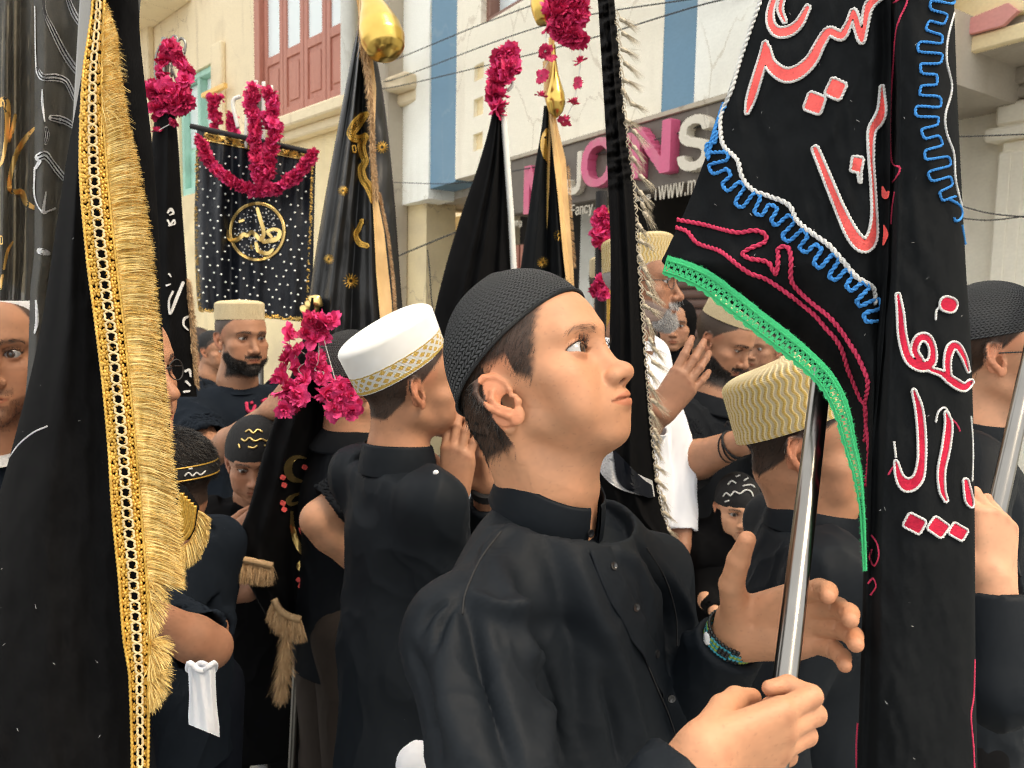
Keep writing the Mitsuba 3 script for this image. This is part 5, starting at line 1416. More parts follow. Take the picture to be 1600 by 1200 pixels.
part(E_f, 'gold_ring', cat([tube(on(402 + r_ * 43 * np.cos(a_), 362 + r_ * 45 * np.sin(a_)), .0045, 6) for r_ in (1.0,)] + [tube(on(402 + 40.5 * np.cos(a_), 362 + 42.5 * np.sin(a_)), .0022, 5)]), 'gold_foil', True, kind='stuff')
dots = []
for _ in range(170):
    r_, t_ = 38 * math.sqrt(rE.random()), rE.uniform(0, 6.28); dots.append(TM(np.array(ico.vertices) * .0026 + on(402 + r_ * math.cos(t_), 362 + r_ * 1.05 * math.sin(t_)), ico.faces))
part(E_f, 'small_beads', cat(dots), 'rhinestone', True, kind='stuff')
bl_ = [[(356, 360, 3), (357, 370, 6), (364, 376, 7), (374, 372, 7), (380, 366, 6), (387, 368, 6), (393, 362, 6), (400, 368, 6), (408, 374, 7), (412, 362, 6), (406, 340, 6), (402, 326, 5)], [(412, 378, 6), (424, 376, 7), (434, 372, 7), (437, 362, 6), (428, 358, 5), (418, 362, 5), (424, 370, 5)], [(400, 380, 5), (404, 392, 6), (418, 396, 6), (426, 390, 4)], [(374, 346, 4), (380, 344, 4)], [(392, 384, 4), (394, 388, 4)]]
for s_ in bl_: part(E_f, 'gold_letter', applique(EK, brush(s_, 40), .006, .003, 6), 'gold_foil', 40)
def speck(us, vs, n, w, key, size=.004):
    k = rE.uniform(0, 1, n); t_ = np.linspace(0, 1, len(us)); u, v = np.interp(k, t_, us) + rE.uniform(-w, w, n), np.interp(k, t_, vs) + rE.uniform(-w, w, n)
    tri = np.array([[-1, -.6, 0], [1, -.6, 0], [0, 1, .3], [0, 0, .9]]); fq = np.array([[0, 1, 3], [1, 2, 3], [2, 0, 3]])
    vv = on(u, v)[:, None] + (tri[None] * size * rE.uniform(.6, 1.3, (n, 1, 1))) @ np.stack([_r, _u, -_f], 0)
    part(E_f, key, TM(vv.reshape(-1, 3), (np.arange(n)[:, None, None] * 4 + fq[None]).reshape(-1, 3)), 'gold_foil', kind='stuff')
speck([322, 484], [213, 246], 420, 4.5, 'top_band', .0055)
part(E_f, 'band_edging', cat([tube(on(np.linspace(320, 486, 40), np.linspace(208, 241, 40) + o_), .003, 5) for o_ in (0, 11)]), 'gold_foil', True, kind='stuff')
speck([308, 306, 307, 312], [230, 330, 420, 482], 240, 2.5, 'side_band'); speck([312, 400, 478], [484, 492, 500], 260, 3, 'hem_band'); speck([488, 485, 478], [250, 350, 495], 200, 2, 'side_band')
part(E_f, 'finial', cat([tube(P(*spline(q_, 30).T, 3.2), .008, 6) for q_ in ([(384, 232), (386, 180), (390, 132)], [(397, 232), (398, 170), (400, 126)], [(412, 236), (412, 170), (412, 128)], [(424, 240), (426, 180), (424, 134)], [(372, 200), (364, 160), (376, 150)])]), 'pale_pole', True)
G1 = garland('rose garland swagged along the top of the satin banner', [(312, 216), (324, 246), (342, 268), (372, 288), (402, 298), (432, 293), (462, 274), (482, 250), (490, 238)], 3.12, 4.6, 1.15, width=1.5)
garland('left of two upright rose strings on the banner\'s hand finial', [(396, 140), (394, 165), (398, 190), (397, 215), (402, 245), (404, 280)], 3.1, 5.0, 1.25, width=3)
garland('right of two upright rose strings on the banner\'s hand finial', [(420, 146), (428, 165), (422, 190), (432, 208), (424, 230), (420, 250), (416, 284)], 3.1, 5.0, 1.25, width=3)
garland('short rose string standing behind the banner, left of the pair', [(336, 152), (332, 165), (334, 180), (338, 196)], 4.2, 5.0, 1.35, width=3)
garland('short rose string standing behind the banner, right of the pair', [(363, 176), (362, 190), (366, 204)], 4.2, 5.0, 1.35, width=3)
# --- furled flag with brass drop finial, gold embroidery and tan fringe
F_f = thing('ashura_flag', 'furled black satin flag with gold embroidery and tan fringe under a brass drop finial', 'flag')
FS = Sheet([30, 60, 130, 220, 330, 430, 500, 640], [561, 555, 541, 524, 504, 488, 480, 470], [566, 580, 596, 608, 618, 625, 630, 636], lambda s, y: 1.9 + 0 * s, thick=lambda v: .02 + .05 * np.clip((v - 30) / 300, 0, 1), folds=((.3, .2, .06, .025), (.5, .45, .05, -.03), (.62, .7, .05, .02), (.2, .1, .05, -.012)), ripple=.03, seed=61)
part(F_f, 'cloth', FS.mesh(80, 140), 'flag_satin', True)
part(F_f, 'pole', tube([P(574, -40, 1.93), P(560, 1000, 1.93)], .010, 10), 'dark_steel', 40)
prof = [(0, .004), (.04, .012), (.10, .0135), (.3, .018), (.45, .027), (.58, .040), (.70, .0495), (.82, .052), (.92, .044), (.975, .028), (1, .002)]
ft = [np.interp(x, [p_[0] for p_ in prof], [p_[1] for p_ in prof]) for x in np.linspace(0, 1, 60)]
part(F_f, 'finial', tube(np.linspace(P(562, -60, 1.86), P(607, 90, 1.80), 60), ft, 48), 'brass', True)
rF = np.random.default_rng(6)
part(F_f, 'fringe', cat([fringe_band(FS, np.array([560, 566, 575, 581.]), np.array([25, 70, 130, 190.]), 2200, [8, 18, 12, 6], [(.5, .85), (.3, .95)], .0022, rF, off=.035, jitter=.28), fringe_band(FS, np.array([566, 577, 580, 582, 588.]), np.array([60, 140, 200, 250, 310.]), 2600, [7], [(.6, .6)], .002, rF, off=.03, jitter=.8)]), 'tan_fringe', kind='stuff')
part(F_f, 'ribbon', applique(FS, Polygon([(557, 0), (566, -4), (578, 50), (588, 138), (584, 240), (588, 300), (600, 360), (612, 470), (614, 500), (594, 500), (588, 430), (583, 330), (578, 240), (578, 150), (568, 80)]), .012, .003), 'tan_ribbon', 40)
part(F_f, 'ribbon_fringe', fringe_band(FS, np.array([590, 604, 612, 616.]), np.array([300, 370, 440, 500.]), 1300, [6], [(1, .1)], .0016, rF, off=.014, jitter=.3), 'tan_fringe', kind='stuff')
em = [[(574, 178, 5), (566, 184, 12), (556, 196, 15), (549, 208, 12), (553, 216, 10), (562, 217, 9), (571, 212, 7)], [(572, 214, 7), (565, 226, 11), (567, 240, 11), (571, 252, 9), (565, 264, 10), (568, 280, 11), (575, 290, 11), (581, 305, 9), (582, 315, 5)], [(553, 230, 5), (554, 236, 5)], [(566, 344, 3), (560, 358, 6), (556, 368, 6), (562, 380, 7), (573, 384, 6)]]
gE = unary_union([brush(s_, 50) for s_ in em])
part(F_f, 'embroidery', cat([outline(FS, gE, .0022, .003)] + [outline(FS, gE.buffer(-2.6), .0018, .003)] + [cord(FS, wiggle(np.array(s_)[:, :2], 3, 5), .0012, .003, twist=False) for s_ in em[:2] + em[3:]]), 'gold_trim', True, kind='stuff')
def burst(sh, u, v, r, n=14):
    return cat([tube(sh.at(np.array([u + .25 * r * math.cos(a), u + r * math.cos(a)]), np.array([v + .25 * r * math.sin(a), v + r * math.sin(a)]), .003), [.0016, .0007], 4) for a in np.arange(n) / n * 6.283])
for (u_, v_, r_) in ((597, 230, 10), (548, 439, 12), (536, 298, 8), (514, 405, 8)): part(F_f, 'sunburst', burst(FS, u_, v_, r_), 'gold_trim', True)
# --- velvet flag with rose strings, gold and red letters
G_f = thing('velvet_flag', 'black velvet flag with gold and red lettering and gold fringe, hung with rose strings', 'flag')
GS = Sheet([465, 500, 560, 620, 700, 790, 860, 930, 985], [486, 480, 464, 442, 414, 390, 368, 398, 430], [496, 504, 518, 524, 512, 492, 486, 480, 472], lambda s, y: 1.78 + .1 * s, thick=.05, folds=((.4, .3, .1, .02), (.7, .75, .08, -.02)), ripple=.04, seed=71)
part(G_f, 'cloth', GS.mesh(70, 110), 'flag_velvet', True)
part(G_f, 'pole', tube([P(491, 468, 1.83), P(452, 1300, 1.96)], .011, 10), 'dark_steel', 40)
part(G_f, 'finial', tube(np.linspace(P(478, 492, 1.80), P(499, 462, 1.78), 12), [.004, .02, .022, .018, .014, .02, .016, .014, .02, .014, .01, .002], 16), 'gold_foil', True)
gg = [[(478, 716, 3), (464, 714, 6), (453, 722, 11), (450, 736, 13), (457, 748, 10), (472, 752, 4)], [(474, 770, 3), (460, 774, 5), (451, 782, 9), (456, 788, 6), (468, 784, 3)], [(456, 800, 4), (457, 824, 8), (463, 846, 10), (472, 862, 9), (480, 868, 5), (475, 874, 6), (467, 884, 8), (472, 890, 8), (478, 892, 4)]]
gq = unary_union([brush(s_, 50) for s_ in gg])
for p_ in polys(gq): part(G_f, 'gold_letter', applique(GS, p_, .002, .003, 7), 'gold_foil', 40)
for (u_, v_) in ((442, 746), (444, 758), (442, 786), (444, 796), (476, 730), (467, 906), (470, 916)): part(G_f, 'red_dot', applique(GS, blob(u_, v_, 9, 8, 25, .7), .002, .003, 7), 'felt_pink', 40)
part(G_f, 'red_mark', applique(GS, brush([(468, 826, 3), (472, 834, 4), (478, 826, 4), (482, 828, 2)], 16), .002, .003, 7), 'felt_pink', 40)
rG = np.random.default_rng(8)
def band(t, us, vs, d, L, n, m_='tan_fringe', head=.008, dirs=((0, 1),), w=.0026, key='fringe'):
    sh = Sheet([min(vs) - 200, max(vs) + 200], [min(us) - 200] * 2, [max(us) + 200] * 2, d)
    part(t, key, cat([fringe_band(sh, np.array(us, float), np.array(vs, float), n, L, dirs, w, rG, jitter=.13)]), m_, kind='stuff')
    part(t, key + '_head', cat([tube(sh.at(*spline(np.stack([us, vs], 1), 30).T, .003 + 0 * k), head, 6) for k in (0,)]), m_, True)
band(G_f, [358, 376, 400, 426], [877, 874, 878, 884], 1.74, [24, 26, 26, 22], 1500)
band(G_f, [428, 436, 450, 470], [936, 952, 962, 968], 1.74, [22, 26, 28, 26], 1400, dirs=((-.4, .9), (-.2, 1), (.1, 1), (.2, 1)))
part(G_f, 'tassel', fringe_band(Sheet([800, 1200], [300, 300], [600, 600], 1.74), np.array([447, 445, 443, 440.]), np.array([985, 1010, 1040, 1075.]), 1700, [20, 24, 24, 22], [(.1, 1), (-.1, 1)], .0024, rG, jitter=.28), 'tan_fringe', kind='stuff')
ros = [('leftmost', [(452, 520), (452, 540), (448, 560), (462, 556), (447, 578), (438, 590), (452, 610), (440, 612), (455, 636), (444, 640)]), ('middle', [(486, 500), (478, 520), (490, 530), (468, 545), (484, 560), (466, 576), (476, 592), (460, 604), (468, 618), (458, 628), (450, 634)]), ('third', [(512, 505), (505, 525), (498, 512), (498, 560), (492, 578), (506, 582), (502, 592), (512, 612), (506, 618)]), ('rightmost', [(520, 500), (500, 500), (526, 600), (534, 606), (545, 600), (530, 622), (540, 634), (548, 618), (556, 634), (548, 642), (522, 640)])]
for nm, ps in ros:
    t_ = thing('rose_string', f'bright pink rose string, {nm} of four on the velvet flag', 'garland', None)
    part(t_, 'string', tube(P(*spline(ps, 60).T, 1.68), .001, 4), 'yarn_white', True)
    for (u_, v_) in ps: blossom(t_, P(u_, v_, 1.67 + rG.normal(0, .012)), rG.uniform(.8, 1.15), 'rose_petal_bright', axis=-_f + rG.normal(0, .8, 3))
# --- plain black flag topped by a curl of roses
H_f = thing('ashura_flag', 'plain black flag spreading down from a pale pole with roses on top', 'flag')
HS = Sheet([172, 200, 250, 340, 440, 520, 640], [770, 764, 750, 719, 690, 672, 650], [784, 786, 790, 796, 803, 808, 815], lambda s, y: 2.4 + 0 * s, thick=lambda v: .012 + .07 * np.clip((v - 172) / 250, 0, 1), folds=((.7, .35, .05, .03), (.5, .2, .04, .02), (.85, .6, .06, -.03)), ripple=.03, seed=81)
part(H_f, 'cloth', HS.mesh(70, 110), 'flag_black', True)
part(H_f, 'pole', cat([tube([P(786, 168, 2.38), P(798, 330, 2.36), P(808, 520, 2.36)], .010, 10)]), 'pale_pole', True)
part(H_f, 'hook', tube(P(*spline([(784, 172), (783, 140), (790, 122), (799, 122), (800, 134), (793, 142)], 30).T, 2.37), .005, 6), 'pale_pole', True)
garland('curl of dark red roses on top of the plain black flag', [(800, 106), (798, 90), (791, 82), (784, 96), (777, 116), (775, 132), (769, 142), (776, 150), (772, 160), (778, 168)], 2.36, 5.2, 1.3, width=3)
garland('short clump of dark red roses beside the hook of the plain flag', [(797, 112), (802, 100), (792, 104), (788, 126)], 2.34, 7, 1.2)
# --- furled grey flag with ribbon and pear-shaped brass finial
I_f = thing('ashura_flag', 'furled dark grey flag with long tan ribbon and pear shaped brass finial', 'flag')
IS = Sheet([165, 200, 260, 330, 400, 460, 600], [850, 846, 836, 826, 816, 808, 795], [862, 868, 874, 880, 887, 892, 900], lambda s, y: 2.7 + 0 * s, thick=lambda v: .015 + .05 * np.clip((v - 165) / 250, 0, 1), folds=((.55, .5, .08, -.05), (.3, .25, .08, .03), (.8, .8, .06, .03)), ripple=.03, seed=91)
part(I_f, 'cloth', IS.mesh(60, 100), 'flag_cotton', True)
part(I_f, 'pole', tube([P(862, 60, 2.7), P(850, 900, 2.7)], .011, 10), 'gold_paint', 40)
prof = [(0, .004), (.2, .006), (.4, .012), (.55, .022), (.68, .031), (.8, .033), (.92, .024), (1, .004)]
ft = [np.interp(x, [p_[0] for p_ in prof], [p_[1] for p_ in prof]) for x in np.linspace(0, 1, 40)]
part(I_f, 'finial', tube(np.linspace(P(866, 70, 2.64), P(869, 184, 2.64), 40), ft, 32), 'brass', True)
part(I_f, 'finial', tube(np.linspace(P(846, -30, 2.66), P(850, 36, 2.66), 20), [.02 + .022 * math.sin(x) for x in np.linspace(0, 2.9, 20)], 24), 'brass', True)
part(I_f, 'ribbon', applique(IS, Polygon([(848, 96), (858, 90), (864, 160), (872, 200), (884, 250), (889, 320), (896, 420), (898, 470), (888, 470), (880, 400), (872, 310), (864, 240), (858, 180), (850, 150)]), .03, .004), 'tan_ribbon', 40)
part(I_f, 'ribbon_fringe', fringe_band(IS, np.array([886, 890, 896.]), np.array([260, 330, 420.]), 500, [5], [(1, .1)], .002, rG, off=.032, jitter=.3), 'tan_fringe', kind='stuff')
part(I_f, 'embroidery', applique(IS, brush([(854, 202, 4), (850, 215, 9), (850, 230, 11), (853, 245, 8), (857, 252, 3)], 30), .003, .004, 6), 'gold_trim', 40)
for (u_, v_) in ((874, 368), (848, 410)): part(I_f, 'sunburst', burst(IS, u_, v_, 9), 'gold_trim', True)
t_ = garland('big bunch of dark red roses at the top edge of the picture', [(862, 10), (880, 4), (896, 14), (905, 4), (872, 24), (890, 30), (905, 26), (880, 44), (896, 52), (886, 60), (904, 64), (870, 40), (910, 16), (876, 12), (890, 0), (902, -10), (870, -10), (885, -16)], 2.6, 9, 1.6, width=2)
for lab, ps in (('sparse rose string hanging left of the pear shaped finial', [(855, 42), (852, 80), (860, 88), (846, 118), (846, 150)]), ('sparse rose string hanging right of the pear shaped finial', [(906, 64), (907, 97), (902, 130), (896, 160), (881, 190)])):
    t_ = thing('rose_string', lab, 'garland'); part(t_, 'string', tube(P(*spline(ps, 40).T, 2.6), .0012, 4), 'yarn_white', True)
    for (u_, v_) in ps[1 if ps[0][1] > 60 else 0:]: blossom(t_, P(u_, v_, 2.59), 1.15)
# --- tall ruched flag with cream tassels, in front of the old man
J_f = thing('ashura_flag', 'tall gathered black flag edged with cream tassels, a white crescent near its foot', 'flag')
JY = [-60, 0, 100, 200, 290, 400, 540, 640, 740, 800, 872, 900]
def jr(s, y): 
    g_ = np.clip((300 - y) / 20, 0, 1)
    return 1.45 + .010 * g_ * (np.sin(y * .42 + 3 * s + 2 * np.sin(y * .05)) * .6 + np.sin(y * .23 + s * 7))
JS = Sheet(JY, [930, 934, 940, 946, 950, 954, 952, 938, 924, 946, 1046, 1062], [954, 960, 969, 978, 990, 998, 1008, 1016, 1026, 1036, 1061, 1066], jr, thick=.03, folds=((.3, .3, .1, .012), (.62, .6, .06, .014)), ripple=.02, seed=95)
part(J_f, 'cloth', JS.mesh(60, 420), 'flag_black', True)
part(J_f, 'pole', tube([P(946, -60, 1.47), P(1010, 1300, 1.47)], .009, 10), 'dark_steel', 40)
part(J_f, 'crescent', applique(JS, brush([(952, 688, 6), (946, 706, 22), (952, 728, 34), (972, 746, 36), (998, 758, 30), (1020, 764, 24)], 40).intersection(Polygon([(JS.xl(y) + 2, y) for y in range(660, 800, 10)] + [(JS.xr(y) - 8, y) for y in range(800, 660, -10)])), .004, .003, 8), 'silver_ribbon', 40)
part(J_f, 'silk_lining', applique(JS, brush([(960, 706, 4), (980, 745, 30), (1000, 760, 24), (1016, 768, 20)], 30).intersection(Polygon([(JS.xl(y) + 2, y) for y in range(660, 800, 10)] + [(JS.xr(y) - 10, y) for y in range(800, 660, -10)])), .009, .002, 8), 'flag_navy_satin', 40)
rJ = np.random.default_rng(9); y = 20
ty, knots = [], []
while y < 868:
    x_ = float(JS.xr(y)) - 2; side = 1
    L = rJ.uniform(22, 30) * (1.0 if y < 640 else .8); ang = rJ.uniform(.3, 1.0) if y < 300 else rJ.uniform(.5, 1.25)
    hx = x_ + rJ.uniform(2, 16) * (1 if y < 560 else .5); hy = y + rJ.uniform(4, 12); dd = 1.435
    dx, dy = math.cos(ang), math.sin(ang)
    top, end = P(hx, hy, dd), P(hx + dx * L, hy + dy * L, dd)
    ax = (end - top) / np.linalg.norm(end - top); ln = np.linalg.norm(end - top)
    kn = tube(np.linspace(top - ax * .004, top + ax * .009, 6), [.0015, .004, .0045, .004, .0034, .0042], 8)
    th = threads(np.tile(top + ax * .007, (38, 1)) + rJ.normal(0, .0016, (38, 3)), np.tile(ax, (38, 1)), ln * .9, .0009, rJ, bend=np.tile([0, 0, -.12], (38, 1)), jitter=.15)
    lp = tube(P(*spline([(x_ - 2, y - 6), (x_ + 5, y - 2), (hx, hy)], 8).T, dd), .0009, 4)
    part(J_f, 'tassel', cat([kn, th, lp]), 'cream_yarn')
    y += rJ.uniform(17, 27)
yl = np.arange(20, 866, 2.0); xe = JS.xr(yl)
part(J_f, 'tassel_braid', cat([tube(P(xe + 3 * np.sin(yl * .35 + k_) , yl, 1.435), .0010, 5) for k_ in (0, 2.1)]), 'cream_yarn', True, kind='stuff')
# --- dark pole with bright roses standing behind it
N_f = thing('rose_pole', 'thin dark pole with gold edge hung with bright roses behind the tasselled flag', 'pole')
part(N_f, 'staff', tube([P(940, 300, 2.9), P(936, 720, 2.9)], .022, 12), 'cord_dark', 40)
part(N_f, 'gold_strip', tube([P(953, 330, 2.86), P(952, 640, 2.86)], .011, 8), 'gold_trim', 40)
garland('bright rose string wound on the thin pole behind the tasselled flag', [(944, 332), (936, 345), (946, 356), (934, 368), (940, 380), (948, 372)], 2.84, 5.5, 1.3, 'rose_petal_bright', width=3)
garland('small bright rose clump low on the thin pole above the boy\'s forehead', [(930, 453), (942, 440), (936, 448), (944, 436), (940, 458)], 2.82, 7, 1.2, 'rose_petal_bright', width=2)
# ---------------------------------------------------------------- the boy in front
def drape(mesh, pts, n=60, lift=0.0):
    """Points of the garment met by the picture line pts, lifted off along the normal; and the normals."""
    q = spline(pts, n) if len(pts) > 2 else np.linspace(pts[0], pts[1], n)
    d = P(q[:, 0], q[:, 1], 1.0) - CAM; d /= np.linalg.norm(d, axis=1, keepdims=True)
    from trimesh.ray.ray_pyembree import RayMeshIntersector
    loc, ri, ti = RayMeshIntersector(mesh).intersects_location(np.tile(CAM, (len(d), 1)), d, multiple_hits=False)
    o = np.argsort(ri); loc, ti = loc[o], ti[o]
    nn = mesh.face_normals[ti]; nn = np.where((nn * d[ri[o]]).sum(1, keepdims=True) > 0, -nn, nn)
    if len(nn) > 6:
        kk = np.ones(5) / 5; pad = np.pad(nn, ((2, 2), (0, 0)), mode='edge'); nn = np.stack([np.convolve(pad[:, i], kk, 'valid') for i in range(3)], 1)
        pl = np.pad(loc, ((2, 2), (0, 0)), mode='edge'); sm = np.stack([np.convolve(pl[:, i], kk, 'valid') for i in range(3)], 1); sm[:2], sm[-2:] = loc[:2], loc[-2:]; loc = sm
        nn /= np.linalg.norm(nn, axis=1, keepdims=True)
    return loc + nn * lift, nn

def crease(m, lines):
    """Folds: each (picture line, width, height) swells or sinks the cloth along the line it meets on the garment."""
    from scipy.spatial import cKDTree
    v = np.array(m.vertices); n = vnormals(m); add = np.zeros(len(v))
    for pts, w, a in lines:
        try: L, nn = drape(m, pts, 50)
        except Exception: continue
        if len(L) < 3: continue
        d, i = cKDTree(L).query(v, distance_upper_bound=w * 3)
        ok = np.isfinite(d); e = np.minimum(i, len(L) - 1)
        fade = np.sin(np.pi * np.clip((e + 1.5) / (len(L) + 2), 0, 1)) ** .6
        add += np.where(ok, a * np.exp(-(np.where(ok, d, 0) / w) ** 2) * fade, 0)
    return TM(v + n * add[:, None], m.faces)

def smooth_mesh(m, it=6):
    import scipy.sparse as sp
    v, f = np.array(m.vertices), np.array(m.faces); n = len(v)
    e = np.vstack([f[:, [0, 1]], f[:, [1, 2]], f[:, [2, 0]]]); e = np.vstack([e, e[:, ::-1]])
    A = sp.csr_matrix((np.ones(len(e)), (e[:, 0], e[:, 1])), (n, n)); A.data[:] = 1
    D = sp.diags(1 / np.maximum(np.asarray(A.sum(1)).ravel(), 1)); L = D @ A
    for k in range(it): v = v + (.5 if k % 2 == 0 else -.53) * (L @ v - v)
    return TM(v, f)

BK = thing('person', 'boy in front with black knitted cap and black kurta, gazing up and gripping a pole', 'person')
BH = Head(P(846, 583, .83), 60, 26, -3, .92, cheek=.15, brow=.0, wide=1.0, es=1.25, open=1.25, jaw=.95, lips=1.22, mw=1.1, nose=.25, tip=1.12, soft=1.0, sf=.91, chin=-1.1, ew=1.25, out=.62, browup=-.15, ez=-2.4, ey=-1.5)
BG = Fig(BH, 50, .9, neck=(0, -3.8, -16))
BG.nb = P(858, 778, .84)
shR, shL = P(722, 1000, .685), P(1012, 900, .945)
BG.shoulder = lambda m: (shR if m < 0 else shL) - BG.up * .012
elR = P(850, 1540, .50)
pp = lambda t: pa + (pb - pa) * t
def on_pole(v):
    t = np.linspace(-.4, .6, 200); q = pa[None] + (pb - pa)[None] * t[:, None]; return q[np.argmin(np.abs(unP(q)[1] - v))]
pc = on_pole(1120); pdir = (pb - pa) / np.linalg.norm(pb - pa)
dR = np.array([.74, .54, .42]); dR = dR - pdir * (dR @ pdir) * .6; dR /= np.linalg.norm(dR)
nR = np.array([-.56, .8, 0.1]); nR = nR - dR * (nR @ dR); nR /= np.linalg.norm(nR)
HS_ = .74
wrR = pc - dR * .085 - nR * .0180
armR = arm(shR, elR, wrR, .86, r=(.034, .034, .027), hand=dict(d=dR, n=nR, side='r', s=HS_, flex=((.12, 1.8, 1.05), (.16, 1.8, 1.05), (.20, 1.8, 1.05), (.26, 1.75, 1.05)), spread=(.06, .02, -.02, -.07), thumb=[(.78, .02, .62), (.85, -.2, .5), (.9, -.3, .2)], fat=1.18, gap=1.18))
wrL = P(1154, 982, .80); elL = P(1052, 1150, .90)
armL = arm(shL, elL, wrL, .86, r=(.034, .034, .027), hand=dict(d=(.58, -.70, .42), n=(-.62, -.76, -.1), side='l', s=.91, flex=((.40, .38, .28), (.36, .40, .3), (.34, .40, .3), (.34, .40, .3)), spread=(.14, .03, -.06, -.17), thumb=[(.45, .74, .35), (.68, .72, .05), (.74, .66, 0)], fat=1.12))
def boy_hair(q):
    x, y, z = q.T
    front = np.where(z > 1.0, 3.3 + .42 * (z - 1.0), 3.1 - .25 * (1.0 - z))
    low = np.where(y > .6, -1.3 + .7 * np.abs(y - 2.0), np.where(y < -3.0, -8.0, 1.9))
    return sstep(-.8, .5, front - y + .5 * (meshkit.noise(q * 2.2) - .5)) * sstep(-.6, .6, z - low) * (z < 9)
def _boy_extra(S):
    fr = armL['info']; q = fr['q']
    for pts in ([(.085, .034, .016), (.06, .02, .017), (.034, .008, .0165)], [(.082, .030, .016), (.074, .0, .017), (.066, -.024, .016)], [(.088, .012, .013), (.078, -.018, .013), (.06, -.036, .010)]):
        for a, b in zip(pts[:-1], pts[1:]): S.s(sd_cone(q(*a), q(*b), .0016, .0016), .005)
    for js in fr['joints'][:4]:
        for j in (1, 2):
            d_ = js[j] - js[j - 1]; d_ /= np.linalg.norm(d_); s_ = np.cross(d_, fr['n']); s_ /= np.linalg.norm(s_)
            S.s(sd_cone(js[j] + fr['n'] * .0085 - s_ * .006, js[j] + fr['n'] * .0085 + s_ * .006, .0012, .0012), .003)
    S.u(sd_cone(BH.w((0, 3.2, -8.6)), BH.w((0, -1.6, -13)), .018, .030), .03)            # soft throat
    S.u(sd_cone(BH.w((0, -6.6, -3.5)), BH.w((0, -5.4, -10)), .040, .036), .035)
    for m in (-1, 1): S.u(sd_cone(BH.w((m * 5.6, -3.2, -6)), BG.p(m * .022, .028, -.02), .009, .006), .025)
bm_ = skin_body(BK, BH, BG, (.505, .25, .138), [armR, armL], h=.0015, neck_r=.039, hair=(.022, .017, .015), hairfn=lambda q: boy_hair(q), ear_sc=1.06, extra=_boy_extra, blush=.22, lip=(.92, .62, .60))
BH.eyeballs(BK, np.array([.86, -.40, .33]))
rB = np.random.default_rng(101)
brows_lashes(BH, BK, bm_, rB, 300, .75, .04)
scalp_hair(BH, BK, bm_, rB, 15000, 1.7, .04, region=boy_hair, back=.75, down=.75, lift=.16, jitter=.16)
v_ = np.array(bm_.vertices)
# cap
cm, cuv = cap_mesh(BH, 'knit', z0=3.1, k=.44, grow=1.085, nt=400, nv=120, dent=.5)
ck = part(BK, 'cap', cm, 'knit_black', True, uv=cuv)
rimv = np.array(cm.vertices).reshape(-1, 400, 3)[3]
put(ck + '__rim', tube(rimv, .0019, 6, caps=False), 'knit_black', True)
# kurta
S = SDF()
ax0, ax1 = P(868, 930, .84), P(905, 1500, .83)
S.u(squash(sd_cone(ax0, ax1, .128, .15), (ax0 + ax1) / 2, BG.f, .74))
S.u(sd_cone(BG.nb - [0, 0, .062], shR + [0, 0, .002], .048, .046), .04); S.u(sd_cone(BG.nb - [0, 0, .062], shL + [0, 0, .002], .048, .046), .04)
S.u(sd_cone(shR, elR, .050, .050), .03); S.u(sd_cone(elR, wrR - (wrR - elR) * .03, .050, .035), .015)
S.u(sd_cone(shL, elL, .050, .048), .03); S.u(sd_cone(elL, wrL - (wrL - elL) * .13, .050, .037), .015)
for w_, e_ in ((wrR, elR), (wrL, elL)):
    a_ = (w_ - e_) / np.linalg.norm(w_ - e_); k_ = w_ - (w_ - e_) * (.055 if w_ is wrR else .12)
    S.s(sd_half(k_, a_, .07)); S.s(sd_cone(k_ - a_ * .03, k_ + a_ * .1, .0275, .0285))
nkR = face_frame(50, -14); nup = nkR[:, 2]; l5, f5 = nkR[:, 0], nkR[:, 1]
S.s(sd_cone(BG.nb - nup * .03, BG.nb + nup * .14, .050, .053)); S.s(sd_half(BG.nb - nup * .018 + f5 * .01, nup + f5 * .12, .085), .012)
lo = np.array([P(640, 1000, .7), P(1260, 1000, .7), elR, elL, P(870, 1300, .9), shR, shL]); 
km = S.mesh(np.minimum(lo.min(0) - .1, -9 * 0 + lo.min(0) - .1), lo.max(0) + np.array([.1, .1, .22]), .0032)
km = smooth_mesh(km, 10)
_cr = [
    ([(722, 925), (738, 975), (752, 1040), (778, 1120), (806, 1210)], .014, -.008), ([(700, 935), (672, 955), (655, 990)], .008, -.004), ([(716, 930), (690, 975), (682, 1020)], .007, -.004),
    ([(742, 930), (772, 952), (800, 958), (815, 950)], .012, .007), ([(690, 1000), (702, 1100), (730, 1200)], .02, .006), ([(640, 1010), (672, 1100), (692, 1190)], .01, -.005),
    ([(770, 860), (800, 960), (840, 1080), (862, 1195)], .02, .007), ([(848, 830), (880, 920), (900, 1040), (905, 1190)], .022, -.006), ([(830, 1010), (860, 1090), (880, 1190)], .012, -.006),
    ([(900, 870), (930, 960), (975, 1060), (1010, 1190)], .02, .006), ([(940, 1060), (960, 1130), (968, 1195)], .012, -.005), ([(1000, 850), (1028, 900), (1044, 960), (1050, 1030)], .012, -.008),
    ([(1030, 880), (1070, 950), (1078, 1010)], .012, .006), ([(955, 855), (990, 880), (1010, 930), (1020, 990)], .014, .005),
    ([(800, 820), (770, 850), (745, 900)], .01, .004), ([(780, 1010), (830, 980), (900, 985), (960, 1030)], .02, -.003)]
km = crease(km, [(a, w * .62, h * 1.9) for a, w, h in _cr])
km = wrinkle(km, .0034, 10, (1, 1, .55), seed=17)
kk_ = part(BK, 'kurta', km, 'kurta', True)
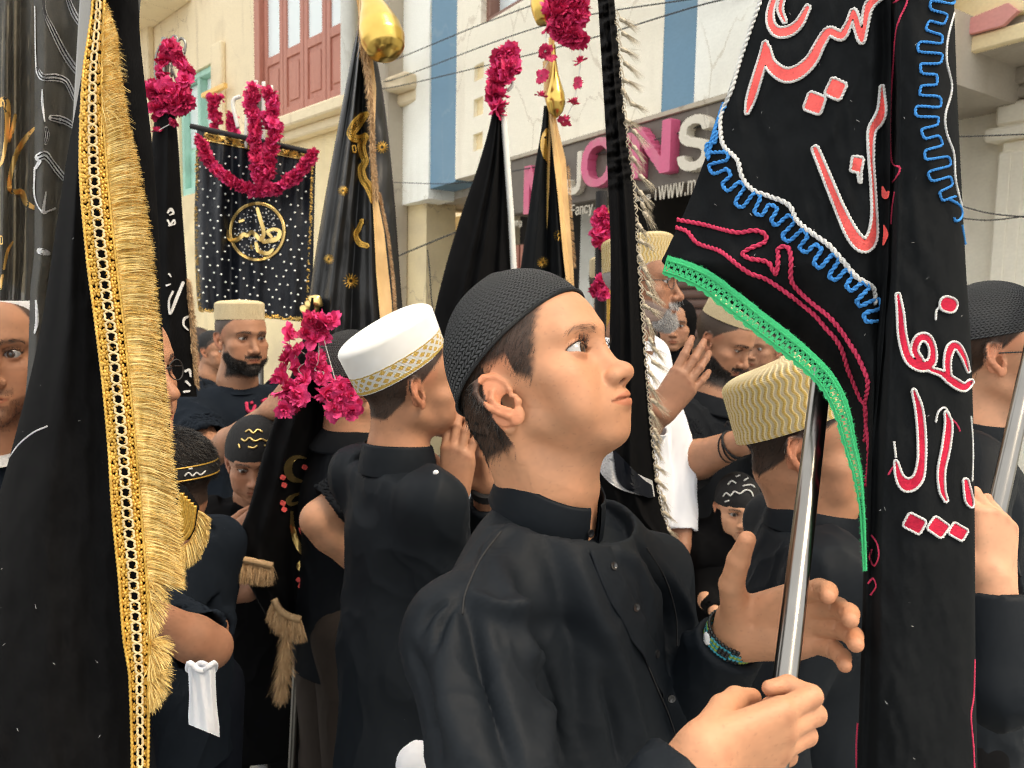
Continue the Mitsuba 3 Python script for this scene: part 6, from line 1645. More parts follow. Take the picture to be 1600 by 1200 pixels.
# neckband with its open front, placket, seams, buttons
cb = BG.nb - nup * .016 + f5 * .001
scene_mesh = {'band': collar_ring(cb, l5, f5, nup, 0.0555, .0600, .044, .0030, gap=.34, flare=.12, drop=.012, n=120)}
put(kk_ + '__neckband', scene_mesh['band'], 'kurta', True)
def strip(mesh, c, n_px, lift, m_, name):
    L, nn = drape(mesh, c, 70, lift)
    t = np.gradient(L, axis=0); t /= np.linalg.norm(t, axis=1, keepdims=True); s = np.cross(t, nn); s /= np.linalg.norm(s, axis=1, keepdims=True)
    prof = [(-1, -.0008), (-.96, .0008), (-.5, .0012), (.5, .0012), (.96, .0008), (1, -.0008)]
    V = np.stack([L + s * (o * n_px)[..., None] if np.ndim(n_px) else L + s * o * n_px + nn * h for o, h in prof], 1)
    put(kk_ + '__' + name, grid_mesh(V), m_, True)
strip(km, [(936, 858), (958, 912), (985, 962), (1014, 1018), (1040, 1075), (1060, 1125), (1074, 1165)], .0135, .0016, 'kurta', 'placket')
for c_ in ([(926, 862), (946, 905), (974, 955), (1000, 1010), (1020, 1062), (1046, 1122), (1060, 1165)],):
    L, nn = drape(km, c_, 70, .0012); put(kk_ + '__seam', tube(L, .0009, 5), 'cord_dark', True)
for c_ in ([(783, 830), (752, 872), (728, 924), (722, 960)], [(1010, 856), (1040, 905), (1056, 960), (1058, 1010)]):
    L, nn = drape(km, c_, 50, .0003); put(kk_ + '__seam', tube(L, .0010, 5), 'cord_dark', True)
def button(mesh, u, v, r=.0052):
    L, nn = drape(mesh, [(u - 2, v), (u, v), (u + 2, v)], 3, .003)
    if not len(L): return
    n_ = nn[len(nn) // 2]; x = np.cross(n_, [0, 0, 1.0]); x /= np.linalg.norm(x); R = np.stack([x, np.cross(n_, x), n_], 1)
    prof = [(0, .0), (r * .55, .0002), (r * .75, .0009), (r, .0009), (r, -.0006), (r * .6, -.0012), (0, -.0012)]
    m = trimesh.creation.revolve(np.array(prof)[::-1], sections=28); m.fix_normals()
    put(kk_ + '__button', TM(np.array(m.vertices) @ R.T + L[len(L) // 2], m.faces), 'button', 40)
for u_, v_ in ((956, 885), (991, 948), (1023, 1021), (1048, 1090)): button(km, u_, v_, .0042)
button(TM(scene_mesh['band'].vertices, scene_mesh['band'].faces), 922, 832, .0042)
BG2 = Fig(BH, 50, .88); BG2.nb = BG.nb; legs(BK, BG2, 'robe', top=-.55)
# beaded bracelet at the left wrist
W_ = thing('bracelet', 'beaded black bracelet with teal and green pattern and a white clasp on the boy\'s wrist', 'bracelet')
axL = (wrL - elL) / np.linalg.norm(wrL - elL); e1 = np.cross(axL, [0, 0, 1.0]); e1 /= np.linalg.norm(e1); e2 = np.cross(axL, e1)
cyl = trimesh.creation.icosphere(subdivisions=1, radius=1); pal = [(.01, .012, .012), (.03, .26, .33), (.012, .014, .014), (.25, .36, .05), (.02, .02, .02), (.06, .32, .40)]
bv, bf, bc, kq = [], [], [], 0
for r_ in range(7):
    for a_ in range(44):
        th = a_ / 44 * 2 * np.pi; rad = .0295 - .0004 * r_; c_ = wrL - axL * (.004 + .0031 * r_) + (math.cos(th) * e1 * 1.05 + math.sin(th) * e2 * .96) * rad
        bv.append(np.array(cyl.vertices) * .0021 + c_); bf.append(cyl.faces + kq); kq += len(cyl.vertices)
        ix = (0 if r_ in (0, 6) else 1 + (a_ // 3 + abs(r_ - 3) * 2) % 5); bc.append(np.tile(pal[ix], (len(cyl.vertices), 1)))
part(W_, 'beads', TM(np.vstack(bv), np.vstack(bf)), 'gloss_vc', True, color=np.vstack(bc), kind='stuff')
part(W_, 'clasp', box(wrL - axL * .012 - _r * .029 - _f * .008, (.008, .010, .012), bevel=.002), 'pearl', 40)
# ---------------------------------------------------------------- the rest of the procession
TONES = dict(a=(.56, .29, .17), b=(.42, .205, .115), c=(.30, .145, .085), d=(.60, .33, .20), e=(.36, .18, .105))
rC = np.random.default_rng(202)
def beard(H, key, m, n, L, col='beard_black', reg=beard_mask, w=.05):
    p, nn = H.hair_roots(m, n, reg, rC); q = H.loc(p)
    d = np.stack([q[:, 0] * .04, .25 + 0 * q[:, 0], -1 + 0 * q[:, 0]], 1) @ H.R.T + nn * .35
    part(key, 'beard', strands(p, d / np.linalg.norm(d, axis=1, keepdims=True), L * H.s, w * H.s, -nn * .1, rC, 3, .25), col)
def cap(key, H, kind, m_, name='cap', **kw):
    m, uv = cap_mesh(H, kind, **kw); return part(key, name, m, m_, True, uv=uv), m
def glasses(key, H, m_='wire'):
    ms = []
    a = np.linspace(0, 2 * np.pi, 28)
    for s in (-1, 1):
        ms.append(tube(H.w(np.stack([s * 3.4 + 2.3 * np.cos(a), 8.7 - .12 * (2.3 * np.cos(a) * s + 2) ** 2 * .3, -.3 + 1.7 * np.sin(a)], 1)), .11 * H.s, 5, False))
        ms.append(tube(H.w(spline([(s * 5.7, 7.8, .2), (s * 7.1, 3.5, .3), (s * 7.6, -1.0, .1)], 12)), .12 * H.s, 5))
    ms.append(tube(H.w(np.array([(-1.1, 9.3, 0), (0, 9.7, .25), (1.1, 9.3, 0)])), .11 * H.s, 5))
    part(key, 'glasses', cat(ms), m_, True)
def text_on(key, mesh, strokes, r, m_, lift=.0012, name='lettering'):
    ms = []
    for s in strokes:
        try: L, nn = drape(mesh, np.array(s, float)[:, :2], max(8, len(s) * 6), lift)
        except Exception: continue
        if len(L) > 3: ms.append(tube(L, r, 5))
    if ms: part(key, name, cat(ms), m_, True, kind='stuff')
def round_neck(key, G, m_, r=.064, name='neckline'):
    part(key, name, collar_ring(G.nb - G.up * .012, G.l, G.f, face_frame(0)[:, 2] * 1.0, r, r * 1.02, .016, .005, gap=0, flare=.25, drop=.02, n=60), m_, True)
def band_collar(key, G, m_, r=.058, h=.036, gap=.3):
    part(key, 'neckband', collar_ring(G.nb - G.up * .014, G.l, G.f, G.up, r, r * 1.03, h, .004, gap=gap, flare=.15, drop=.010, n=90), m_, True)
def polo_collar(key, G, m_, r=.062):
    a = np.linspace(.25, 2 * np.pi - .25, 70); V = []
    for k, (rr, z) in enumerate(((r, -.012), (r * .97, .022), (r * 1.03, .030), (r * 1.3, .006), (r * 1.62, -.022), (r * 1.6, -.027), (r * 1.25, -.001))):
        fr = (.5 + .5 * np.cos(a)) ** 3
        x, y = np.sin(a) * rr, np.cos(a) * rr * (1 + .25 * fr); V.append(G.nb + x[:, None] * G.l + y[:, None] * G.f + (z - .03 * fr)[:, None] * G.up)
    V = np.array(V); part(key, 'collar', grid_mesh(np.concatenate([V, V[:1]])), m_, True)

# --- boy in the white cap with the gold band, clapping, seen from behind
k = thing('person', 'boy in white cap with gold band and black kurta, turned away, clapping', 'person')
H = Head(P(640, 600, 1.36), 118, 4, 0, .93, cheek=.6, brow=0, es=1.1, sf=.9, jaw=.95, nose=.5, ew=1.1, out=.55)
G = Fig(H, 128, .80, neck=(0, -4.2, -16)); G.nb = P(622, 722, 1.37)
aR = arm(G.shoulder(-1), P(694, 930, 1.30), P(708, 772, 1.36), .84, r=(.045, .04, .027), hand=dict(d=(.10, .10, 1), n=(.3, .9, -.1), side='r', s=.86, flex=((.15, .2, .1),) * 4, thumb=[(.5, .75, .3), (.8, .55, .1), (.9, .4, 0)]))
aL = arm(G.shoulder(1), P(760, 930, 1.62), P(760, 760, 1.44), .84, r=(.045, .04, .027), hand=dict(d=(-.35, -.05, 1), n=(-.5, -.8, .1), side='l', s=.88, flex=((.2, .25, .15),) * 4, thumb=[(.5, .75, .3), (.8, .55, .1), (.9, .4, 0)]))
m = skin_body(k, H, G, TONES['b'], [aR, aL], h=.0025, neck_r=.046, hair=(.02, .016, .014))
scalp_hair(H, k, m, rC, 7000, 1.2, .055, back=.3, lift=.1)
H.eyeballs(k, H.R[:, 1])
cap(k, H, 'drum', 'cap_white_gold', z0=2.8, k=.12, grow=1.04, flare=.04, hgt=-.6, tilt=21)
garment(k, G, [aR, aL], 'kurta', h=.0045, hem=-.84, fat=.98, neck_r=.056, wr=(.007, 8), seed=12)
band_collar(k, G, 'kurta', .060, .052, .15)
legs(k, G, 'white_cloth', top=-.62, r=.07)
i_ = trimesh.creation.icosphere(subdivisions=2, radius=.005); part(k, 'pearl_button', TM(np.array(i_.vertices) + P(681, 739, 1.24), i_.faces), 'pearl', True)
W2 = thing('wristband', 'black band on the raised wrist of the clapping boy in white', 'band')
ax = (aL['wr'] - aL['el']) / np.linalg.norm(aL['wr'] - aL['el'])
part(W2, 'strap', tube([aL['wr'] - ax * .022, aL['wr'] - ax * .018, aL['wr'] - ax * .002, aL['wr'] + ax * .002], [.025, .0295, .0295, .025], 24), 'cord_dark', 40)

# --- bearded man in a t-shirt with crimson lettering
k = thing('person', 'bearded man in cream cap and black t-shirt with crimson lettering, holding the velvet flag', 'person')
H = Head(P(378, 528, 2.6), 46, 0, 0, 1.0, brow=.6, lips=1.05, jaw=1.05, sf=1.0)
G = Fig(H, 30, 1.05); 
aR = arm(G.shoulder(-1), P(334, 708, 2.36), P(422, 643, 2.10), 1.0, hand=dict(d=(.5, .35, .6), n=(.3, .9, -.3), side='r', s=1.0, flex=((.5, 1.2, .8),) * 4, thumb=[(.6, .6, .5), (.7, .3, .6), (.9, .1, .3)]))
aL = arm(G.shoulder(1), P(470, 730, 2.75), P(500, 640, 2.35), 1.0)
m = skin_body(k, H, G, TONES['e'], [aR, aL], h=.003, stubble=((.012, .010, .009), .97), hair=(.03, .024, .02))
beard(H, k, m, 6000, 1.1); H.eyeballs(k, np.array([.75, -.65, .05])); brows_lashes(H, k, m, rC, 260, .8, .09); scalp_hair(H, k, m, rC, 2500, .5, .07)
cap(k, H, 'drum', 'cap_cream', z0=6.0, k=.03, grow=1.02, flare=.0, hgt=-.2)
g_ = garment(k, G, [aR, aL], 'tshirt', h=.006, sleeves=('short', 'long'), hem=-.68, fat=1.1, neck_r=.066, wr=(.012, 6), seed=4)
round_neck(k, G, 'tshirt', .068); legs(k, G, 'navy_cloth')
text_on(k, g_, [[(385, 630), (386, 642), (394, 644), (398, 634)], [(392, 628), (393, 632)], [(402, 642), (412, 640), (420, 632), (428, 636)], [(408, 628), (416, 624)], [(400, 655), (420, 650), (440, 652)]], .006, 'yarn_crimson', .004)

# --- man at the left edge
k = thing('person', 'man with moustache in a white cap half hidden at the left edge', 'person')
H = Head(P(-20, 550, 1.28), 36, 0, 0, 1.0, brow=.5, sf=1.0, open=1.2); G = Fig(H, 25, 1.0)
aR = arm(G.shoulder(-1), P(-150, 900, 1.25), P(-40, 1000, 1.0)); aL = arm(G.shoulder(1), P(60, 900, 1.35), P(20, 860, 1.12), hand=dict(d=(-.9, -.2, .2), n=(-.3, .9, 0), side='l', s=.95))
m = skin_body(k, H, G, TONES['b'], [aR, aL], h=.0025, stubble=((.03, .024, .02), .45), hair=(.03, .024, .02))
H.eyeballs(k, np.array([.35, -.9, 0])); brows_lashes(H, k, m, rC, 300, .8, .07); beard(H, k, m, 1500, .5)
cap(k, H, 'knit', 'cap_white', z0=6.2, k=.05, grow=1.03)
garment(k, G, [aR, aL], 'tshirt', h=.006, sleeves=('long', 'short'), hem=-.68); round_neck(k, G, 'yarn_white', .070); legs(k, G, 'navy_cloth')

# --- face in profile between the flags
k = thing('person', 'person with glasses and open mouth in profile, mostly hidden by the gold fringed flag', 'person')
H = Head(P(184, 580, 1.27), 78, 4, 0, 1.0, brow=.4, mouth=.9, lips=1.3, nose=1.0); G = Fig(H, 100, .86); G.nb = P(110, 735, 1.27)
aR = arm(G.shoulder(-1), P(90, 980, 1.2), P(150, 1090, 1.2)); aL = arm(G.shoulder(1), P(120, 980, 1.45), P(170, 1080, 1.4))
m = skin_body(k, H, G, TONES['b'], [aR, aL], h=.0022, hair=(.02, .016, .014)); H.eyeballs(k, H.R[:, 1]); brows_lashes(H, k, m, rC, 300, .8, .07)
scalp_hair(H, k, m, rC, 6000, 2.2, .06); glasses(k, H)
garment(k, G, [aR, aL], 'polo', h=.006, hem=-.68); legs(k, G, 'navy_cloth')

# --- child with the lettered headband under the fringe, arm with a white cloth
k = thing('person', 'dark haired child in headband and black t-shirt behind the gold fringe', 'person')
H = Head(P(258, 752, 1.62), -75, -4, 0, .93, cheek=.5, brow=0, sf=.9, es=1.1); G = Fig(H, 60, .84); G.nb = P(255, 836, 1.60)
aR = arm(G.shoulder(-1), P(328, 1012, 1.32), P(236, 962, 1.24), .85, r=(.046, .040, .031), hand=dict(d=(-.9, -.2, .2), n=(.1, .9, .2), side='r', s=.88)); aL = arm(G.shoulder(1), P(330, 960, 1.75), P(340, 985, 1.6), .85)
aR['cut'] = .92
m = skin_body(k, H, G, TONES['c'], [aR, aL], h=.003, hair=(.02, .016, .014)); H.eyeballs(k, H.R[:, 1]); brows_lashes(H, k, m, rC, 200, .8, .09)
scalp_hair(H, k, m, rC, 16000, 2.6, .055, region=lambda q: hairline(q) * (q[:, 2] > 1), lift=.35, down=.5, back=.5)
hb = H.w(np.stack([8.4 * np.sin(np.linspace(0, 2 * np.pi, 80)), 10.0 * np.cos(np.linspace(0, 2 * np.pi, 80)) - 1.4, 2.6 + 0 * np.linspace(0, 1, 80)], 1)); up_ = H.R[:, 2] * H.s
hm = grid_mesh(np.stack([hb - up_ * 1.4, hb - up_ * .7 + (hb - H.at) * .01, hb + up_ * .7 + (hb - H.at) * .01, hb + up_ * 1.4], 0)); part(k, 'headband', hm, 'cord_dark', True)
part(k, 'headband_edging', cat([tube(hb + up_ * o_ + (hb - H.at) * .012, .0016, 5, False) for o_ in (-1.4, 1.4)]), 'gold_trim', True, kind='stuff')
text_on(k, hm, [[(288, 744), (294, 738), (300, 744), (306, 738), (312, 742), (320, 736)], [(294, 733), (300, 732)]], .0018, 'yarn_white', .002)
garment(k, G, [aR, aL], 'tshirt', h=.005, sleeves=('short', 'long'), hem=-.58, fat=1.08, wr=(.009, 7)); legs(k, G, 'navy_cloth', top=-.45, r=.105)
Wc = thing('hanging_white_cloth', 'folded white cloth hanging at the hip of the child behind the fringe', 'cloth')
a_ = np.linspace(0, 2 * np.pi, 70); rows = []
for t_ in np.linspace(0, 1, 40):
    cu, cv = 315 + 4 * t_, 1042 + 100 * t_; wx = 27 - 3 * math.sin(t_ * 3) ; fold = .004 * np.sin(a_ * 3 + t_ * 2) + .002 * np.sin(a_ * 8 - t_ * 3)
    sag = 16 * np.sin((a_ - .4)) * t_ * .5
    rows.append(P(cu + wx * np.cos(a_) * (.8 + .2 * t_) * (1 - .25 * max(0, t_ - .85) * 6 * .4), cv + 6 * np.sin(3 * a_) * (1 - t_) + sag * 0 + 10 * t_ * np.cos(a_), 1.10 + .03 * np.sin(a_) + fold))
part(Wc, 'folds', grid_mesh(np.array(rows)), 'white_cloth', True)
part(Wc, 'top_hem', tube(rows[0], .004, 6, False), 'white_cloth', True)
lp = thing('hanging_cloth', 'gold trimmed corner of black cloth with long gold fringe beside the big fringe', 'cloth')
sh = Sheet([700, 1000], [200, 200], [400, 400], 1.05)
part(lp, 'cloth', tube(P(np.array([272, 286, 296]), np.array([770, 800, 840]), np.array([1.08, 1.07, 1.06])), [.018, .022, .012], 12), 'flag_black', True)
part(lp, 'gold_fringe', cat([fringe_band(sh, np.array([281, 296, 306, 310.]), np.array([856, 846, 826, 798.]), 1500, [26, 24, 20], [(.2, 1), (.5, .8), (.9, .35)], .0018, rC, jitter=.12)]), 'gold_thread', kind='stuff')
part(lp, 'gold_band', cat([tube(sh.at(*spline(np.array([(279 - o, 848 - 3 * o), (292 - o, 838 - o), (300 - o, 822 - o), (304 - o, 790 - o)]), 30).T, .003), .0035, 6) for o in (0, 5, 10, 15, 20)]), 'gold_trim', True, kind='stuff')

# --- child with the gold lettered bandana in a long robe
k = thing('person', 'small boy in gold lettered black bandana and long black robe, gripping a pole', 'person')
H = Head(P(398, 720, 2.08), 18, -12, 0, .90, cheek=.6, brow=0, sf=.9, es=1.1, nose=.5); G = Fig(H, 20, .78, neck=(0, -3.6, -15))
aR = arm(G.shoulder(-1), P(340, 900, 1.98), P(356, 842, 1.90), .8, hand=dict(d=(.6, .3, .4), n=(.3, .9, -.1), side='r', s=.86, flex=((.6, 1.2, .8),) * 4, thumb=[(.6, .6, .5), (.7, .3, .6), (.9, .1, .3)]))
aL = arm(G.shoulder(1), P(450, 905, 2.05), P(392, 922, 1.92), .8, hand=dict(d=(-.9, -.2, .0), n=(.1, .9, -.3), side='l', s=.84, flex=((.5, .8, .5),) * 4))
m = skin_body(k, H, G, TONES['c'], [aR, aL], h=.0028, neck_r=.045, hair=(.02, .016, .014)); H.eyeballs(k, np.array([.2, -.8, -.4])); brows_lashes(H, k, m, rC, 200, .7, .08)
ck, cm_ = cap(k, H, 'knit', 'bandana', name='bandana', z0=1.9, k=.05, grow=1.12)
text_on(k, cm_, [[(384, 676), (390, 672), (396, 678), (402, 672), (410, 676)], [(378, 686), (384, 690), (390, 684), (398, 690), (408, 686), (416, 690), (422, 684)], [(388, 698), (396, 700), (402, 696)], [(412, 696), (420, 698)], [(374, 694), (376, 700)]], .0026, 'gold_foil', .003)
S_ = lambda S: S.u(squash(sd_cone(G.p(0, .0, -.42), G.p(0, .0, -.92), .150 * G.b, .175 * G.b), G.p(0, 0, -.5), G.f, .8), .04)
garment(k, G, [aR, aL], 'robe', h=.005, hem=-.90, flare=.03, fat=1.12, neck_r=.055, extra=S_, wr=(.010, 6)); legs(k, G, 'robe', top=-.55)

# --- man in polo shirt and brown trousers behind the velvet flag
k = thing('person', 'man in black polo shirt and brown trousers, head hidden by rose strings', 'person')
H = Head(P(560, 596, 1.82), 120, 0, 0, .97); G = Fig(H, 125, .98); G.nb = P(550, 682, 1.84)
aR = arm(G.shoulder(-1), P(500, 812, 1.66), P(560, 880, 1.72), .98, r=(.046, .040, .03)); aL = arm(G.shoulder(1), P(640, 860, 2.1), P(640, 800, 1.9), .98)
aR['cut'] = .78
m = skin_body(k, H, G, TONES['a'], [aR, aL], h=.0032, hair=(.02, .016, .014)); H.eyeballs(k, H.R[:, 1])
scalp_hair(H, k, m, rC, 4000, 1.3, .07)
cap(k, H, 'knit', 'knit_black', z0=2.6, k=.2, grow=1.04)
garment(k, G, [aR, aL], 'polo', h=.0055, sleeves=('short', 'long'), hem=-.56, fat=1.08, wr=(.008, 6)); polo_collar(k, G, 'polo'); legs(k, G, 'brown_cloth', top=-.45, r=.115)

# --- old man with the white beard
k = thing('person', 'old man with white beard, glasses and golden cap in a white kurta, clapping', 'person')
H = Head(P(1004, 442, 2.12), 66, 2, 0, 1.03, brow=.8, long=.3, nose=1.25); G = Fig(H, 60, 1.05)
aR = arm(G.shoulder(-1), P(960, 760, 1.95), P(1030, 645, 1.84), 1.0, hand=dict(d=(.55, .15, .72), n=(-.1, .98, -.1), side='r', s=1.12, flex=((.1, .2, .15), (.12, .2, .15), (.15, .25, .15), (.2, .3, .2)), spread=(.12, .03, -.06, -.2), thumb=[(.35, .9, .2), (.3, .95, .1), (.35, .93, 0)]))
aL = arm(G.shoulder(1), P(1062, 720, 2.3), P(1066, 850, 2.2), 1.0, hand=dict(d=(.1, -.1, -1), n=(-.9, .1, -.1), side='l', s=1.0))
m = skin_body(k, H, G, TONES['c'], [aR, aL], h=.0028, hair=(.3, .29, .28), stubble=((.32, .31, .30), .5)); H.eyeballs(k, H.R[:, 1]); brows_lashes(H, k, m, rC, 200, .9, .08, mat_='hair_grey')
def goatee(q): return beard_mask(q) * ((np.abs(q[:, 0]) < 3.6) & (q[:, 1] > 3.5))
beard(H, k, m, 5000, 1.7, 'hair_grey', goatee, .07); scalp_hair(H, k, m, rC, 2500, .5, .06, mat_='hair_grey'); glasses(k, H)
cap(k, H, 'drum', 'cap_gold', z0=3.6, k=.12, grow=1.04)
garment(k, G, [aR, aL], 'white_cloth', h=.006, hem=-.95, fat=1.0, wr=(.009, 6)); band_collar(k, G, 'white_cloth', .064); legs(k, G, 'white_cloth')

# --- woman in the black headscarf
k = thing('person', 'woman in black headscarf standing before the brown roller shutter', 'person')
H = Head(P(1056, 508, 3.55), -20, -2, 0, .98, brow=.1, lips=1.2); G = Fig(H, -10, .95)
aR = arm(G.shoulder(-1), P(1000, 660, 3.5), P(1020, 720, 3.3)); aL = arm(G.shoulder(1), P(1105, 660, 3.5), P(1080, 720, 3.3))
m = skin_body(k, H, G, TONES['e'], [aR, aL], h=.0034, hair=(.02, .016, .014)); H.eyeballs(k, np.array([-.3, -.9, -.1])); brows_lashes(H, k, m, rC, 200, .8, .1)
S = SDF(); s_ = H.s
S.u(sd_ell(H.w((0, -2.2, 2.6)), np.array([9.0, 10.6, 10.4]) * s_, H.R)); S.u(sd_cone(H.w((0, -3, -4)), H.w((0, -3.5, -16)), 8.4 * s_, 10 * s_), .03); S.u(sd_cone(G.shoulder(-1), G.shoulder(1), .075, .075), .06)
S.s(sd_ell(H.w((0, 7.5, -2.2)), np.array([5.6, 9.5, 9.2]) * s_, H.R), .01)
part(k, 'headscarf', wrinkle(S.mesh(H.at - .38, H.at + .25, .006), .006, 8, seed=2), 'robe', True)
garment(k, G, [aR, aL], 'robe', h=.008, hem=-1.1, flare=.05); legs(k, G, 'robe')

# --- man with bowed head in the polo shirt
k = thing('person', 'bearded man in cream cap and black polo, head bowed, thread on his wrist', 'person')
H = Head(P(1132, 532, 2.5), 46, -24, 0, 1.02, brow=.7, down=.75, nose=1.1); G = Fig(H, 40, 1.08, neck=(0, -6.2, -13)); G.nb = P(1112, 622, 2.53)
aR = arm(G.shoulder(-1), P(1066, 728, 2.36), P(1160, 690, 2.12), 1.05, r=(.06, .052, .034), hand=dict(d=(.9, -.1, .3), n=(0, .9, -.3), side='r', s=1.0, flex=((.5, .8, .5),) * 4)); aL = arm(G.shoulder(1), P(1230, 730, 2.7), P(1215, 690, 2.3), 1.05)
aR['cut'] = .80
m = skin_body(k, H, G, TONES['e'], [aR, aL], h=.003, neck_r=.062, stubble=((.014, .011, .010), .96), hair=(.03, .025, .02)); H.eyeballs(k, H.R[:, 1] - [0, 0, .5]); brows_lashes(H, k, m, rC, 260, .9, .1)
beard(H, k, m, 6500, 1.2); scalp_hair(H, k, m, rC, 3000, .35, .07)
cap(k, H, 'drum', 'cap_cream', z0=6.6, k=.05, grow=1.0, flare=-.03, hgt=-.4)
garment(k, G, [aR, aL], 'polo', h=.0055, sleeves=('short', 'long'), hem=-.7, fat=1.15, neck_r=.074, wr=(.010, 6), sl_r=(.074, .062, .05)); polo_collar(k, G, 'polo', .072); legs(k, G, 'navy_cloth')
Th = thing('wrist_thread', 'loose black threads tied round the bowed man\'s wrist', 'thread')
ax = (aR['wr'] - aR['el']); ax /= np.linalg.norm(ax); e1 = np.cross(ax, [0, 0, 1.0]); e1 /= np.linalg.norm(e1); e2 = np.cross(ax, e1); th = np.linspace(0, 2 * np.pi, 30)
for j in range(4):
    c_ = aR['wr'] - ax * (.03 + .008 * j); part(Th, 'loop', tube(c_ + (np.cos(th)[:, None] * e1 + np.sin(th)[:, None] * e2) * .042 + ax * (.012 * np.sin(th * 1 + j))[:, None], .0025, 5, False), 'cord_dark', True)
part(Th, 'loose_end', tube(spline(np.array([aR['wr'] - ax * .04 + e1 * 0 + [0, 0, .04], aR['wr'] - ax * .06 + [-.01, -.02, .075], aR['wr'] - ax * .09 + [0, -.02, .07]]), 14), .002, 5), 'cord_dark', True)

# --- small child with the white lettered bandana
k = thing('person', 'small child with white lettered black bandana peeking over a black shawl', 'person')
H = Head(P(1153, 795, 2.2), -2, -4, 0, .76, cheek=.7, brow=0, sf=.86, es=1.25, open=1.2, nose=.3); G = Fig(H, 0, .56, neck=(0, -3.4, -14.5))
aR = arm(G.shoulder(-1), P(1100, 930, 2.2), P(1120, 960, 2.1), .6); aL = arm(G.shoulder(1), P(1205, 930, 2.2), P(1190, 960, 2.1), .6)
m = skin_body(k, H, G, TONES['d'], [aR, aL], h=.0028, neck_r=.042, hair=(.02, .016, .014)); H.eyeballs(k, np.array([0, -1, 0])); brows_lashes(H, k, m, rC, 220, .6, .08)
ck, cm_ = cap(k, H, 'knit', 'bandana', name='bandana', z0=2.2, k=.04, grow=1.12)
text_on(k, cm_, [[(1131, 776), (1136, 770), (1142, 775), (1148, 768), (1156, 772), (1164, 766), (1172, 768), (1176, 776)], [(1138, 758), (1144, 752), (1150, 756)], [(1162, 752), (1168, 748)], [(1160, 760), (1172, 758), (1178, 762)], [(1134, 784), (1140, 782)], [(1150, 746), (1156, 744)]], .0022, 'yarn_white', .003)
S = SDF(); s_ = H.s
S.u(sd_cone(H.w((0, -1, -7.5)), H.w((0, -3, -15)), 8.5 * s_, 10 * s_)); S.u(sd_cone(G.shoulder(-1), G.shoulder(1), .075, .075), .05); S.u(sd_ell(H.w((0, -4.5, -1)), np.array([7.8, 8.0, 10]) * s_, H.R), .02); S.s(sd_ell(H.w((0, 9.5, 0)), np.array([8, 9.5, 5.2]) * s_, H.R), .008)
part(k, 'shawl', wrinkle(S.mesh(H.at - .28, H.at + .2, .005), .006, 9, seed=6), 'robe', True)
garment(k, G, [aR, aL], 'robe', h=.006, hem=-1.1, flare=.08, fat=1.2); legs(k, G, 'robe', top=-.6)

# --- boy in the gold woven cap behind the pole
k = thing('person', 'boy in gold patterned cap and black kurta behind the steel pole', 'person')
H = Head(P(1258, 692, 1.16), 72, -4, 0, .93, cheek=.6, brow=0, sf=.9, es=1.1, nose=.5, ew=1.1, out=.5); G = Fig(H, 84, .84, neck=(0, -3.8, -15.5)); G.nb = P(1268, 806, 1.17)
aR = arm(G.shoulder(-1), P(1200, 1150, 1.02), P(1280, 1420, 1.0), .86); aL = arm(G.shoulder(1), P(1330, 1060, 1.35), P(1350, 1100, 1.2), .86)
m = skin_body(k, H, G, TONES['b'], [aR, aL], h=.0025, neck_r=.046, hair=(.02, .016, .014)); H.eyeballs(k, H.R[:, 1]); brows_lashes(H, k, m, rC, 260, .8, .07)
scalp_hair(H, k, m, rC, 8000, 1.4, .055, lift=.1)
cap(k, H, 'drum', 'cap_gold_woven', z0=2.6, k=.10, grow=1.12, flare=.0, hgt=.6, tilt=22)
garment(k, G, [aR, aL], 'kurta', h=.0045, hem=-.75, neck_r=.056, wr=(.006, 7), fat=1.05); band_collar(k, G, 'kurta', .060, .036); legs(k, G, 'robe')
i_ = trimesh.creation.icosphere(subdivisions=2, radius=.0045)

# --- boy with glasses at the right edge, gripping the second steel pole
k = thing('person', 'boy in black knitted cap and glasses at the right edge, gripping a pole', 'person')
H = Head(P(1560, 550, 1.32), 66, 2, 0, .95, cheek=.5, brow=.1, sf=.92, es=1.1, ew=1.1, out=.5); G = Fig(H, 62, .9, neck=(0, -3.8, -15.5))
p2a, p2b = P(1549, 835, 1.06), P(1606, 580, 1.16); pc2 = P(1551, 826, 1.063)
aR = arm(G.shoulder(-1), P(1560, 1075, 1.0), P(1552, 905, 1.03), .88, r=(.045, .042, .029), hand=dict(d=(.15, .35, .85), n=(-.2, .9, -.35), side='r', s=.92, flex=((.7, 1.1, .7),) * 4, thumb=[(.6, .75, .3), (.8, .5, .3), (.9, .3, .2)]))
aL = arm(G.shoulder(1), P(1700, 1000, 1.5), P(1680, 900, 1.3), .88)
m = skin_body(k, H, G, TONES['a'], [aR, aL], h=.0025, neck_r=.047, hair=(.018, .015, .013)); H.eyeballs(k, H.R[:, 1]); brows_lashes(H, k, m, rC, 260, .8, .07)
scalp_hair(H, k, m, rC, 9000, 1.8, .055, lift=.12); glasses(k, H)
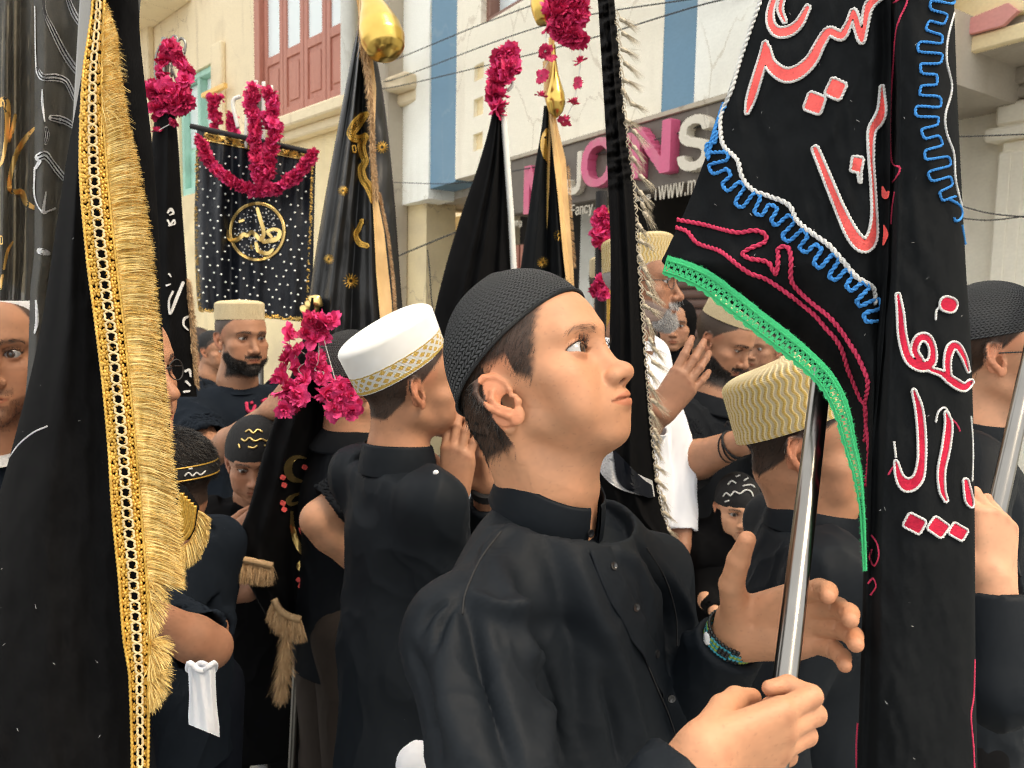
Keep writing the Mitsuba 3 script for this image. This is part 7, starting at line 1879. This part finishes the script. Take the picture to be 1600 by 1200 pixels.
cap(k, H, 'knit', 'knit_black', z0=3.0, k=.20, grow=1.06, nt=300, nv=90)
garment(k, G, [aR, aL], 'kurta', h=.0045, hem=-.8, neck_r=.057, wr=(.007, 7)); band_collar(k, G, 'kurta', .060, .036); legs(k, G, 'robe')
t_ = thing('steel_pole', 'second steel flag pole gripped by the boy at the right edge', 'pole'); ddp = p2b - p2a
part(t_, 'shaft', tube(np.linspace(p2a - ddp * .25, p2b + ddp * 2.2, 12), .0125, 20), 'steel', 40)
part(t_, 'foot_cap', tube([p2a - ddp * .26, p2a - ddp * .2], .0135, 20), 'cord_dark', 40)

# --- heads farther back
def far(label, u, v, d, yaw, tone, capkind=None, hairn=2500, stub=None, b=1.0, tor=None, **kw):
    k = thing('person', label, 'person'); H = Head(P(u, v, d), yaw, 0, 0, .98, **kw); G = Fig(H, yaw if tor is None else tor, b)
    a1 = arm(G.shoulder(-1), G.p(-.2, .02, -.33), G.p(-.19, .1, -.55)); a2 = arm(G.shoulder(1), G.p(.2, .02, -.33), G.p(.19, .1, -.55))
    m = skin_body(k, H, G, tone, [a1, a2], h=.0042, hair=(.02, .016, .014), stubble=stub); H.eyeballs(k, H.R[:, 1])
    scalp_hair(H, k, m, rC, hairn, 1.6, .09)
    if capkind: cap(k, H, *capkind[:2], **capkind[2])
    garment(k, G, [a1, a2], 'tshirt', h=.009, hem=-.7); legs(k, G, 'navy_cloth')
    return k, H, G
far('man with dark cap and glasses far behind the bearded man\'s shoulder', 334, 548, 4.6, 75, TONES['e'], ('knit', 'bandana', dict(z0=3, k=.1)))
far('distant man in profile beside the narrow white lettered flag', 312, 536, 5.6, 80, TONES['c'])
far('distant dark haired man seen in the gap right of the satin banner', 505, 540, 5.0, -30, TONES['e'])
far('person with cream cap hidden behind the tall tasselled flag', 962, 450, 3.0, 60, TONES['e'], ('drum', 'cap_cream', dict(z0=4, k=.05)))
far('person in black far behind, beside the woman in the headscarf', 1195, 545, 3.6, -60, TONES['e'])
far('tall man behind the boy with glasses at the right', 1500, 640, 2.4, 60, TONES['b'], b=1.0)
